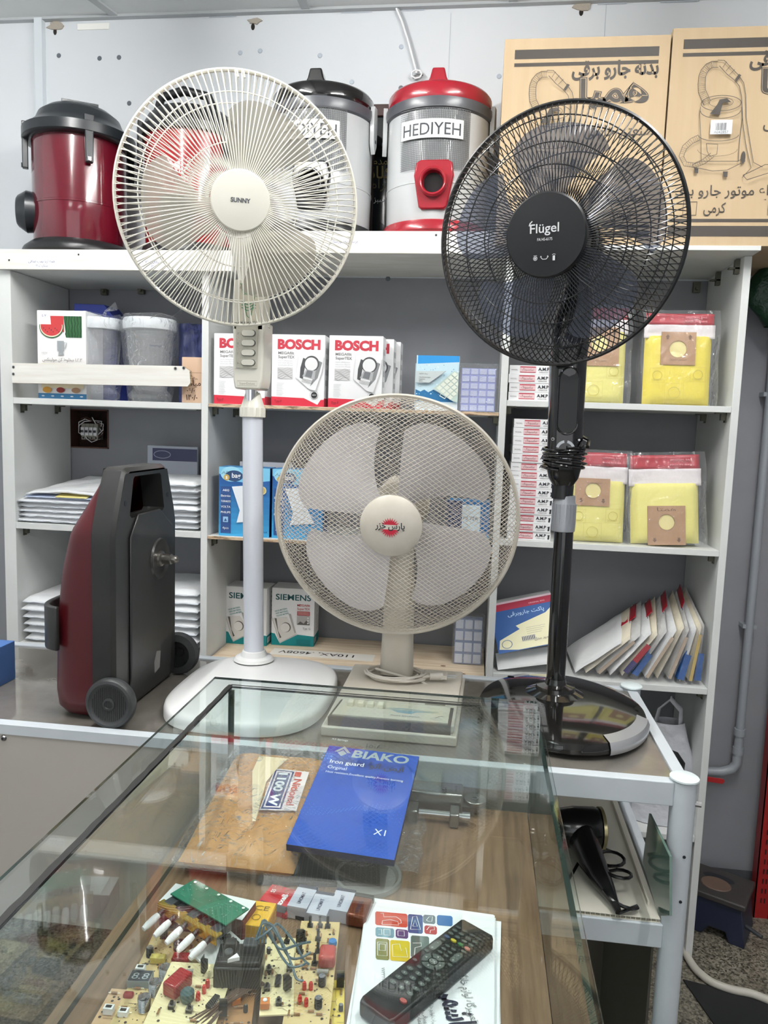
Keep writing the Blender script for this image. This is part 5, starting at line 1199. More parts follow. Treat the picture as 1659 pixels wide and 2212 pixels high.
def motor(M, m, r=.05, L=.11, y0=.055):
    mb = MB(M @ Matrix.Translation((0, y0, 0)) @ Matrix.Rotation(R(-90), 4, 'X'))
    mb.lathe([(1e-4, 0), (r*.6, 0), (r, .012), (r*1.08, .03), (r*1.05, L*.7), (r*.8, L*.92), (r*.4, L), (1e-4, L)], m, seg=32); return mb
def cap(M, r, h, m, dome=.006):
    mb = MB(M @ Matrix.Rotation(R(90), 4, 'X'))
    mb.lathe([(r*.97, h-.012), (r, h-.010), (r, h-.002), (r*.96, h+.001), (r*.7, h+dome*.6), (r*.35, h+dome*.95), (1e-4, h+dome)], m, seg=64); return mb
def spin(M, r, m):   # little hub of the blades
    mb = MB(M @ Matrix.Rotation(R(90), 4, 'X')); mb.lathe([(1e-4, .032), (r*.7, .03), (r, .018), (r, -.018), (1e-4, -.02)], m, seg=32); return mb

# ---- left: cream stand fan
CRM = mat('cream_fan_plastic', C8(222, 220, 208), .35, coat=.2); WIRE = mat('cream_coated_wire', C8(228, 226, 216), .3)
BL1 = mat('smoky_beige_blade', C8(186, 182, 172), .22, alpha=.5)
f1 = thing('stand_fan', 'cream stand fan with clear beige blades and white pole, left one on the rack table', 'fan', (-.494, 1.646, TT+.001))
M1 = fan_frame((-.500, 1.52, 1.907), 20.5, -10.5); R1 = .238
front1 = [(.052, .066), (.10, .069), (.16, .066), (.195, .058), (.218, .043), (.231, .020), (.2335, .002)]
back1 = [(.2335, -.002), (.230, -.018), (.216, -.034), (.188, -.048), (.14, -.055), (.06, -.060)]
mb = wires(M1, 116, front1, .00115, WIRE); ring(mb, .188, .0575, .0013, WIRE); g1 = mb.build('front_grille', f1)
mb = wires(M1, 116, back1, .00115, WIRE, phase=.5); ring(mb, .188, -.0495, .0013, WIRE); ring(mb, .12, -.057, .0013, WIRE); ring(mb, .062, -.060, .002, WIRE); mb.build('rear_grille', f1)
mb = MB(M1); n_ = 120
mb.lathe([(.2335, -.007), (.238, -.0065), (.2385, .0055), (.2355, .0075), (.2325, .0055), (.2325, -.005), (.2335, -.007)], CRM, Matrix.Rotation(R(90), 4, 'X'), 96); o = mb.build('grille_rim', f1)
mb = MB(M1); 
for dx in (-.006, .006): mb.tube([(dx-.003, -.006, .236), (dx, -.010, .222)], .0022, CRM, 6)
mb.build('rim_clip', o)
mb = cap(M1, .056, .073, CRM, .005); Tc = M1 @ Matrix.Translation((0, -.0755, 0)) @ FRONT
cv = Canvas(MB(), Tc); cv.mb = mb; mb.M = Matrix(); cv.k = .003
cv.text(.0, -.004, 'SUNNY', .0115, ink(74, 78, 84), .03, fit=.037); mb.build('grille_cap', f1)
for k in range(3): blade(M1, R(85+120*k), .03, .186, .40, .58, R(-20), R(20), BL1, .006, ex=4).build('blade', f1)
spin(M1, .032, CRM).build('blade_hub', f1)
motor(M1, CRM, .052, .10, .062).build('motor_housing', f1)
mb = MB(); bp_ = M1 @ Vector((0, .11, -.02)); mb.tube([bp_, bp_+Vector((.012, .008, -.05)), Vector((-.505, 1.640, 1.79)), Vector((-.503, 1.640, 1.74)), Vector((-.502, 1.640, 1.68))], [.026, .030, .033, .034, .035], CRM, 16); 
nk = mb.build('neck', f1)
mb = MB(Matrix.Translation((-.503, 1.612, 1.66))); G = ink(60, 130, 92)
mb.b2((-.034, -.008, .012), (.030, .03, .115), CRM); mb.b2((-.022, -.0095, .028), (.022, -.008, .108), mat('beige_badge', C8(206, 202, 184), .4)); cv = Canvas(mb, Matrix.Translation((-.0, -.0095, 0)) @ FRONT)
cv.line([(-.018, .108), (-.004, .04), (.002, .035)], .0016, G); cv.line([(.018, .108), (.005, .04)], .0016, G); cv.text(0, .084, 'Sunny', .010, G, .01)
for k in range(3): cv.line([(-.016+.004*i, .066-.006*k+.003*math.cos(i*.9)) for i in range(9)], .0016, G)
mb.build('badge_housing', nk, bevel=.002)
# control box
mb = MB(); cx_, cy_ = -.503, 1.604
mb.prism([(cx_-.034, 1.566), (cx_-.030, 1.546), (cx_+.026, 1.546), (cx_+.031, 1.566), (cx_+.034, 1.69), (cx_-.036, 1.69)], -.07, 0, CRM, Matrix.Translation((0, cy_, 0)) @ FRONT); cb_ = mb.build('control_box', f1, bevel=.004)
mb = MB(); F_ = Matrix.Translation((0, cy_-.001, 0)) @ FRONT; mb.prism([(cx_-.026, 1.590), (cx_+.020, 1.590), (cx_+.021, 1.684), (cx_-.027, 1.684)], 0, .003, mat('hatched_grey_plate', C8(186, 184, 170), .5, bump=.5, scale=300), F_)
cv = Canvas(mb, Matrix.Translation((0, cy_-.004, 0)) @ FRONT)
for k in range(4): cv.text(cx_-.022, 1.598+.021*k, '0123'[k], .006, GREYT)
mb.build('switch_plate', cb_, smooth=0)
for k in range(4):
    mb = MB(); z = 1.602+.0205*k; Fb = Matrix.Translation((cx_+.001, cy_-.004, z)) @ FRONT
    pl_ = [(.008+.0062*math.cos(PI/2-PI*i/8), .0062*math.sin(PI/2-PI*i/8)) for i in range(9)]; pl_ += [(-x, -y) for x, y in pl_]
    mb.prism(pl_[::-1], 0, .0008, DGREY, Fb @ Matrix.Scale(1.12, 4)); mb.prism(pl_[::-1], .0008, .005, CRM, Fb); mb.build('push_button', cb_, bevel=.0015)
mb = MB(); cv = Canvas(mb, Matrix.Translation((0, cy_+.0, 0)) @ FRONT); cv.box(cx_-.024, 1.553, cx_+.02, 1.563, .0008, ink(160, 158, 140)); cv.text(cx_-.002, 1.5555, 'SuperDeluxe', .007, ink(160, 158, 140), fit=.034); mb.build('embossed_name', cb_, smooth=0)
mb = MB(); x_, y_ = -.500, 1.643
mb.lathe([(.012, 1.52), (.012, 1.548)], CHROME, Matrix.Translation((x_-.005, y_-.01, 0)), 16); mb.build('inner_rod', f1)
mb = MB()
pr = []
mb.lathe([(.026, 1.486), (.0275, 1.487), (.0275, 1.507), (.0255, 1.510), (.0165, 1.538), (.0145, 1.540), (.010, 1.540)], CRM, Matrix.Translation((x_-.004, y_, 0)), 40)
for k in range(14): a = 2*PI*k/14; mb.box((.0272, 0, 1.497), (.0022, .006, .020), CRM, Matrix.Translation((x_-.004, y_, 0)) @ Matrix.Rotation(a, 4, 'Z'))
mb.build('height_collar', f1)
POLE = mat('white_painted_tube', C8(212, 216, 226), .3, coat=.3)
mb = MB(); mb.cyl((-.504, 1.643, 1.487), (-.494, 1.646, .928), .0225, POLE, seg=32); mb.build('pole', f1)
mb = MB(); bx0, bx1, by0, by1 = -.606, -.282, 1.292, 1.700
def sq(u, e=3.0):
    a = 2*PI*u; c, s = math.cos(a), math.sin(a); return ((1 if c > 0 else -1)*abs(c)**(2/e), (1 if s > 0 else -1)*abs(s)**(2/e))
bcx, bcy, ba, bb2 = (bx0+bx1)/2, (by0+by1)/2, (bx1-bx0)/2, (by1-by0)/2
lev = [(.97, 0), (1.0, .003), (1.0, .018), (.99, .024), (.965, .028), (.90, .030), (.5, .032), (.001, .033)]
mb.grid(lambda u, v: (bcx+ba*sq(u)[0]*lev[round(v*7)][0], bcy+bb2*sq(u)[1]*lev[round(v*7)][0], TT+.0005+lev[round(v*7)][1]), 72, 7, mat('white_base_plastic', C8(232, 233, 232), .35, coat=.2)); 
mb.build('base', f1, smooth=40)
mb = MB(); mb.lathe([(.046, .935), (.042, .941), (.030, .944), (.026, .956), (.0225, .957)], MATS['white_base_plastic'], Matrix.Translation((-.494, 1.646, 0)), 32); mb.build('pole_socket', f1)

# ---- right: black stand fan
f2 = thing('stand_fan', 'black stand fan with smoky blades and black round base, right one on the rack table', 'fan', (.172, 1.520, TT+.001))
M2 = fan_frame((.117, 1.42, 1.818), -20.6, -8.4); R2 = .222
BWIRE = mat('black_coated_wire', C8(24, 25, 26), .22, coat=.3); BL2 = mat('smoky_blue_blade', C8(150, 156, 172), .10, alpha=.24)
fr2 = [(.066, .064), (.095, .067), (.13, .066), (.165, .060), (.190, .048), (.207, .030), (.2155, .012), (.217, .002)]
bk2 = [(.217, -.002), (.214, -.014), (.204, -.030), (.185, -.044), (.15, -.054), (.10, -.060), (.05, -.063)]
mb = wires(M2, 124, fr2, .00095, BWIRE, swirl=R(17)); 
for r_, h_ in ((.112, .0675), (.147, .0645), (.190, .049)): ring(mb, r_, h_-.002, .0011, BWIRE)
mb.build('front_grille', f2)
mb = wires(M2, 124, bk2[::-1], .00095, BWIRE, swirl=R(-22)); 
for r_, h_ in ((.06, -.063), (.11, -.060), (.150, -.055), (.190, -.042)): ring(mb, r_, h_-.001, .0011, BWIRE)
mb.build('rear_grille', f2)
mb = MB(M2); mb.lathe([(.2165, -.006), (.2215, -.0055), (.2225, .0045), (.2195, .0065), (.2155, .005), (.2155, -.005), (.2165, -.006)], BLACKP, Matrix.Rotation(R(90), 4, 'X'), 96); mb.build('grille_rim', f2)
mb = cap(M2, .070, .073, mat('black_cap_face', C8(11, 13, 16), .42), .003); mb.M = Matrix(); cv = Canvas(mb, M2 @ Matrix.Translation((0, -.0765, 0)) @ FRONT); SV = ink(206, 208, 210)
cv.text(-.001, .004, 'Flügel', .021, SV, .01, fit=.050); cv.line([(-.0275, .016), (-.026, .020), (-.022, .0235)], .0018, SV); cv.text(.0, -.009, 'FA145-6175', .0066, SV, .01, fit=.026)
cv.ring(-.016, -.037, .0032, .0008, SV); cv.disc(-.016, -.037, .0012, SV); cv.line([(-.019, -.0325), (-.013, -.0325)], .0007, SV)
for k in range(4): a = k*PI/4; cv.line([(-.016-.003*math.cos(a), -.037-.003*math.sin(a)), (-.016+.003*math.cos(a), -.037+.003*math.sin(a))], .0006, SV)
cv.line([(-.006, -.036), (-.003, -.039), (.003, -.039), (.006, -.036)], .0011, SV); cv.poly([(-.0075, -.036), (-.0045, -.035), (-.006, -.033)][::-1], SV); cv.poly([(.0045, -.035), (.0075, -.036), (.006, -.033)], SV)
cv.rect(.0145, -.042, .0185, -.034, SV); cv.line([(.0135, -.0325), (.0165, -.0315), (.0195, -.0325)], .0007, SV)
mb.build('grille_cap', f2)
for k in range(5): blade(M2, R(112+72*k), .035, .186, .26, .50, R(-24), R(24), BL2, .004, ex=3.5).build('blade', f2)
spin(M2, .036, BLACKG).build('blade_hub', f2); motor(M2, BLACKG, .052, .10, .064).build('motor_housing', f2)
mb = MB()   # tall control column leaning into the head
tp = M2 @ Vector((0, .115, -.02))
secs = [((.1655, 1.545, 1.372), .020, .020), ((.1655, 1.545, 1.386), .029, .027), ((.1655, 1.545, 1.405), .033, .031), ((.165, 1.545, 1.44), .0335, .032), ((.163, 1.543, 1.52), .034, .032), ((.161, 1.541, 1.62), .0355, .033), ((.162, 1.540, 1.665), .037, .034), ((.166, 1.540, 1.71), .035, .032), ((.172, 1.545, 1.76), .026, .028), (tuple(tp+Vector((.0, .0, -.005))), .022, .024)]
def colf(u, v):
    k = min(len(secs)-2, int(v*(len(secs)-1))); t = v*(len(secs)-1)-k; (a, wa, da), (b, wb, db) = secs[k], secs[k+1]
    x, y = sq(u, 3.6); return (a[0]+(b[0]-a[0])*t+x*(wa+(wb-wa)*t), a[1]+(b[1]-a[1])*t+y*(da+(db-da)*t), a[2]+(b[2]-a[2])*t)
mb.grid(colf, 48, (len(secs)-1)*2, BLACKG)
cc_ = mb.build('control_column', f2, smooth=50)
mb = MB(); Fb = Matrix.Translation((.163, 1.5095, 0)) @ FRONT
ov = [(.020*math.cos(a), 1.575+.026*math.sin(a)) if math.sin(a) > 0 else (.020*math.cos(a), 1.495+.022*math.sin(a)) for a in [2*PI*i/28 for i in range(28)]]
mb.tube([Fb @ Vector((x, z, 0)) for x, z in ov], .0022, BLACKG, 8, closed=True); mb.prism(ov, -.002, .0004, mat('dark_display_lens', C8(12, 14, 16), .35), Fb); mb.build('display_window', cc_)
SILB = mat('silver_button', C8(170, 174, 178), .3, .4)
for a0_, a1_ in ((100, 165), (15, 80), (200, 245), (295, 340), (255, 285)):
    mb = MB(); Fb = Matrix.Translation((.163, 1.5115, 1.443)) @ FRONT
    A = [R(a0_+(a1_-a0_)*i/8) for i in range(9)]; po = [(.0185*math.cos(a), .0185*math.sin(a)) for a in A]+[(.0135*math.cos(a), .0135*math.sin(a)) for a in reversed(A)]
    mb.prism(po, -.001, .0015, SILB, Fb); mb.build('push_button', cc_)
mb = MB(); cv = Canvas(mb, Matrix.Translation((.163, 1.5105, 0)) @ FRONT); cv.ring(-.025, 1.463, .0028, .0005, SV); cv.line([(-.025, 1.465), (-.025, 1.463), (-.0235, 1.463)], .0005, SV); cv.poly([(.025, 1.4605), (.0278, 1.463), (.025, 1.4655), (.0222, 1.463)], SV); mb.build('button_icons', cc_, smooth=0)
mb = MB(); pts = []
for i in range(120):
    a = -PI/2+2*PI*i/20; k = i/120
    pts.append((.1655+(.041+.002*math.sin(i*.17))*math.cos(a), 1.545+(.040+.002*math.sin(i*.13))*math.sin(a), 1.450-.045*k+.003*math.sin(a+i*.05)))
mb.tube(pts, .0030, BLACKG, 8); mb.tube([(.203, 1.50, 1.45), (.208, 1.52, 1.462), (.20, 1.56, 1.468)], .0036, BLACKG, 8); mb.build('wound_cord', f2)
mb = MB(); mb.lathe([(.021, 1.345), (.0215, 1.376)], BLACKP, Matrix.Translation((.1665, 1.546, 0)), 24); mb.build('upper_tube', f2)
SILC = mat('silver_grey_collar', C8(150, 153, 158), .32, .35)
mb = MB(); Tl = Matrix.Translation((.1715, 1.546, 0)); mb.lathe([(.0185, 1.279), (.0232, 1.280), (.0238, 1.292), (.0232, 1.3), (.0225, 1.335), (.0212, 1.338), (.0205, 1.351), (.018, 1.352)], SILC, Tl, 40)
for k in range(18): a = 2*PI*k/18; mb.box((.0228, 0, 1.314), (.0022, .0036, .042), SILC, Tl @ Matrix.Rotation(a, 4, 'Z'))
mb.build('height_collar', f2)
mb = MB(); mb.cyl((.1735, 1.546, 1.29), (.1755, 1.546, .93), .0192, BLACKG, seg=32); mb.build('pole', f2)
mb = MB(Matrix.Translation((.186, 1.518, TT+.0050))); BASEB = mat('black_base_gloss', C8(20, 19, 18), .10, coat=.8)
mb.lathe([(.190, 0), (.198, .006), (.199, .014), (.193, .024), (.165, .031), (.11, .037), (.07, .039), (.05, .039), (1e-4, .039)], BASEB, seg=96, sx=.84); mb.build('base', f2)
mb = MB(Matrix.Translation((.1755, 1.546, TT))); mb.lathe([(.062, .037), (.060, .043), (.045, .050), (.040, .052), (.039, .060), (.030, .062), (.022, .064), (.0195, .075)], BASEB, seg=48); mb.build('pole_socket', f2)
for a0_, a1_ in ((-66, -14), (112, 128)):
    mb = MB(Matrix.Translation((.186, 1.518, TT+.0050)))
    mb.lathe([(.1995, .003), (.2015, .007), (.2015, .015), (.196, .0255), (.172, .031), (.170, .029)], mat('brushed_silver_trim', C8(190, 192, 194), .28, .6), seg=40, a0=R(a0_), a1=R(a1_), sx=.84); mb.build('silver_trim', f2)
for a in (-32, 58, 148, 238): mb = MB(Matrix.Translation((.186, 1.518, TT))); ca, sa = math.cos(R(a))*.13, math.sin(R(a))*.155; mb.cyl((ca, sa, 0), (ca, sa, .012), .014, BLACKP); mb.build('foot', f2)

# ---- middle: table fan with mesh guard
OLDW = mat('aged_cream_plastic', C8(206, 200, 188), .42, kind='noise', col2=C8(192, 186, 172), scale=12); MESHM = mat('aged_cream_mesh', C8(200, 192, 178), .45)
f3 = thing('table_fan', 'old cream table fan with diamond mesh guard, standing between the two stand fans', 'fan', (-.158, 1.55, TT+.001))
M3 = fan_frame((-.163, 1.50, 1.296), 0, -6.2); R3 = .245
def arcprof(pr):
    s = [0]
    for a, b in zip(pr, pr[1:]): s.append(s[-1]+math.hypot(b[0]-a[0], b[1]-a[1]))
    def f(x):
        for k in range(len(pr)-1):
            if x <= s[k+1] or k == len(pr)-2:
                t = (x-s[k])/(s[k+1]-s[k]); return (pr[k][0]+(pr[k+1][0]-pr[k][0])*t, pr[k][1]+(pr[k+1][1]-pr[k][1])*t)
    return f, s[-1]
fp3 = [(0, .072), (.06, .071), (.12, .068), (.17, .061), (.205, .048), (.228, .030), (.2385, .012), (.2405, 0)]
bp3 = [(0, -.085), (.08, -.083), (.14, -.076), (.19, -.062), (.222, -.040), (.237, -.016), (.2405, 0)]
def mesh_net(prof, w_, h_, rad, rmin, tiltang=0.0, name=''):
    f, S = arcprof(prof); mb = MB(M3); th = math.atan2(h_, w_); d = w_*h_/math.hypot(w_, h_)
    for sg in (1, -1):
        ca, sa = math.cos(sg*th+tiltang), math.sin(sg*th+tiltang); k = -int(S/d)
        while k*d < S:
            off = (k+.5)*d; L = math.sqrt(max(0, S*S-off*off))
            if L > .006:
                n = max(3, int(2*L/.009)); run = []
                for i in range(n+1):
                    t = -L+2*L*i/n; x, y = ca*t-sa*off, sa*t+ca*off; s_ = math.hypot(x, y)
                    if s_ < rmin:
                        if len(run) > 1: mb.tube(run, rad, MESHM, 4, caps=False)
                        run = []; continue
                    r, h = f(min(S, s_)); run.append((x/s_*r, -h, y/s_*r))
                if len(run) > 1: mb.tube(run, rad, MESHM, 4, caps=False)
            k += 1
    return mb
mesh_net(fp3, .0128, .0086, .00052, .052, R(-4)).build('front_guard', f3)
mesh_net(bp3, .0150, .0105, .00055, .060, R(6)).build('rear_guard', f3)
mb = MB(M3); mb.lathe([(.2405, -.008), (.2455, -.0075), (.2465, .0065), (.2435, .009), (.2385, .007), (.2385, -.006), (.2405, -.008)], OLDW, Matrix.Rotation(R(90), 4, 'X'), 96); mb.build('guard_rim', f3)
mb = cap(M3, .060, .074, OLDW, .012); mb.M = Matrix(); RD = ink(190, 30, 56); cv = Canvas(mb, M3 @ Matrix.Translation((0, -.0745, 0)) @ FRONT); cv.k = .0125
star = []
for i in range(48): a = 2*PI*i/48; r = .020 if i % 2 == 0 else .0125; star.append((r*math.cos(a), r*math.sin(a)))
cv.poly(star, RD); cv.rect(-.026, -.0035, .026, .0055, MATS['aged_cream_plastic']); cv.text(0, -.002, fa('پارس خزر'), .017, INK, .02, fit=.056); mb.build('guard_cap', f3)
BL3 = mat('pale_grey_blade', C8(190, 187, 188), .32)
for k in range(4): blade(M3, R(152-90*k), .04, .206, .36, .64, R(-14), R(17), BL3, .002, ex=4.5).build('blade', f3)
spin(M3, .045, BL3).build('blade_hub', f3); motor(M3, OLDW, .056, .11, .088).build('motor_housing', f3)
mb = MB()
mb.grid(lambda u, v: (-.159+sq(u, 3.5)[0]*(.036-.010*v), 1.600+sq(u, 3.5)[1]*.030, .945+(1.27-.945)*v), 36, 8, OLDW); mb.build('column', f3, smooth=50)
mb = MB()
mb.prism([(-.270, 1.332), (-.018, 1.332), (-.010, 1.668), (-.268, 1.668)], TT+.001, TT+.020, OLDW)
mb.build('base', f3, bevel=.003)
mb = MB(); mb.prism([(-.262, 1.345), (-.024, 1.345), (-.016, 1.662), (-.262, 1.662)], TT+.020, TT+.036, OLDW); b3 = mb.build('base_cover', f3, bevel=.003)
mb = MB(); mb.prism([(-.258, 1.338), (-.030, 1.338), (-.028, 1.43), (-.250, 1.43)], TT+.020, TT+.0375, mat('dark_panel_edge', C8(62, 58, 50), .4)); mb.prism([(-.252, 1.345), (-.036, 1.345), (-.034, 1.424), (-.245, 1.424)], TT+.0375, TT+.040, mat('beige_control_panel', C8(206, 202, 184), .35))
cv = Canvas(mb, Matrix.Translation((-.146, 1.385, TT+.040))); 
cv.poly([(-.01, .012), (.02, .016), (.06, .012), (.085, .004), (.05, .0), (.04, -.010), (.015, -.008), (.0, .004)], mat('faded_blue_print', C8(120, 158, 170), .5)); cv.line([(-.02, .008), (.09, .008)], .006, mat('faded_grey_print', C8(170, 172, 160), .5))
cv.text(.03, -.026, 'PARS KHAZAR', .007, GREYT, .01, fit=.055); cv.line([(.085, -.022), (.092, -.014), (.10, -.010)], .002, GREYT); cv.ring(.088, -.026, .010, .0008, GREYT, .004)
mb.build('control_panel', f3, smooth=0)
for k in range(4):
    mb = MB(); mb.box((-.225+.0195*k, 1.398, TT+.044), (.012, .018, .010), ink(226, 222, 204)); mb.build('push_button', f3, bevel=.002)
mb = MB(); cv = Canvas(mb, Matrix.Translation((0, 0, TT+.036))); cv.rect(-.085, 1.44, -.045, 1.456, ink(96, 90, 74)); cv.rect(-.083, 1.442, -.047, 1.454, ink(120, 114, 92)); mb.build('rating_plate', b3, smooth=0)
CORD = mat('old_cream_cord', C8(206, 200, 190), .45)
mb = MB(); pts = [(-.159+(.062+.006*math.sin(i*.5))*math.cos(2*PI*i/16), 1.585+(.046+.004*math.sin(i*.9))*math.sin(2*PI*i/16), TT+.040+.00055*i*.3) for i in range(66)]
mb.tube(pts, .0026, CORD, 7); pts = [(-.195, 1.60, .952), (-.20, 1.565, .960), (-.16, 1.563, .952), (-.118, 1.565, .942), (-.105, 1.568, .944), (-.095, 1.57, .948), (-.080, 1.575, .950)]
mb.tube(pts, .0028, CORD, 7); mb.tube([(-.12, 1.566, .944), (-.11, 1.56, .955), (-.105, 1.566, .940), (-.118, 1.57, .946), (-.09, 1.562, .934)], .0028, CORD, 7); cd = mb.build('cord', f3)
mb = MB(); mb.cyl((-.085, 1.573, .949), (-.058, 1.580, .949), .0075, CORD, r2=.0085, seg=12); mb.box((-.054, 1.581, .949), (.012, .02, .008), CORD, Matrix.Identity(4))
for dy in (-.006, .006): mb.cyl((-.048, 1.581+dy, .949), (-.030, 1.585+dy, .949), .002, CHROME, seg=8)
mb.build('plug', cd)
# ================================================================ GLASS COUNTER IN THE FOREGROUND
ZG, ZW = 1.034, .858
GLASS = mat('greenish_clear_glass', (.93, .965, .955), .0, kind='glass', ior=1.5)
GEDGE = mat('dark_green_glass_edge', C8(30, 48, 44), .15, coat=.5)
SEAL = mat('black_silicone_seam', C8(24, 26, 24), .6)
ctr = thing('display_counter', 'glass display counter with wood effect shelf in the foreground, holding parts and papers', 'counter', (-.16, .75, 0))
CX0, CX1, CY0, CY1 = -.440, .1135, .20, 1.235
def pane(name, p, q, thin):      # slab of glass whose narrow faces show the green edge
    mb = MB(); mb.b2(p, q, GLASS)
    k = len(mb.f)-6; e = mb.m(GEDGE)
    # faces order in box(): bottom, top, -y, +x, +y, -x
    edges = {'z': (2, 3, 4, 5), 'x': (0, 1, 2, 4), 'y': (0, 1, 3, 5)}[thin]
    for i in edges: mb.mi[k+i] = e
    return mb.build(name, ctr, smooth=0)
pane('top_glass', (CX0, CY0, ZG-.004), (CX1, CY1, ZG), 'z')
pane('side_glass', (-.403, CY0+.01, ZW+.0003), (-.397, 1.198, ZG-.0045), 'x'); pane('lower_side_glass', (-.403, CY0+.01, .05), (-.397, 1.198, ZW-.0183), 'x')
pane('side_glass', (.104, CY0+.01, .05), (.110, 1.198, ZG-.0045), 'x')
pane('rear_glass', (-.4025, 1.199, .05), (.1095, 1.205, ZG-.0045), 'y')
WOODC = mat('brown_oak_laminate', C8(140, 113, 88), .55, kind='noise', col2=C8(84, 62, 44), col3=C8(120, 94, 70), scale=5, stretch=(22, 1.3, 10), detail=8, p0=.2, p1=.7, p3=.45)
mb = MB(); mb.b2((-.4165, CY0+.012, ZW-.018), (.1035, 1.1985, ZW), WOODC); mb.build('shelf_board', ctr, smooth=0)
mb = MB(); mb.b2((-.41, CY0, 0), (.112, 1.205, .05), mat('counter_plinth', C8(90, 90, 92), .5)); mb.build('plinth', ctr, smooth=0)
mb = MB(); q_ = random.Random(4)
def seam(a, b, w):
    n = 60; L = []; Rr = []
    a, b = Vector(a), Vector(b); d = (b-a).normalized(); nn = Vector((-d.y, d.x, 0))
    for i in range(n+1): p = a.lerp(b, i/n); L.append(p+nn*w*q_.uniform(.8, 1.15)); Rr.append(p-nn*w*q_.uniform(.8, 1.15))
    mb.add(L+Rr, [(i, i+1, n+2+i, n+1+i) for i in range(n)], SEAL)
    mb.add([p+Vector((0, 0, -.003)) for p in L+Rr], [(i, n+1+i, n+2+i, i+1) for i in range(n)], SEAL)
seam((-.400, CY0+.02, ZG+.0002), (-.400, 1.202, ZG+.0002), .0042); seam((-.400, 1.202, ZG+.0002), (.02, 1.202, ZG+.0002), .0022)
mb.build('seam_seal', ctr, smooth=0)
mb = MB(); mb.b2((-.3968, 1.193, ZW), (-.3925, 1.1985, ZG-.007), mat('corner_seal_green', C8(60, 72, 60), .5)); mb.build('corner_seal', ctr, smooth=0)

def Pz(x, y, z=ZW): return P(x, y, Z=z)
def qf(pts, z):
    """frame, width and depth of a flat rectangular thing from four measured corners TL TR BR BL"""
    a, b, c, d = [Pz(x, y, z) for x, y in pts]
    o = (a+b+c+d)/4; ux = ((b-a)+(c-d))/2; uy = ((a-d)+(b-c))/2
    return frame((o.x, o.y, z), math.atan2(ux.y, ux.x)), ux.length, uy.length
# --- padded tan parcel in a clear bag
TAN = mat('amber_filter_fabric', C8(208, 150, 76), .6, kind='noise', col2=C8(192, 132, 60), scale=6, bump=.2)
PX0, PX1, PY0, PY1, HF, HR = -.384, -.222, .936, 1.186, .036, .084
t = thing('wrapped_filter_parcel', 'tan padded filter parcel in a clear bag with a red and blue sticker', 'parcel', ((PX0+PX1)/2, (PY0+PY1)/2, ZW)); W = WM[t.name]
def wedge(s, ox=0.0, oz=0.0, e=7):
    def fn(u, v):
        a, b = 2*u-1, 2*v-1; h = HF+(HR-HF)*v; th = max(0, (1-abs(a)**e)*(1-abs(b)**e))**.35
        return ((PX0+PX1)/2+a*((PX1-PX0)/2+ox), (PY0+PY1)/2+b*((PY1-PY0)/2+ox), ZW+.001+h/2+s*(h/2*th*(1 if s < 0 else .94+.08*noise.noise(Vector((a*2, b*2, 4))))+oz))
    return fn
mb = MB(); mb.grid(wedge(1), 26, 26, TAN); mb.grid(wedge(-1), 26, 26, TAN, flip=True); mb.build('padded_filter', t, smooth=60)
MT, wt_, dt_ = tilt_frame((PX0, PY0, ZW+HF+.003), (PX1, PY0, ZW+HF+.003), (PX0, PY1, ZW+HR+.003))
mb = MB(); cv = Canvas(mb, MT)
def onT(x, y):      # pixel -> coordinates on the sloping top of the parcel
    d = FWD*F_PX+RIGHT*(x-829.5)-UP*(y-1106.0); nz = MT.to_3x3() @ Vector((0, 0, 1)); t_ = (MT.translation-CAM).dot(nz)/d.dot(nz); q = MT.inverted() @ (CAM+d*t_); return (q.x, q.y)
c4 = [onT(*p) for p in ((594, 1660), (668, 1668), (640, 1752), (560, 1750))]
NB = ink(50, 60, 120); NR = ink(200, 84, 70); PKC = ink(236, 222, 222)
def lerp4(u, v):
    (ax, ay), (bx, by), (cx, cy), (dx, dy) = c4
    return (ax*(1-u)*(1-v)+bx*u*(1-v)+cx*u*v+dx*(1-u)*v, ay*(1-u)*(1-v)+by*u*(1-v)+cy*u*v+dy*(1-u)*v)
cv.poly([lerp4(*p) for p in ((0, 0), (1, 0), (1, 1), (0, 1))][::-1], PKC); cv.poly([lerp4(*p) for p in ((.03, .03), (.58, .03), (.58, .97), (.03, .97))][::-1], NB); cv.poly([lerp4(*p) for p in ((.08, .06), (.53, .06), (.53, .94), (.08, .94))][::-1], PKC); cv.poly([lerp4(*p) for p in ((.12, .09), (.49, .09), (.49, .91), (.12, .91))][::-1], NB)
ang = math.atan2(lerp4(0, 1)[1]-lerp4(0, 0)[1], lerp4(0, 1)[0]-lerp4(0, 0)[0])
L_ = math.hypot(lerp4(0, 1)[0]-lerp4(0, 0)[0], lerp4(0, 1)[1]-lerp4(0, 0)[1])
c_ = lerp4(.18, .5); cv.text(c_[0], c_[1], '1100 W', .019, WHITE, .04, fit=L_*.78, rot=ang); c_ = lerp4(.66, .55); cv.text(c_[0], c_[1], 'Nitional', .017, NR, .02, fit=L_*.62, rot=ang)
cv.poly([lerp4(*p) for p in ((.62, .04), (.80, .04), (.80, .16), (.62, .16))][::-1], NR)
cv.poly([onT(*p) for p in ((545, 1668), (560, 1634), (622, 1640), (600, 1660), (575, 1690), (552, 1775), (545, 1775))][::-1], mat('torn_pale_paper', C8(226, 206, 170), .7))
mb.build('paper_label', t, smooth=0)
mb = MB(); f0 = wedge(1, .007, .005, 12)
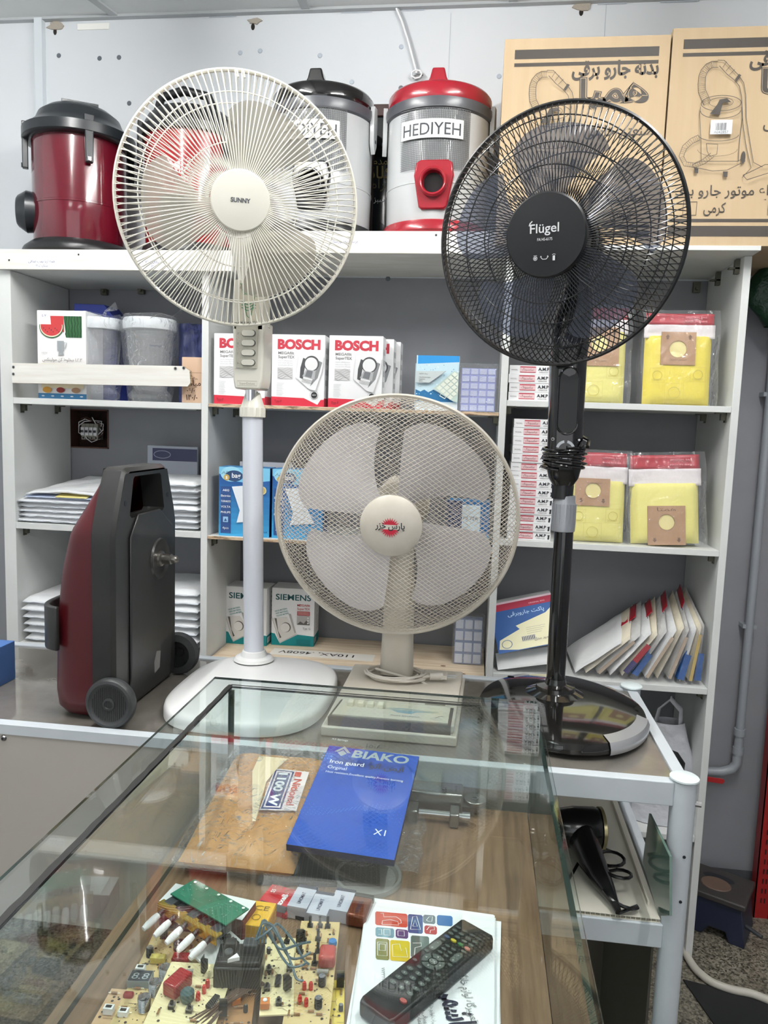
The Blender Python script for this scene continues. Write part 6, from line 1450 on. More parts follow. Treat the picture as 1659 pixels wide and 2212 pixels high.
mb.grid(lambda u, v: (f0(u, v)[0], f0(u, v)[1], max(ZW+.002, f0(u, v)[2]+.004*noise.noise(Vector((u*7, v*7, 2)))*(1 if .05 < u < .95 and .05 < v < .95 else .1))), 44, 44, FILM2); mb.grid(wedge(-1, .007, -.001, 12), 30, 30, FILM2, flip=True); mb.build('plastic_bag', t)
# --- black mesh filters and crumpled clear bag under the blue box
DMESH = mat('dark_carbon_mesh', C8(52, 58, 62), .55, bump=.8, scale=500)
M, w_, d_ = qf([(600, 1800), (850, 1800), (800, 1930), (520, 1915)], ZW+.006)
t = thing('mesh_filter_pack', 'dark mesh filter sheets in a crumpled clear bag, under the blue box', 'filter pack', M=frame((M.translation.x, M.translation.y, ZW), 0)); W = WM[t.name]
Mi = frame((M.translation.x, M.translation.y, ZW), math.atan2(M[1][0], M[0][0]))
mb = MB(Mi); mb.box((0, 0.01, .004), (w_*.95, d_*.9, .006), DMESH); mb.build('mesh_sheet', t, bevel=.001)
mb = MB(Mi)
for k in range(22): mb.box((-w_*.45+w_*.9*k/21, .01, .0074), (.0008, d_*.86, .0008), mat('mesh_rib', C8(84, 92, 96), .4))
mb.build('mesh_ribs', t, smooth=0)
q = Pz(795, 1900)
mb = MB(frame((q.x, q.y, ZW))); mb.lathe([(1e-4, .003), (.038, .0035), (.042, .008), (.046, .008), (.047, .002)], mat('clear_grey_disc', (.62, .66, .66), .15, alpha=.35), seg=40); mb.build('round_filter', t)
q = Pz(872, 1850)
mb = MB(frame((q.x-.02, q.y+.01, ZW+.001))); mb.grid(lambda u, v: (-.075+.12*u+.008*noise.noise(Vector((u*5, v*5, 1))), -.06+.17*v+.008*noise.noise(Vector((u*5, v*5, 7))), .006+.010*abs(noise.noise(Vector((u*4, v*4, 3))))), 26, 30, FILM2); mb.build('plastic_bag', t)
# --- blue iron guard box
M2b, w_, d_ = tilt_frame((-.235, .945, .913), (-.087, .937, .911), (-.238, 1.170, .957))
BLUEC = mat('iron_guard_blue', C8(10, 76, 178), .45)
t = thing('iron_guard_box', 'flat bright blue iron guard box with white print, lying on the tan parcel', 'box', M=M2b)
mb = MB(M2b); mb.box((0, 0, -.0055), (w_, d_, .010), ink(14, 26, 62)); cv = Canvas(mb, Matrix.Translation((0, 0, -.0003)))
X = lambda u: (u-.5)*w_; Z = lambda v: (.5-v)*d_
cv.rect(X(0), Z(1), X(1), Z(0), BLUEC)
BD = mat('deep_blue_print', C8(8, 58, 150), .45); BLt = mat('pale_blue_print', C8(70, 140, 220), .35); SVR = mat('foil_lettering', C8(200, 214, 214), .3, .5)
for k in range(9):
    for i in range(26):
        x = .02+.96*i/25; y = .60+.018*k+.05*math.sin(x*6+k*.12); cv.disc(X(x), Z(y), .0007, BLt, seg=5) if (i+k) % 2 == 0 else None
for k in range(12): cv.disc(X(.02+.03*(k % 4)), Z(.18+.03*(k//4)), .0014, BLt, seg=6)
cv.poly([(X(.12), Z(.155)), (X(.21), Z(.085)), (X(.30), Z(.155)), (X(.26), Z(.155)), (X(.21), Z(.115)), (X(.16), Z(.155))][::-1], SVR); cv.poly([(X(.16), Z(.165)), (X(.21), Z(.13)), (X(.26), Z(.165)), (X(.21), Z(.20))][::-1], SVR)
cv.text(X(.62), Z(.195), 'BIAKO', .026, SVR, .03, fit=w_*.60, sh=.08)
cv.text(X(.12), Z(.285), 'Iron guard', .0125, WHITE, .01, align='l', fit=w_*.36); cv.text(X(.12), Z(.345), 'Orginal', .0105, WHITE, .0, align='l', fit=w_*.20); cv.text(X(.12), Z(.39), 'Heat resistant,Excellent quality,Prevent burning', .0065, WHITE, align='l', fit=w_*.80)
cv.text(X(.83), Z(.90), 'X1', .016, WHITE, .0); cv.text(X(.04), Z(.028), 'X3 Springs', .0062, WHITE, .0, align='l'); cv.text(X(.52), Z(.075), '١۵٠/-', .016, INK, .01); cv.text(X(.72), Z(.29), fa('ایمن اتو'), .017, INK, .01)
mb.build('carton_body', t, smooth=0)
mb = MB(M2b); mb.box((0, d_/2+.0004, -.0055), (w_*.98, .0006, .008), ink(20, 50, 110)); mb.build('tuck_flap', t, smooth=0)
# --- hasp padlock
LST = mat('brushed_lock_steel', C8(150, 150, 146), .28, .9); a, b = Pz(885, 1715), Pz(1000, 1725)
M = frame((a.x+.046, a.y-.048, ZW), math.atan2(b.y-a.y, b.x-a.x)) @ Matrix.Scale(1.22, 4); t = thing('padlock', 'steel block padlock with shackle bolt lying on the wood beside the blue box', 'padlock', M=M)
mb = MB(M); mb.box((.0, .004, .016), (.072, .034, .030), LST); cv = Canvas(mb, Matrix.Translation((0, .004, .031))); cv.text(.014, -.008, 'ALISA', .008, INK, .01, rot=R(90), fit=.018); cv.text(.028, -.002, 'STAINLESS', .004, INK, rot=R(90), fit=.018)
mb.build('lock_body', t, bevel=.002)
mb = MB(M); mb.box((-.028, -.027, .010), (.014, .026, .016), LST); mb.box((.026, -.030, .010), (.012, .026, .018), LST); mb.build('jaw', t, bevel=.0015)
mb = MB(M); mb.cyl((-.02, -.028, .011), (.044, -.030, .011), .0045, CHROME, seg=16); mb.cyl((.036, -.030, .011), (.046, -.030, .011), .006, CHROME, seg=16); mb.build('shackle_bolt', t)
mb = MB(M); mb.cyl((.052, .004, .014), (.052, .004, .020), .015, LST, seg=28); mb.lathe([(.003, .0205), (.005, .0205)], CHROME, Matrix.Translation((.052, .004, 0)), 12); mb.build('end_lug', t, bevel=.001)
mb = MB(M); 
for k in range(2): mb.tube([(-.036-.006*math.sin(PI*i/8)*3, -.006+.010*k+.002, .022+.006*math.cos(PI*i/8)) for i in range(9)], .0028, CHROME, 8)
mb.build('shackle', t)

# --- battery blister row, boxes
def batt(M, body, txt, end, label, grp=None, name='battery'):
    t = thing(name, label, 'battery', M=M, group=grp)
    mb = MB(M); mb.box((0, 0, .0085), (.0258, .040, .0165), body); cv = Canvas(mb, Matrix.Translation((0, 0, .01675))); cv.text(.002, -.001, txt, .007, ink(60, 62, 90), .01, rot=R(90), fit=.024); mb.build('battery_body', t, bevel=.003, smooth=40)
    mb = MB(M); mb.box((0, .0235, .0085), (.0258, .007, .0165), end); 
    for dx in (-.0065, .0065): mb.cyl((dx, .027, .009), (dx, .031, .009), .0034, STEEL, seg=10)
    mb.build('terminal_end', t, bevel=.001); return t
NV = ink(34, 40, 62)
for i, (x, y, lab) in enumerate(((652, 1966, 'silver white nine volt battery, leftmost of three'), (692, 1981, 'silver white nine volt battery, middle of three and nearest the camera'), (737, 1973, 'silver white nine volt battery, rightmost of three, next to the dark copper one'))):
    q = Pz(x, y); batt(frame((q.x, q.y, ZW+.0005), R((-6, -4, -5)[i])), mat('silver_white_label', C8(206, 208, 222), .25, .2), 'UNOMAT', NV, lab, 'silver white nine volt batteries')
q = Pz(776, 1984); batt(frame((q.x, q.y, ZW+.0005), R(-6)), mat('copper_black_label', C8(120, 66, 46), .3, .3), 'DURACELL', BLACKP, 'dark copper nine volt battery touching the papers')
# red and black battery card behind the box
q = Pz(603, 1952); M = frame((q.x, q.y, ZW), R(-12)); t = thing('battery_card', 'red and black battery card lying behind the nine volt batteries', 'battery pack', M=M)
mb = MB(M); mb.box((0, 0, .0035), (.046, .05, .006), ink(186, 22, 34)); mb.box((.034, 0.004, .003), (.022, .05, .005), BLACKP); cv = Canvas(mb, Matrix.Translation((0, 0, .0067))); cv.text(.008, -.005, 'maxell', .011, WHITE, .03, rot=R(90), fit=.030); cv.text(-.012, .012, 'S5', .008, WHITE, .01, rot=R(90)); cv.rect(-.02, -.025, .02, -.012, ink(60, 56, 58)); mb.build('card', t, smooth=0)
mb = MB(M)
for k in range(2): mb.lathe([(.008, .0065), (.0075, .011), (.0065, .012), (1e-4, .012)], FILM2, M.inverted() @ M @ Matrix.Translation((-.010+.018*k, .014, 0)), 18)
mb.build('blister', t)
# white and maroon box carrying the green board
M, w_, d_ = qf([(375, 1908), (556, 1948), (520, 1988), (348, 1948)], ZW+.032); M.translation.z = ZW+.0005; t = thing('component_box', 'white box with maroon sides lying under the green circuit board', 'box', M=M)
mb = MB(M); mb.box((0, 0, .016), (w_, d_, .031), ink(96, 16, 28)); cv = Canvas(mb, Matrix.Translation((0, 0, .0316))); cv.rect(-w_/2, -d_/2, w_/2, d_/2, CARD); mb.build('carton_body', t, smooth=0, bevel=.0006)
mb = MB(M); mb.box((w_/2+.0004, 0, .016), (.0006, d_*.9, .026), ink(120, 30, 40)); mb.build('tuck_flap', t, smooth=0)
M, w_, d_ = qf([(535, 1944), (598, 1950), (572, 2004), (498, 1992)], ZW+.022); M.translation.z = ZW+.0005; t = thing('yellow_box', 'small yellow box with black certification marks between the circuit boards and batteries', 'box', M=M)
mb = MB(M); mb.box((0, 0, .011), (w_, d_, .021), ink(226, 176, 40)); cv = Canvas(mb, Matrix.Translation((0, 0, .0216))); cv.text(.006, .006, 'CE', .012, ink(120, 90, 20), fit=.018); cv.ring(.004, -.008, .005, .0008, ink(120, 90, 20)); cv.lines(-w_*.42, .0, .014, 6, .003, ink(150, 110, 30)); mb.build('carton_body', t, smooth=0, bevel=.0006)
mb = MB(M); mb.box((w_/2+.0004, 0, .011), (.0006, d_*.9, .018), ink(206, 150, 30)); mb.build('tuck_flap', t, smooth=0)

# --- printed circuit boards
TANP = mat('tan_phenolic_board', C8(218, 194, 142), .5, kind='noise', col2=C8(206, 180, 126), scale=9); CREP = mat('cream_phenolic_board', C8(232, 218, 172), .5); BRNP = mat('brown_phenolic_board', C8(168, 122, 76), .5, kind='noise', col2=C8(140, 98, 58), scale=12)
COP = mat('solder_tin', C8(196, 196, 190), .3, .7); LEDR = mat('red_led_plastic', C8(200, 34, 30), .2, coat=.4); REL = mat('dark_red_component', C8(150, 30, 34), .3, coat=.3)
HOLE = ink(50, 38, 28); BRZ = mat('brown_resistor', C8(150, 110, 70), .4)
def comp(t, M, kind, x, y, rot=0, s=1.0):
    T = M @ frame((x, y, .0018), rot); mb = MB(T)
    if kind == 'button':
        mb.box((0, 0, .002), (.0062*s, .0062*s, .0036), BLACKP); mb.box((0, 0, .0042), (.0064*s, .0064*s, .0006), STEEL); mb.cyl((0, 0, .004), (0, 0, .0075), .0018*s, BLACKP, seg=12); mb.build('tact_button', t, smooth=30)
    elif kind == 'cap':
        mb.lathe([(.004*s, 0), (.0042*s, .001), (.004*s, .0105*s), (.0036*s, .0115*s)], ink(40, 40, 44), seg=18); mb.lathe([(.0036*s, .0115*s), (1e-4, .0112*s)], CHROME, seg=18); mb.build('capacitor', t)
    elif kind == 'redcap': mb.box((0, 0, .006*s), (.022*s, .014*s, .012*s), REL); mb.build('film_capacitor', t, bevel=.002)
    elif kind == 'bigcap': mb.box((0, 0, .008), (.019*s, .024*s, .015), mat('rose_red_epoxy', C8(176, 66, 58), .25, coat=.4)); mb.build('film_capacitor', t, bevel=.004, seg=3)
    elif kind == 'led': mb.lathe([(.0024, 0), (.0024, .006), (.0017, .0085), (1e-4, .009)], LEDR, seg=14); mb.build('red_led', t)
    elif kind == 'res':
        mb.cyl((-.0032*s, 0, .0016), (.0032*s, 0, .0016), .0012*s, BRZ, seg=8); mb.cyl((-.0065*s, 0, .0016), (.0065*s, 0, .0016), .0003, COP, seg=5); mb.build('resistor', t)
    elif kind == 'bres': mb.cyl((-.0065, 0, .003), (.0065, 0, .003), .0028, mat('grey_resistor', C8(150, 146, 140), .4), seg=14); mb.build('resistor', t)
    elif kind == 'ic': 
        mb.box((0, 0, .002), (.0065*s, .019*s, .0034), BLACKP)
        for k in range(7):
            for q in (-1, 1): mb.box((q*.0037*s, (-.0078+.0026*k)*s, .001), (.0012, .0008, .002), COP)
        mb.build('chip', t, smooth=0)
    elif kind == 'trans': mb.box((0, 0, .009), (.0085, .004, .012), BLACKP); mb.box((0, .0024, .012), (.0085, .0008, .016), STEEL); mb.build('transistor', t, smooth=0)
    elif kind == 'coil': 
        for k in range(9): mb.tube([(.0062*math.cos(2*PI*i/18), .0062*math.sin(2*PI*i/18), .0014+k*.0016) for i in range(18)], .0007, CHROME, 5, closed=True)
        mb.build('coil', t)
    elif kind == 'ind': mb.lathe([(.006, 0), (.0075, .004), (.0072, .010), (.004, .013), (1e-4, .013)], mat('slate_blue_toroid', C8(70, 96, 98), .3, coat=.3), seg=16); mb.build('inductor', t)
    elif kind == 'buzz': mb.lathe([(.0075, 0), (.0075, .007), (.006, .008), (.0012, .008), (1e-4, .007)], BLACKP, seg=22); mb.build('buzzer', t)
    elif kind == 'pot': mb.box((0, 0, .004), (.0095, .0095, .007), mat('orange_trimmer', C8(206, 120, 50), .4)); mb.cyl((0, 0, .0075), (0, 0, .009), .0025, WHITE, seg=10); mb.build('trimmer', t, bevel=.0008)
    elif kind == 'digit':
        mb.box((0, 0, .004), (.024, .017, .008), ink(140, 150, 150)); cv = Canvas(mb, Matrix.Translation((0, 0, .008))); cv.rect(-.0115, -.008, .0115, .008, ink(38, 42, 50)); cv.text(0, -.005, '8.8', .013, ink(160, 168, 170), .0, fit=.018, sh=.12); mb.build('digit_display', t, smooth=0)
    elif kind == 'post': mb.lathe([(.0022, 0), (.0018, .006), (.0018, .013), (1e-4, .013)], BLACKP, seg=10); mb.box((0, 0, .0012), (.0065, .0065, .002), BLACKP); mb.build('post_button', t)
    elif kind == 'conn': mb.box((0, 0, .004), (.010, .007, .007), WHITE); mb.box((0, 0, .0078), (.006, .003, .0008), HOLE); mb.build('connector', t, smooth=0)
    elif kind == 'bluecap': mb.lathe([(.0045, .001), (.0052, .004), (.0045, .007), (1e-4, .008)], mat('blue_ceramic', C8(40, 120, 190), .3), seg=14); mb.build('ceramic_capacitor', t)
    elif kind == 'yel': mb.box((0, 0, .004), (.017, .008, .008), mat('yellow_capacitor', C8(214, 196, 110), .4)); mb.build('film_capacitor', t, bevel=.001)
def pcb(label, M, w, d, m, comps, seed=0, cut=None, nres=10, name='circuit_board'):
    t = thing(name, label, 'circuit board', M=M, group='loose circuit boards in the counter'); mb = MB(M)
    out = cut or [(-w/2, -d/2), (w/2, -d/2), (w/2, d/2), (-w/2, d/2)]
    mb.prism(out, 0, .0016, m); cv = Canvas(mb, Matrix.Translation((0, 0, .0016))); q = random.Random(seed)
    for k in range(int(w*d*9000)):
        x, y = q.uniform(-.46, .46)*w, q.uniform(-.46, .46)*d; cv.k = .0002+.00001*(k % 9); cv.disc(x, y, q.choice((.0006, .0009, .0016)), HOLE, seg=8)
    INK2 = ink(120, 96, 70)
    for k in range(8): x, y = q.uniform(-.4, .3)*w, q.uniform(-.4, .4)*d; cv.k = .00035+.00001*k; cv.line([(x, y), (x+q.uniform(.004, .012), y), (x+.01, y+q.uniform(-.008, .008))], .0004, INK2)
    mb.build('board', t, smooth=0)
    for k in range(nres): comp(t, M, 'res', q.uniform(-.4, .4)*w, q.uniform(-.42, .42)*d, q.choice((0, PI/2)))
    for c in comps: comp(t, M, *c)
    return t
def bf(pts, z): return qf(pts, z)
M, w_, d_ = bf([(345, 2010), (485, 2022), (400, 2225), (222, 2225)], ZW+.004)
pcb('long tan circuit board with black buzzer and coils, lowest on the left', M, w_, d_, TANP, [('buzz', -.002, d_*.30), ('trans', -w_*.3, d_*.38), ('yel', -w_*.25, d_*.14), ('redcap', w_*.08, d_*.13, 0, .9), ('coil', -w_*.05, -.005), ('coil', -w_*.1, -.028), ('coil', -w_*.15, -.05), ('digit', -w_*.36, -d_*.08), ('res', 0, 0), ('bres', w_*.3, d_*.3, 1), ('conn', -w_*.42, d_*.02), ('cap', -w_*.4, d_*.2)], 3, nres=16)
M, w_, d_ = bf([(366, 2076), (500, 2092), (470, 2225), (312, 2225)], ZW+.020)
pcb('cream circuit board with red block and three red lights, on top of the tan board', M, w_, d_, CREP, [('redcap', -w_*.22, d_*.05, R(65), 1.25), ('bres', -w_*.18, d_*.30, R(10)), ('led', w_*.2, d_*.12), ('led', w_*.18, d_*.03), ('led', w_*.13, -d_*.08), ('ind', -w_*.02, -d_*.10), ('trans', w_*.08, d_*.33, R(80)), ('button', -w_*.2, -d_*.22), ('button', w_*.07, -d_*.26), ('ic', w_*.36, -d_*.12, R(-20), .9)], 5, nres=6)
M, w_, d_ = bf([(492, 2122), (575, 2118), (520, 2225), (440, 2225)], ZW+.012)
pcb('brown circuit board with small orange trimmer beside the bundle of wires', M, w_, d_, BRNP, [('pot', .0, .0, .4), ('cap', -.012, .012, 0, .6), ('cap', .012, -.012, 0, .6), ('post', .0, .02), ('trans', -.01, -.02), ('cap', .014, .012, 0, .5)], 7, nres=8)
M, w_, d_ = bf([(572, 2082), (640, 2076), (630, 2195), (556, 2195)], ZW+.014)
pcb('small pale circuit board with four push buttons and a chip', M, w_, d_, CREP, [('button', -w_*.30, d_*.30), ('button', w_*.34, d_*.30), ('button', -w_*.32, -d_*.05), ('button', w_*.05, -d_*.32), ('ic', 0, d_*.08, R(-5), .8), ('pot', -w_*.35, -d_*.36), ('trans', w_*.3, -d_*.1, R(40))], 9, nres=4)
M, w_, d_ = bf([(572, 2026), (650, 2030), (642, 2090), (566, 2085)], ZW+.006)
pcb('short cream circuit board with upright posts behind the four button board', M, w_, d_, CREP, [('post', -.01, .015), ('post', .004, .015), ('trans', .02, .01), ('post', .02, -.008), ('cap', -.014, -.005, 0, .6)], 11, nres=5)
M, w_, d_ = bf([(648, 1990), (729, 1996), (716, 2225), (612, 2225)], ZW+.012)
pcb('tall tan circuit board with big rose red block and blue capacitor, nearest the papers', M, w_, d_, TANP, [('post', -w_*.25, d_*.44), ('post', 0, d_*.44), ('post', w_*.2, d_*.44), ('post', -w_*.35, d_*.28), ('post', -w_*.0, d_*.30), ('post', -w_*.38, d_*.16), ('post', .002, d_*.17), ('bluecap', w_*.38, d_*.24), ('bigcap', w_*.30, d_*.07), ('bres', w_*.22, -d_*.04), ('cap', w_*.24, -d_*.14), ('cap', w_*.22, -d_*.33), ('led', -w_*.15, -d_*.18), ('led', w_*.0, -d_*.18), ('led', -w_*.2, -d_*.30), ('led', -w_*.05, -d_*.32), ('post', 0, d_*.05)], 13, nres=30)
M, w_, d_ = bf([(700, 2120), (736, 2120), (752, 2225), (690, 2225)], ZW+.003)
pcb('narrow yellow circuit board sticking out under the tall tan board', M, w_, d_, mat('yellow_phenolic_board', C8(222, 196, 90), .5), [('trans', w_*.3, d_*.3), ('cap', w_*.35, -.01, 0, .6)], 15, nres=3)
M, w_, d_ = bf([(255, 2135), (330, 2150), (290, 2230), (175, 2230)], ZW+.002)
pcb('pinkish circuit board with white connectors at the lower left of the heap', M, w_, d_, mat('pinkish_phenolic_board', C8(206, 170, 132), .5), [('conn', -w_*.25, -d_*.1), ('conn', .005, -d_*.15), ('cap', .02, .005), ('redcap', .0, d_*.3, 0, .5)], 17, nres=5)
# white plate board under the relay
M, w_, d_ = bf([(520, 2010), (570, 2050), (440, 2090), (405, 2050)], ZW+.016)
t = thing('switch_plate', 'white plate with black clips lying under the black relay block', 'plate', M=M); mb = MB(M); mb.prism([(-w_/2, -d_/2), (w_/2, -d_/2), (w_/2, d_/2), (w_*.2, d_/2), (w_*.1, d_*.3), (-w_/2, d_*.3)], 0, .003, CARD); mb.build('plate', t, smooth=0)
for k in range(4): mb = MB(M); mb.box((-w_*.3+w_*.2*k, d_*.1, .007), (.004, .008, .008), BLACKP); mb.build('clip', t, smooth=0)
# black relay block with blue-grey wires
q = Pz(518, 2090, ZW+.03); M = frame((q.x, q.y, ZW+.020), R(8)); t = thing('relay_block', 'black relay block with grey blue wires on top of the circuit boards', 'relay', M=M)
mb = MB(M); mb.box((0, 0, .012), (.050, .040, .024), BLACKP); mb.box((0, -.012, .026), (.046, .010, .006), BLACKP); mb.box((.010, .010, .028), (.016, .014, .012), DGREY); mb.box((-.012, .012, .028), (.012, .010, .010), BLACKP); mb.cyl((-.012, 0, .024), (-.012, 0, .030), .005, DGREY, seg=14); mb.build('housing', t, bevel=.0015)
mb = MB(M); mb.prism([(-.01, -.004), (.002, 0), (-.002, .006)], 0, .004, CARD, Matrix.Translation((.0, -.014, .029))); mb.build('lever', t)
WB = mat('grey_blue_wire', C8(84, 106, 116), .4); 
for k in range(5):
    q2 = random.Random(k+2); mb = MB(M)
    pts = [(.010+.004*k, .012, .030)]
    for i in range(7): pts.append((.022+.009*i+q2.uniform(-.003, .003), .014+.014*math.sin(i*.8+k*.5)-.005*i*(k % 2), .040+.008*math.sin(i*.8+k)-.003*i))
    sm = []
    for i in range(len(pts)-1):
        for j in range(4):
            t_ = j/4; a = pts[max(0, i-1)]; b = pts[i]; c = pts[i+1]; d = pts[min(len(pts)-1, i+2)]
            sm.append(tuple(.5*((2*b[n_])+(-a[n_]+c[n_])*t_+(2*a[n_]-5*b[n_]+4*c[n_]-d[n_])*t_*t_+(-a[n_]+3*b[n_]-3*c[n_]+d[n_])*t_**3) for n_ in range(3)))
    mb.tube(sm, .0013, WB, 6); mb.build('wire', t)
# bundle of brown wires
q = Pz(500, 2160, ZW+.02); mb = MB(frame((q.x, q.y, ZW+.016), R(62)))
for k in range(14): q2 = random.Random(k); o = q2.uniform(-.01, .01); mb.tube([(-.045, o*1.4, .002+q2.uniform(0, .004)), (-.01, o*.6, .005+q2.uniform(0, .004)), (.02, o*.8, .005), (.04, o*1.5, .002)], .0009, mat('brown_lead_wire', C8(96, 74, 62), .5), 5)
o = mb.build('wire_bundle'); tag(o, 'bundle of thin brown lead wires lying between two circuit boards', 'wires')
# green keyboard board with gold bar and white levers
M, w_, d_ = bf([(412, 1898), (527, 1960), (498, 2004), (376, 1934)], ZW+.050)
t = thing('switch_board', 'green circuit board with gold switch bar and white levers, on the white box', 'circuit board', M=M)
GRN = mat('green_solder_mask', C8(40, 118, 92), .3, coat=.3); mb = MB(M); mb.box((0, 0, 0), (w_, d_, .0016), GRN); cv = Canvas(mb, Matrix.Translation((0, 0, .0008))); q2 = random.Random(2); TR = ink(70, 160, 128)
for k in range(12): x, y = q2.uniform(-.42, .36)*w_, q2.uniform(-.35, .35)*d_; cv.line([(x, y), (x+q2.uniform(.004, .012), y), (x+q2.uniform(.008, .014), y+q2.uniform(-.005, .005))], .0006, TR)
for k in range(5): cv.disc(-w_*.42+w_*.22*k, d_*.36, .0019, ink(226, 232, 226), seg=12)
for k in range(24): cv.k = .0006; cv.disc(q2.uniform(-.46, .46)*w_, q2.uniform(-.44, .44)*d_, .0007, COP, seg=7)
mb.build('board', t, smooth=0)
GOLDM = mat('gold_plated_steel', C8(206, 176, 84), .25, .8); mb = MB(M); mb.box((.0, -d_/2-.012, -.004), (w_*1.06, .009, .0016), GOLDM); mb.box((.0, -d_/2-.0165, -.009), (w_*1.06, .0012, .010), GOLDM); mb.build('gold_bar', t, smooth=0)
for k in range(5):
    x = -w_*.42+w_*.21*k; mb = MB(M); mb.box((x, -d_/2+.000, -.0075), (.013, .022, .010), BLACKP if k % 2 else DGREY); mb.build('switch_body', t, bevel=.001)
    mb = MB(M); mb.cyl((x, -d_/2-.016, -.009), (x, -d_/2-.026, -.012), .0034, BLACKP, seg=10); mb.lathe([(.0036, 0), (.0044, .006), (.0042, .016), (.003, .022), (1e-4, .0225)], WHITE, M.inverted() @ M @ Matrix.Translation((x, -d_/2-.024, -.011)) @ Matrix.Rotation(R(105), 4, 'X') @ Matrix.Rotation(0, 4, 'Z'), 14); mb.build('lever', t)

# --- stack of flyers and the remote control
PAPER = mat('flyer_paper', C8(238, 239, 242), .6)
pc = [Pz(793, 1952), Pz(1068, 1992), Pz(1066, 2330), Pz(748, 2330)]; q2 = random.Random(6)
cen = (pc[0]+pc[1]+pc[2]+pc[3])/4; NP = 8
for i in range(NP):
    z = ZW+.0005+i*.0011; rz = R(q2.uniform(-3.2, 1.2)) if i < NP-1 else 0; dx, dy = (q2.uniform(-.004, .009), q2.uniform(-.004, .004)) if i < NP-1 else (0, 0)
    W = frame((cen.x+dx, cen.y+dy, z), rz)
    lab = 'top white flyer of the paper stack, printed with coloured appliance icons' if i == NP-1 else 'white flyer in the paper stack under the remote, %s' % ordn(i, NP+1)
    mb = MB(W)
    pts = [(p.x-cen.x, p.y-cen.y) for p in pc][::-1]
    mb.prism(pts, 0, .0009, PAPER)
    if i == NP-1:
        zt2 = z+.0009; mb.M = Matrix(); cv = Canvas(mb, Matrix.Translation((0, 0, zt2))); cv.k = .00005; cv.step = .00004
        def g(x, y): p = P(640+x/2.9625, 1880+y/2.9625, Z=zt2); return (p.x, p.y)
        def rr(x0, y0, x1, y1, c, sk=0):
            a, b, c_, d = (x0, y0), (x1, y0+sk), (x1, y1+sk), (x0, y1); e = 9; L = []
            for (p, nx_, pr) in ((a, b, d), (b, c_, a), (c_, d, b), (d, a, c_)):
                for qd in (pr, nx_):
                    l = math.hypot(qd[0]-p[0], qd[1]-p[1]); L.append(g(p[0]+(qd[0]-p[0])*e/l, p[1]+(qd[1]-p[1])*e/l))
            cv.poly(L[::-1], ink(*c))
        rr(505, 262, 712, 350, (196, 74, 52), 18); rr(714, 280, 810, 400, (44, 78, 130), 8); rr(812, 284, 890, 340, (110, 124, 132), 6); rr(900, 286, 1000, 352, (60, 112, 170), 8); rr(820, 352, 900, 406, (170, 44, 48), 8)
        rr(507, 364, 626, 424, (110, 150, 164), 10); rr(636, 376, 716, 432, (92, 66, 116), 8); rr(508, 435, 595, 570, (128, 126, 66), 8); rr(600, 446, 726, 578, (208, 184, 44), 10); rr(733, 418, 850, 560, (84, 104, 98), 8)
        W_ = ink(232, 232, 228)
        for L in ([(540, 278), (556, 276), (560, 300), (640, 300), (668, 320), (672, 340), (650, 345)], [(548, 348), (552, 325), (600, 318), (650, 330), (656, 354), (548, 348)], [(730, 380), (745, 300), (770, 296), (795, 382), (730, 380)], [(745, 360), (760, 320), (775, 362), (745, 360)], [(832, 322), (850, 300), (872, 300), (868, 330), (846, 330), (832, 322)], [(835, 385), (850, 365), (882, 362), (884, 384), (860, 386), (856, 404)], [(524, 380), (545, 380), (548, 415), (524, 413)], [(560, 380), (600, 384), (600, 420), (560, 416), (560, 380)], [(650, 390), (690, 392), (692, 425), (650, 422), (650, 390)], [(520, 462), (580, 466), (582, 552), (520, 548), (520, 462)], [(530, 474), (570, 478), (570, 518), (530, 516), (530, 474)], [(615, 480), (660, 476), (672, 520), (700, 500), (712, 560), (618, 556), (615, 480)], [(745, 470), (800, 470), (800, 490), (760, 500), (756, 550)]): cv.line([g(*p) for p in L], .0008, W_)
        DT = ink(40, 42, 62); GT = ink(120, 122, 126)
        a, b = g(1040, 640), g(1130, 984); an = math.atan2(b[1]-a[1], b[0]-a[0]); m_ = g(1075, 805); cv.text(m_[0], m_[1], fa('تعمیرگاه لوازم خانگی'), .0125, GT, .0, rot=an, fit=math.hypot(b[0]-a[0], b[1]-a[1])*.95)
        a, b = g(925, 730), g(1010, 1080); an = math.atan2(b[1]-a[1], b[0]-a[0]); m_ = g(955, 905); cv.text(m_[0], m_[1], fa('هاشمی'), .040, DT, .03, rot=an, fit=math.hypot(b[0]-a[0], b[1]-a[1])*.9)
        for xx, tx in ((850, 'تعمیرات لوازم خانگی'), (800, 'جاروبرقی و پنکه'), (760, 'قطعات یدکی')): a, b = g(xx, 830), g(xx+30, 1010); an = math.atan2(b[1]-a[1], b[0]-a[0]); m_ = g(xx+12, 930); cv.text(m_[0], m_[1], fa(tx), .006, GT, .0, rot=an, fit=math.hypot(b[0]-a[0], b[1]-a[1]))
        for xx, tx in ((540, '٠٢٥-٣٣٣٣٧٧'), (625, 'تلفن')): a, b = g(xx, 620), g(xx+6, 770); an = math.atan2(b[1]-a[1], b[0]-a[0]); m_ = g(xx+5, 690); cv.text(m_[0], m_[1], fa(tx), .006, GT, .0, rot=an)
    o = mb.build('flyer', Mroot=W, smooth=0); tag(o, lab, 'paper', 'flyers stacked under the remote control' if i < NP-1 else None)
zr = ZW+.0005+NP*.0011+.001
M, w_, d_ = qf([(966, 1966), (1052, 2020), (878, 2232), (792, 2178)], zr+.016); w_ = .047; M.translation.z = zr
rc = thing('remote_control', 'black television remote control lying diagonally on the paper stack', 'remote control', M=M); RB = mat('remote_black', C8(32, 34, 33), .42)
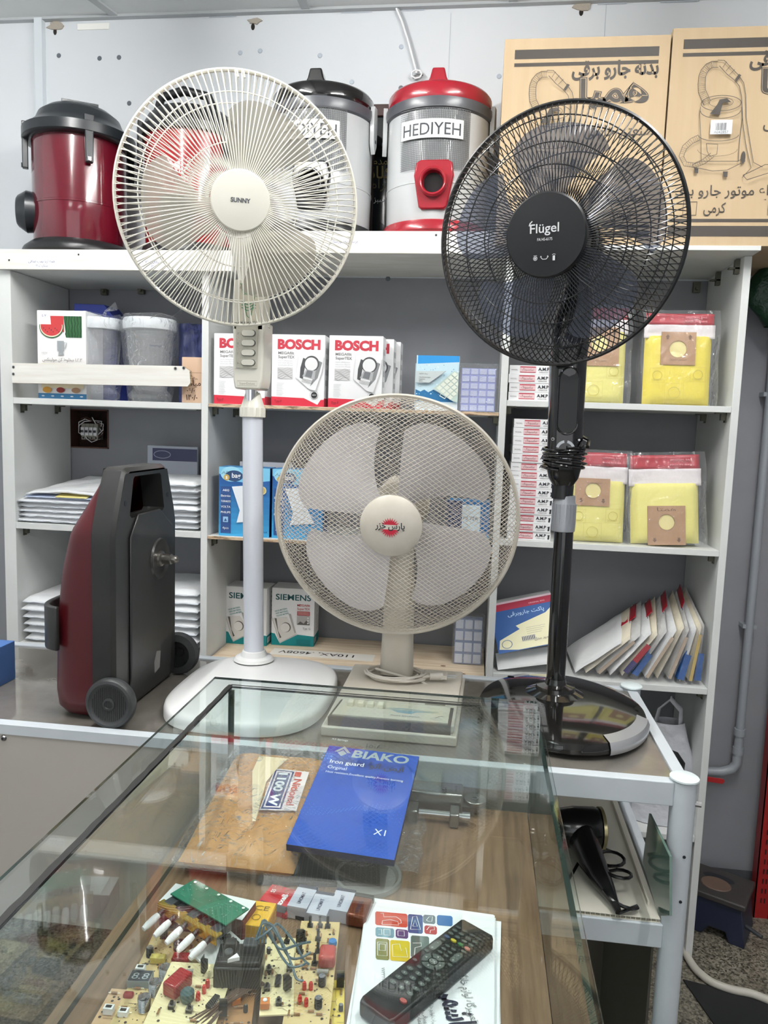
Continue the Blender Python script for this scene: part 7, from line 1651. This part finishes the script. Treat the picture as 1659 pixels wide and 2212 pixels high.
mb = MB(M); mb.prism([(-w_/2+.003, -d_/2), (w_/2-.003, -d_/2), (w_/2, -d_/2+.008), (w_/2+.001, 0), (w_/2, d_/2-.003), (w_/2-.003, d_/2), (-w_/2+.003, d_/2), (-w_/2, d_/2-.003), (-w_/2-.001, 0), (-w_/2, -d_/2+.008)], 0, .018, RB); body = mb.build('remote_body', rc, bevel=.003, seg=3)
mb = MB(M); mb.prism([(-.012, d_/2-.001), (.012, d_/2-.001), (.010, d_/2+.001), (-.010, d_/2+.001)], .005, .014, BLACKG); mb.build('sensor_window', rc)
BT = mat('remote_button_grey', C8(84, 92, 88), .5); GY = ink(176, 178, 176)
def rbtn(x, y, w=.0065, h=.0042, m=None, tx=None, parent=rc, n=18):
    mb = MB(M @ Matrix.Translation((x, y, .0176))); mb.prism([(w/2*math.cos(2*PI*i/n), h/2*math.sin(2*PI*i/n)) for i in range(n)], 0, .0022, m or BT)
    if tx: cv = Canvas(mb, Matrix.Translation((0, 0, .0022))); cv.text(0, -h*.25, tx, h*.7, GY, .01, rot=0)
    mb.build('button', rc)
xs4 = (-.0145, -.005, .005, .0145); top = d_/2
for r_, row in enumerate(((0, 1, 2, 3), (0, 1, 2, 3), (0, 1, 2, 3))):
    for c_ in row: rbtn(xs4[c_], top-.020-r_*.0075, .0072, .0038, ink(70, 76, 76) if r_ == 0 else None)
for c_, col in zip(range(4), ((62, 86, 120), (196, 180, 60), (70, 120, 74), (180, 120, 110))): rbtn(xs4[c_], top-.0425, .0075, .0042, mat('button_%d' % c_, C8(*col), .5))
for c_ in (0, 3): rbtn(xs4[c_]*1.0, top-.050, .006, .0036)
for x, lab in ((-.0148, '+'), (.0148, '+')):
    mb = MB(M @ Matrix.Translation((x, top-.064, .0176))); n = 12; L = [(.0042*math.cos(PI*i/n), .005+.0042*math.sin(PI*i/n)) for i in range(n+1)]+[(.0042*math.cos(PI+PI*i/n), -.005+.0042*math.sin(PI+PI*i/n)) for i in range(n+1)]; mb.prism(L, 0, .0022, BT)
    cv = Canvas(mb, Matrix.Translation((0, 0, .0022))); cv.text(0, -.008, '+', .006, GY, .02); cv.text(0, .003, '-', .006, GY, .02); mb.build('rocker_button', rc)
for x, y in ((-.004, .052), (.004, .052), (-.004, .059), (.004, .059), (-.004, .066), (.004, .066)): rbtn(x*1.1, top-y-.003, .0065, .0034)
cy_ = top-.087
for k in range(4):
    a0 = R(45+90*k+6); a1 = R(135+90*k-6); A = [a0+(a1-a0)*i/8 for i in range(9)]; L = [(.0135*math.cos(a), .0125*math.sin(a)) for a in A]+[(.0062*math.cos(a), .0058*math.sin(a)) for a in reversed(A)]
    mb = MB(M @ Matrix.Translation((0, cy_, .0176))); mb.prism(L, 0, .0022, BT); cv = Canvas(mb, Matrix.Translation((0, 0, .0022))); am = (a0+a1)/2; cx2, cy2 = .0098*math.cos(am), .009*math.sin(am); cv.poly([(cx2+.0018*math.cos(am), cy2+.0018*math.sin(am)), (cx2+.0016*math.cos(am+2.2), cy2+.0016*math.sin(am+2.2)), (cx2+.0016*math.cos(am-2.2), cy2+.0016*math.sin(am-2.2))], GY); mb.build('direction_button', rc)
rbtn(0, cy_, .0098, .0092, None, 'OK')
for x, y in ((-.0165, .078), (.0165, .078), (-.0165, .099), (.0165, .099), (-.006, .104), (.006, .104)): rbtn(x, top-y, .006, .0038)
for r_ in range(4):
    for c_ in range(3):
        n_ = r_*3+c_+1; rbtn((-.012, 0, .012)[c_], top-.113-.0095*r_, .008, .0052, None, str(n_) if n_ < 10 else ('-', '0', '+')[n_-10])
rbtn(.0135, top-.154, .0085, .0055, mat('power_button_red', C8(176, 90, 84), .5))
# ================================================================ ON THE RACK'S LOWER SHELF
ZS = .6562
q = P(1262, 1790, Z=ZS+.035)
a, b = P(1250, 1790, Z=ZS+.04), P(1322, 1975, Z=ZS+.02)
ang = math.atan2(b.y-a.y, b.x-a.x)
M = frame((a.x, a.y, ZS), ang); HB = mat('black_hairdryer_plastic', C8(20, 20, 22), .25, coat=.4)
t = thing('hair_dryer', 'black hair dryer with tapered handle and cord on the white lower shelf', 'hair dryer', M=M)
mb = MB(M @ Matrix.Translation((.0, 0, .0425)) @ Matrix.Rotation(R(-90), 4, 'X'))
mb.lathe([(1e-4, -.055), (.024, -.055), (.034, -.045), (.040, -.01), (.040, .03), (.036, .045), (.030, .046), (.028, .040), (1e-4, .040)], HB, seg=36); mb.build('barrel', t)
mb = MB(M @ Matrix.Translation((.0, 0, .0425)) @ Matrix.Rotation(R(-90), 4, 'X')); mb.lathe([(.0365, .043), (.0405, .040), (.041, .046), (.037, .048)], mat('gold_tone_ring', C8(180, 170, 130), .3, .7), seg=36); mb.build('trim_ring', t)
mb = MB(M)
pts = [(.02, 0, .040), (.06, .0, .036), (.10, .002, .030), (.135, .006, .024), (.165, .012, .019), (.19, .016, .014), (.215, .018, .010)]
mb.tube(pts, [.030, .028, .025, .021, .015, .009, .006], HB, 18, sq=.8); mb.build('handle', t)
mb = MB(M); pts = [(.215, .018, .008)]; 
for i in range(44): u = i/43; pts.append((.19-.15*u+.03*math.sin(i*.42), .03+.028*math.cos(i*.42)+.01*u, .006+.03*math.sin(PI*u)))
mb.tube(pts, .0032, HB, 7); mb.build('cord', t)
mb = MB(); c0 = P(1188, 1895, Z=ZS+.01); pts = []
for i in range(46): an = i*.33; pts.append((c0.x+(.030-.0002*i)*math.cos(an), c0.y+.012*math.sin(i*.09)+.036*math.sin(an), ZS+.004+.0005*i+.006*max(0, math.sin(an))))
pts = [(c0.x+.06, c0.y+.06, ZS+.012), (c0.x+.045, c0.y+.03, ZS+.006)]+pts
mb.tube(pts, .0032, HB, 7); mb.build('cord', t)
# glass offcut leaning against the right side
a = P(1385, 1845, X=RX1_-.045)
gp = [P(x, y, X=.326) for x, y in ((1402, 1757), (1388, 1862), (1422, 1978), (1446, 1978), (1446, 1850))]
mb = MB(); mb.prism([(p.y, max(.6575, p.z)) for p in gp], 0, .004, mat('grey_green_glass_pane', C8(88, 112, 102), .1, coat=.6), Matrix(((0, 0, 1, .326), (1, 0, 0, 0), (0, 1, 0, 0), (0, 0, 0, 1))))
o = mb.build('glass_offcut', smooth=0); tag(o, 'pointed grey green glass offcut standing at the right end of the lower shelf', 'glass pane')
mb = MB(); a = P(5, 1500, Y=1.42); mb.b2((-1.16, 1.42, .9), (a.x-.022, 1.50, .9+.085), mat('blue_carton_print', C8(70, 112, 176), .5)); cv = Canvas(mb, Matrix.Translation((0, 1.42, 0)) @ FRONT); cv.rect(-1.10, .915, a.x-.035, .93, WHITE); o = mb.build('carton', smooth=0, bevel=.001); tag(o, 'low blue carton at the left frame edge on the rack table', 'box')

# ================================================================ RIGHT EDGE AND FLOOR
PIPE = mat('painted_pipe', C8(150, 156, 162), .35, coat=.2)
px_ = P(1628, 1250, Y=2.385).x
mb = MB(); pts = [(px_, 2.385, 1.93), (px_, 2.385, .56), (px_, 2.385, .47), (px_-.012, 2.385, .45), (px_-.045, 2.385, .437), (px_-.155, 2.385, .43)]
mb.tube(pts, [.0125]*2+[.0145]*3+[.0135], PIPE, 16); t = thing('water_pipe', 'grey painted pipe running down the wall right of the shelving to a valve', 'pipe', (px_, 2.385, .43)); mb.build('pipe_run', t)
for z in (.56, .50): mb = MB(); mb.cyl((px_, 2.385, z), (px_, 2.385, z+.022), .0165, PIPE, seg=16); mb.build('coupling', t)
for z in (.9, 1.6): mb = MB(); mb.b2((px_-.02, 2.38, z), (px_+.02, 2.419, z+.012), PIPE); mb.build('pipe_clip', t)
mb = MB(); mb.cyl((px_-.14, 2.385, .43), (px_-.115, 2.385, .43), .017, mat('brass_valve', C8(110, 96, 70), .4, .6), seg=8); mb.cyl((px_-.128, 2.385, .43), (px_-.128, 2.345, .432), .007, STEEL); vb = mb.build('valve_body', t)
mb = MB(); mb.prism([(-.008, -.007), (.075, -.014), (.082, -.006), (.078, .002), (-.008, .008)], 0, .004, mat('red_lever_sleeve', C8(176, 36, 40), .4), Matrix.Translation((px_-.128, 2.343, .432)) @ FRONT); mb.build('lever', vb, bevel=.001)
REDP = mat('red_slotted_steel', C8(150, 24, 26), .4)
x0 = P(1629, 1960, Y=2.33).x
mb = MB(); mb.b2((x0, 2.33, .0), (x0+.045, 2.333, 1.9), REDP); mb.b2((x0, 2.33, 0), (x0+.003, 2.37, 1.9), REDP); mb.b2((x0+.042, 2.33, 0), (x0+.045, 2.37, 1.9), REDP)
cv = Canvas(mb, Matrix.Translation((0, 2.33, 0)) @ FRONT)
z = .05
while z < 1.85:
    for dx in (.016, .026): cv.rect(x0+dx, z, x0+dx+.004, z+.016, ink(30, 12, 12))
    z += .032
o = mb.build('slotted_upright', smooth=0); tag(o, 'red slotted steel upright standing at the right frame edge', 'upright')
# dark green plastic hanging high at the right edge, over grey sheeting
a = P(1645, 640, Y=2.30)
t = thing('hanging_bag', 'dark green plastic bag hanging beside the top right corner of the shelving', 'bag', (a.x+.02, 2.33, a.z-.07))
mb = MB(frame((a.x+.035, 2.32, a.z-.08))); mb.grid(lambda u, v: ((.012+.055*math.sin(PI*min(1, .15+v*.85)))*math.cos(2*PI*u)*(1+.2*noise.noise(Vector((math.cos(2*PI*u)*2, math.sin(2*PI*u), v*4)))), .03*math.sin(2*PI*u), .16*(1-v)), 28, 14, mat('dark_green_polythene', C8(20, 60, 40), .4, bump=.8, scale=20, bd=.02)); mb.build('bag_body', t)
mb = MB(); mb.tube([(a.x+.035, 2.33, a.z+.078), (a.x+.035, 2.36, a.z+.12), (a.x+.035, 2.418, a.z+.13)], .003, STEEL, 6); mb.build('hook', t)
# dark blue machine foot on the floor
q = P(1535, 2030, Z=0); t = thing('metal_stand', 'dark blue metal machine stand with open top on the floor beside the shelving', 'stand', (q.x+.03, q.y+.08, 0), R(-28)); W = WM[t.name]
NVY = mat('dark_navy_paint', C8(34, 40, 62), .45); GRD = mat('grimy_dark_top', C8(58, 54, 52), .5, bump=.5, scale=40)
mb = MB(W); mb.prism([(-.10, 0), (-.02, 0), (.0, .03), (.045, .03), (.055, 0), (.10, 0), (.085, .115), (-.085, .115)], -.07, .07, NVY, FRONT); mb.build('body', t, bevel=.003)
mb = MB(W); mb.box((0, 0, .125), (.19, .16, .018), GRD); tp_ = mb.build('top_plate', t, bevel=.004)
mb = MB(W); mb.lathe([(1e-4, .1345), (.022, .136), (.034, .1365), (.036, .134)], mat('dirty_tan_inlay', C8(104, 84, 70), .6), Matrix.Translation((.0, -.01, 0)), 24, sx=1.2); cv = Canvas(mb, Matrix.Translation((0, 0, .1342))); cv.disc(.0, .028, .045, INK, .02); mb.build('opening', tp_)
mb = MB(W); mb.cyl((.09, -.03, .05), (.14, -.05, .045), .006, DGREY); mb.build('pedal_rod', t)
HOSE = mat('white_drain_hose', C8(200, 196, 184), .4)
pts = [P(1468, 2025, Z=.012), P(1480, 2058, Z=.012), P(1500, 2092, Z=.012), P(1535, 2122, Z=.012), P(1580, 2138, Z=.012), P(1625, 2146, Z=.012), P(1665, 2162, Z=.012), P(1740, 2200, Z=.012)]
sm = []
for i in range(len(pts)-1):
    for j in range(5): sm.append(pts[i].lerp(pts[i+1], j/5))
for _ in range(3): sm = [sm[0]]+[(sm[i-1]+sm[i]*2+sm[i+1])/4 for i in range(1, len(sm)-1)]+[sm[-1]]
mb = MB(); mb.tube(sm, .0105, HOSE, 12); o = mb.build('hose'); tag(o, 'cream drain hose curving over the terrazzo floor at the lower right', 'hose')
mb = MB(); pts = [P(x, y, Z=.001) for x, y in ((1475, 2118), (1600, 2150), (1700, 2170), (1700, 2290), (1560, 2240))]; mb.prism([(p.x, p.y) for p in pts][::-1], .0005, .006, mat('matte_black', C8(24, 26, 26), .7)); o = mb.build('dark_floor_sheet', smooth=0, bevel=.001); tag(o, 'flat dark sheet on the terrazzo floor in the lower right corner', 'mat')  # thin matte near-black polygon laid flat on the floor
# ceiling light fittings (above the frame)
for i, (x, y0_, y1_) in enumerate(((-.95, .45, 1.65), (.50, .30, 1.50))):
    t = thing('ceiling_light', 'fluorescent batten on the ceiling %s' % ('above the left vacuums' if i == 0 else 'above the counter'), 'light', (x, (y0_+y1_)/2, ZC-.001))
    mb = MB(); mb.b2((x-.035, y0_-.03, ZC-.045), (x+.035, y1_+.03, ZC-.001), CARD); mb.build('housing', t, smooth=0, bevel=.004)
    mb = MB(); mb.cyl((x, y0_, ZC-.075), (x, y1_, ZC-.075), .0165, TUBE, seg=16); mb.build('tube', t)
    for yy in (y0_, y1_): mb = MB(); mb.box((x, yy, ZC-.062), (.03, .014, .05), CARD); mb.build('holder', t, smooth=0)
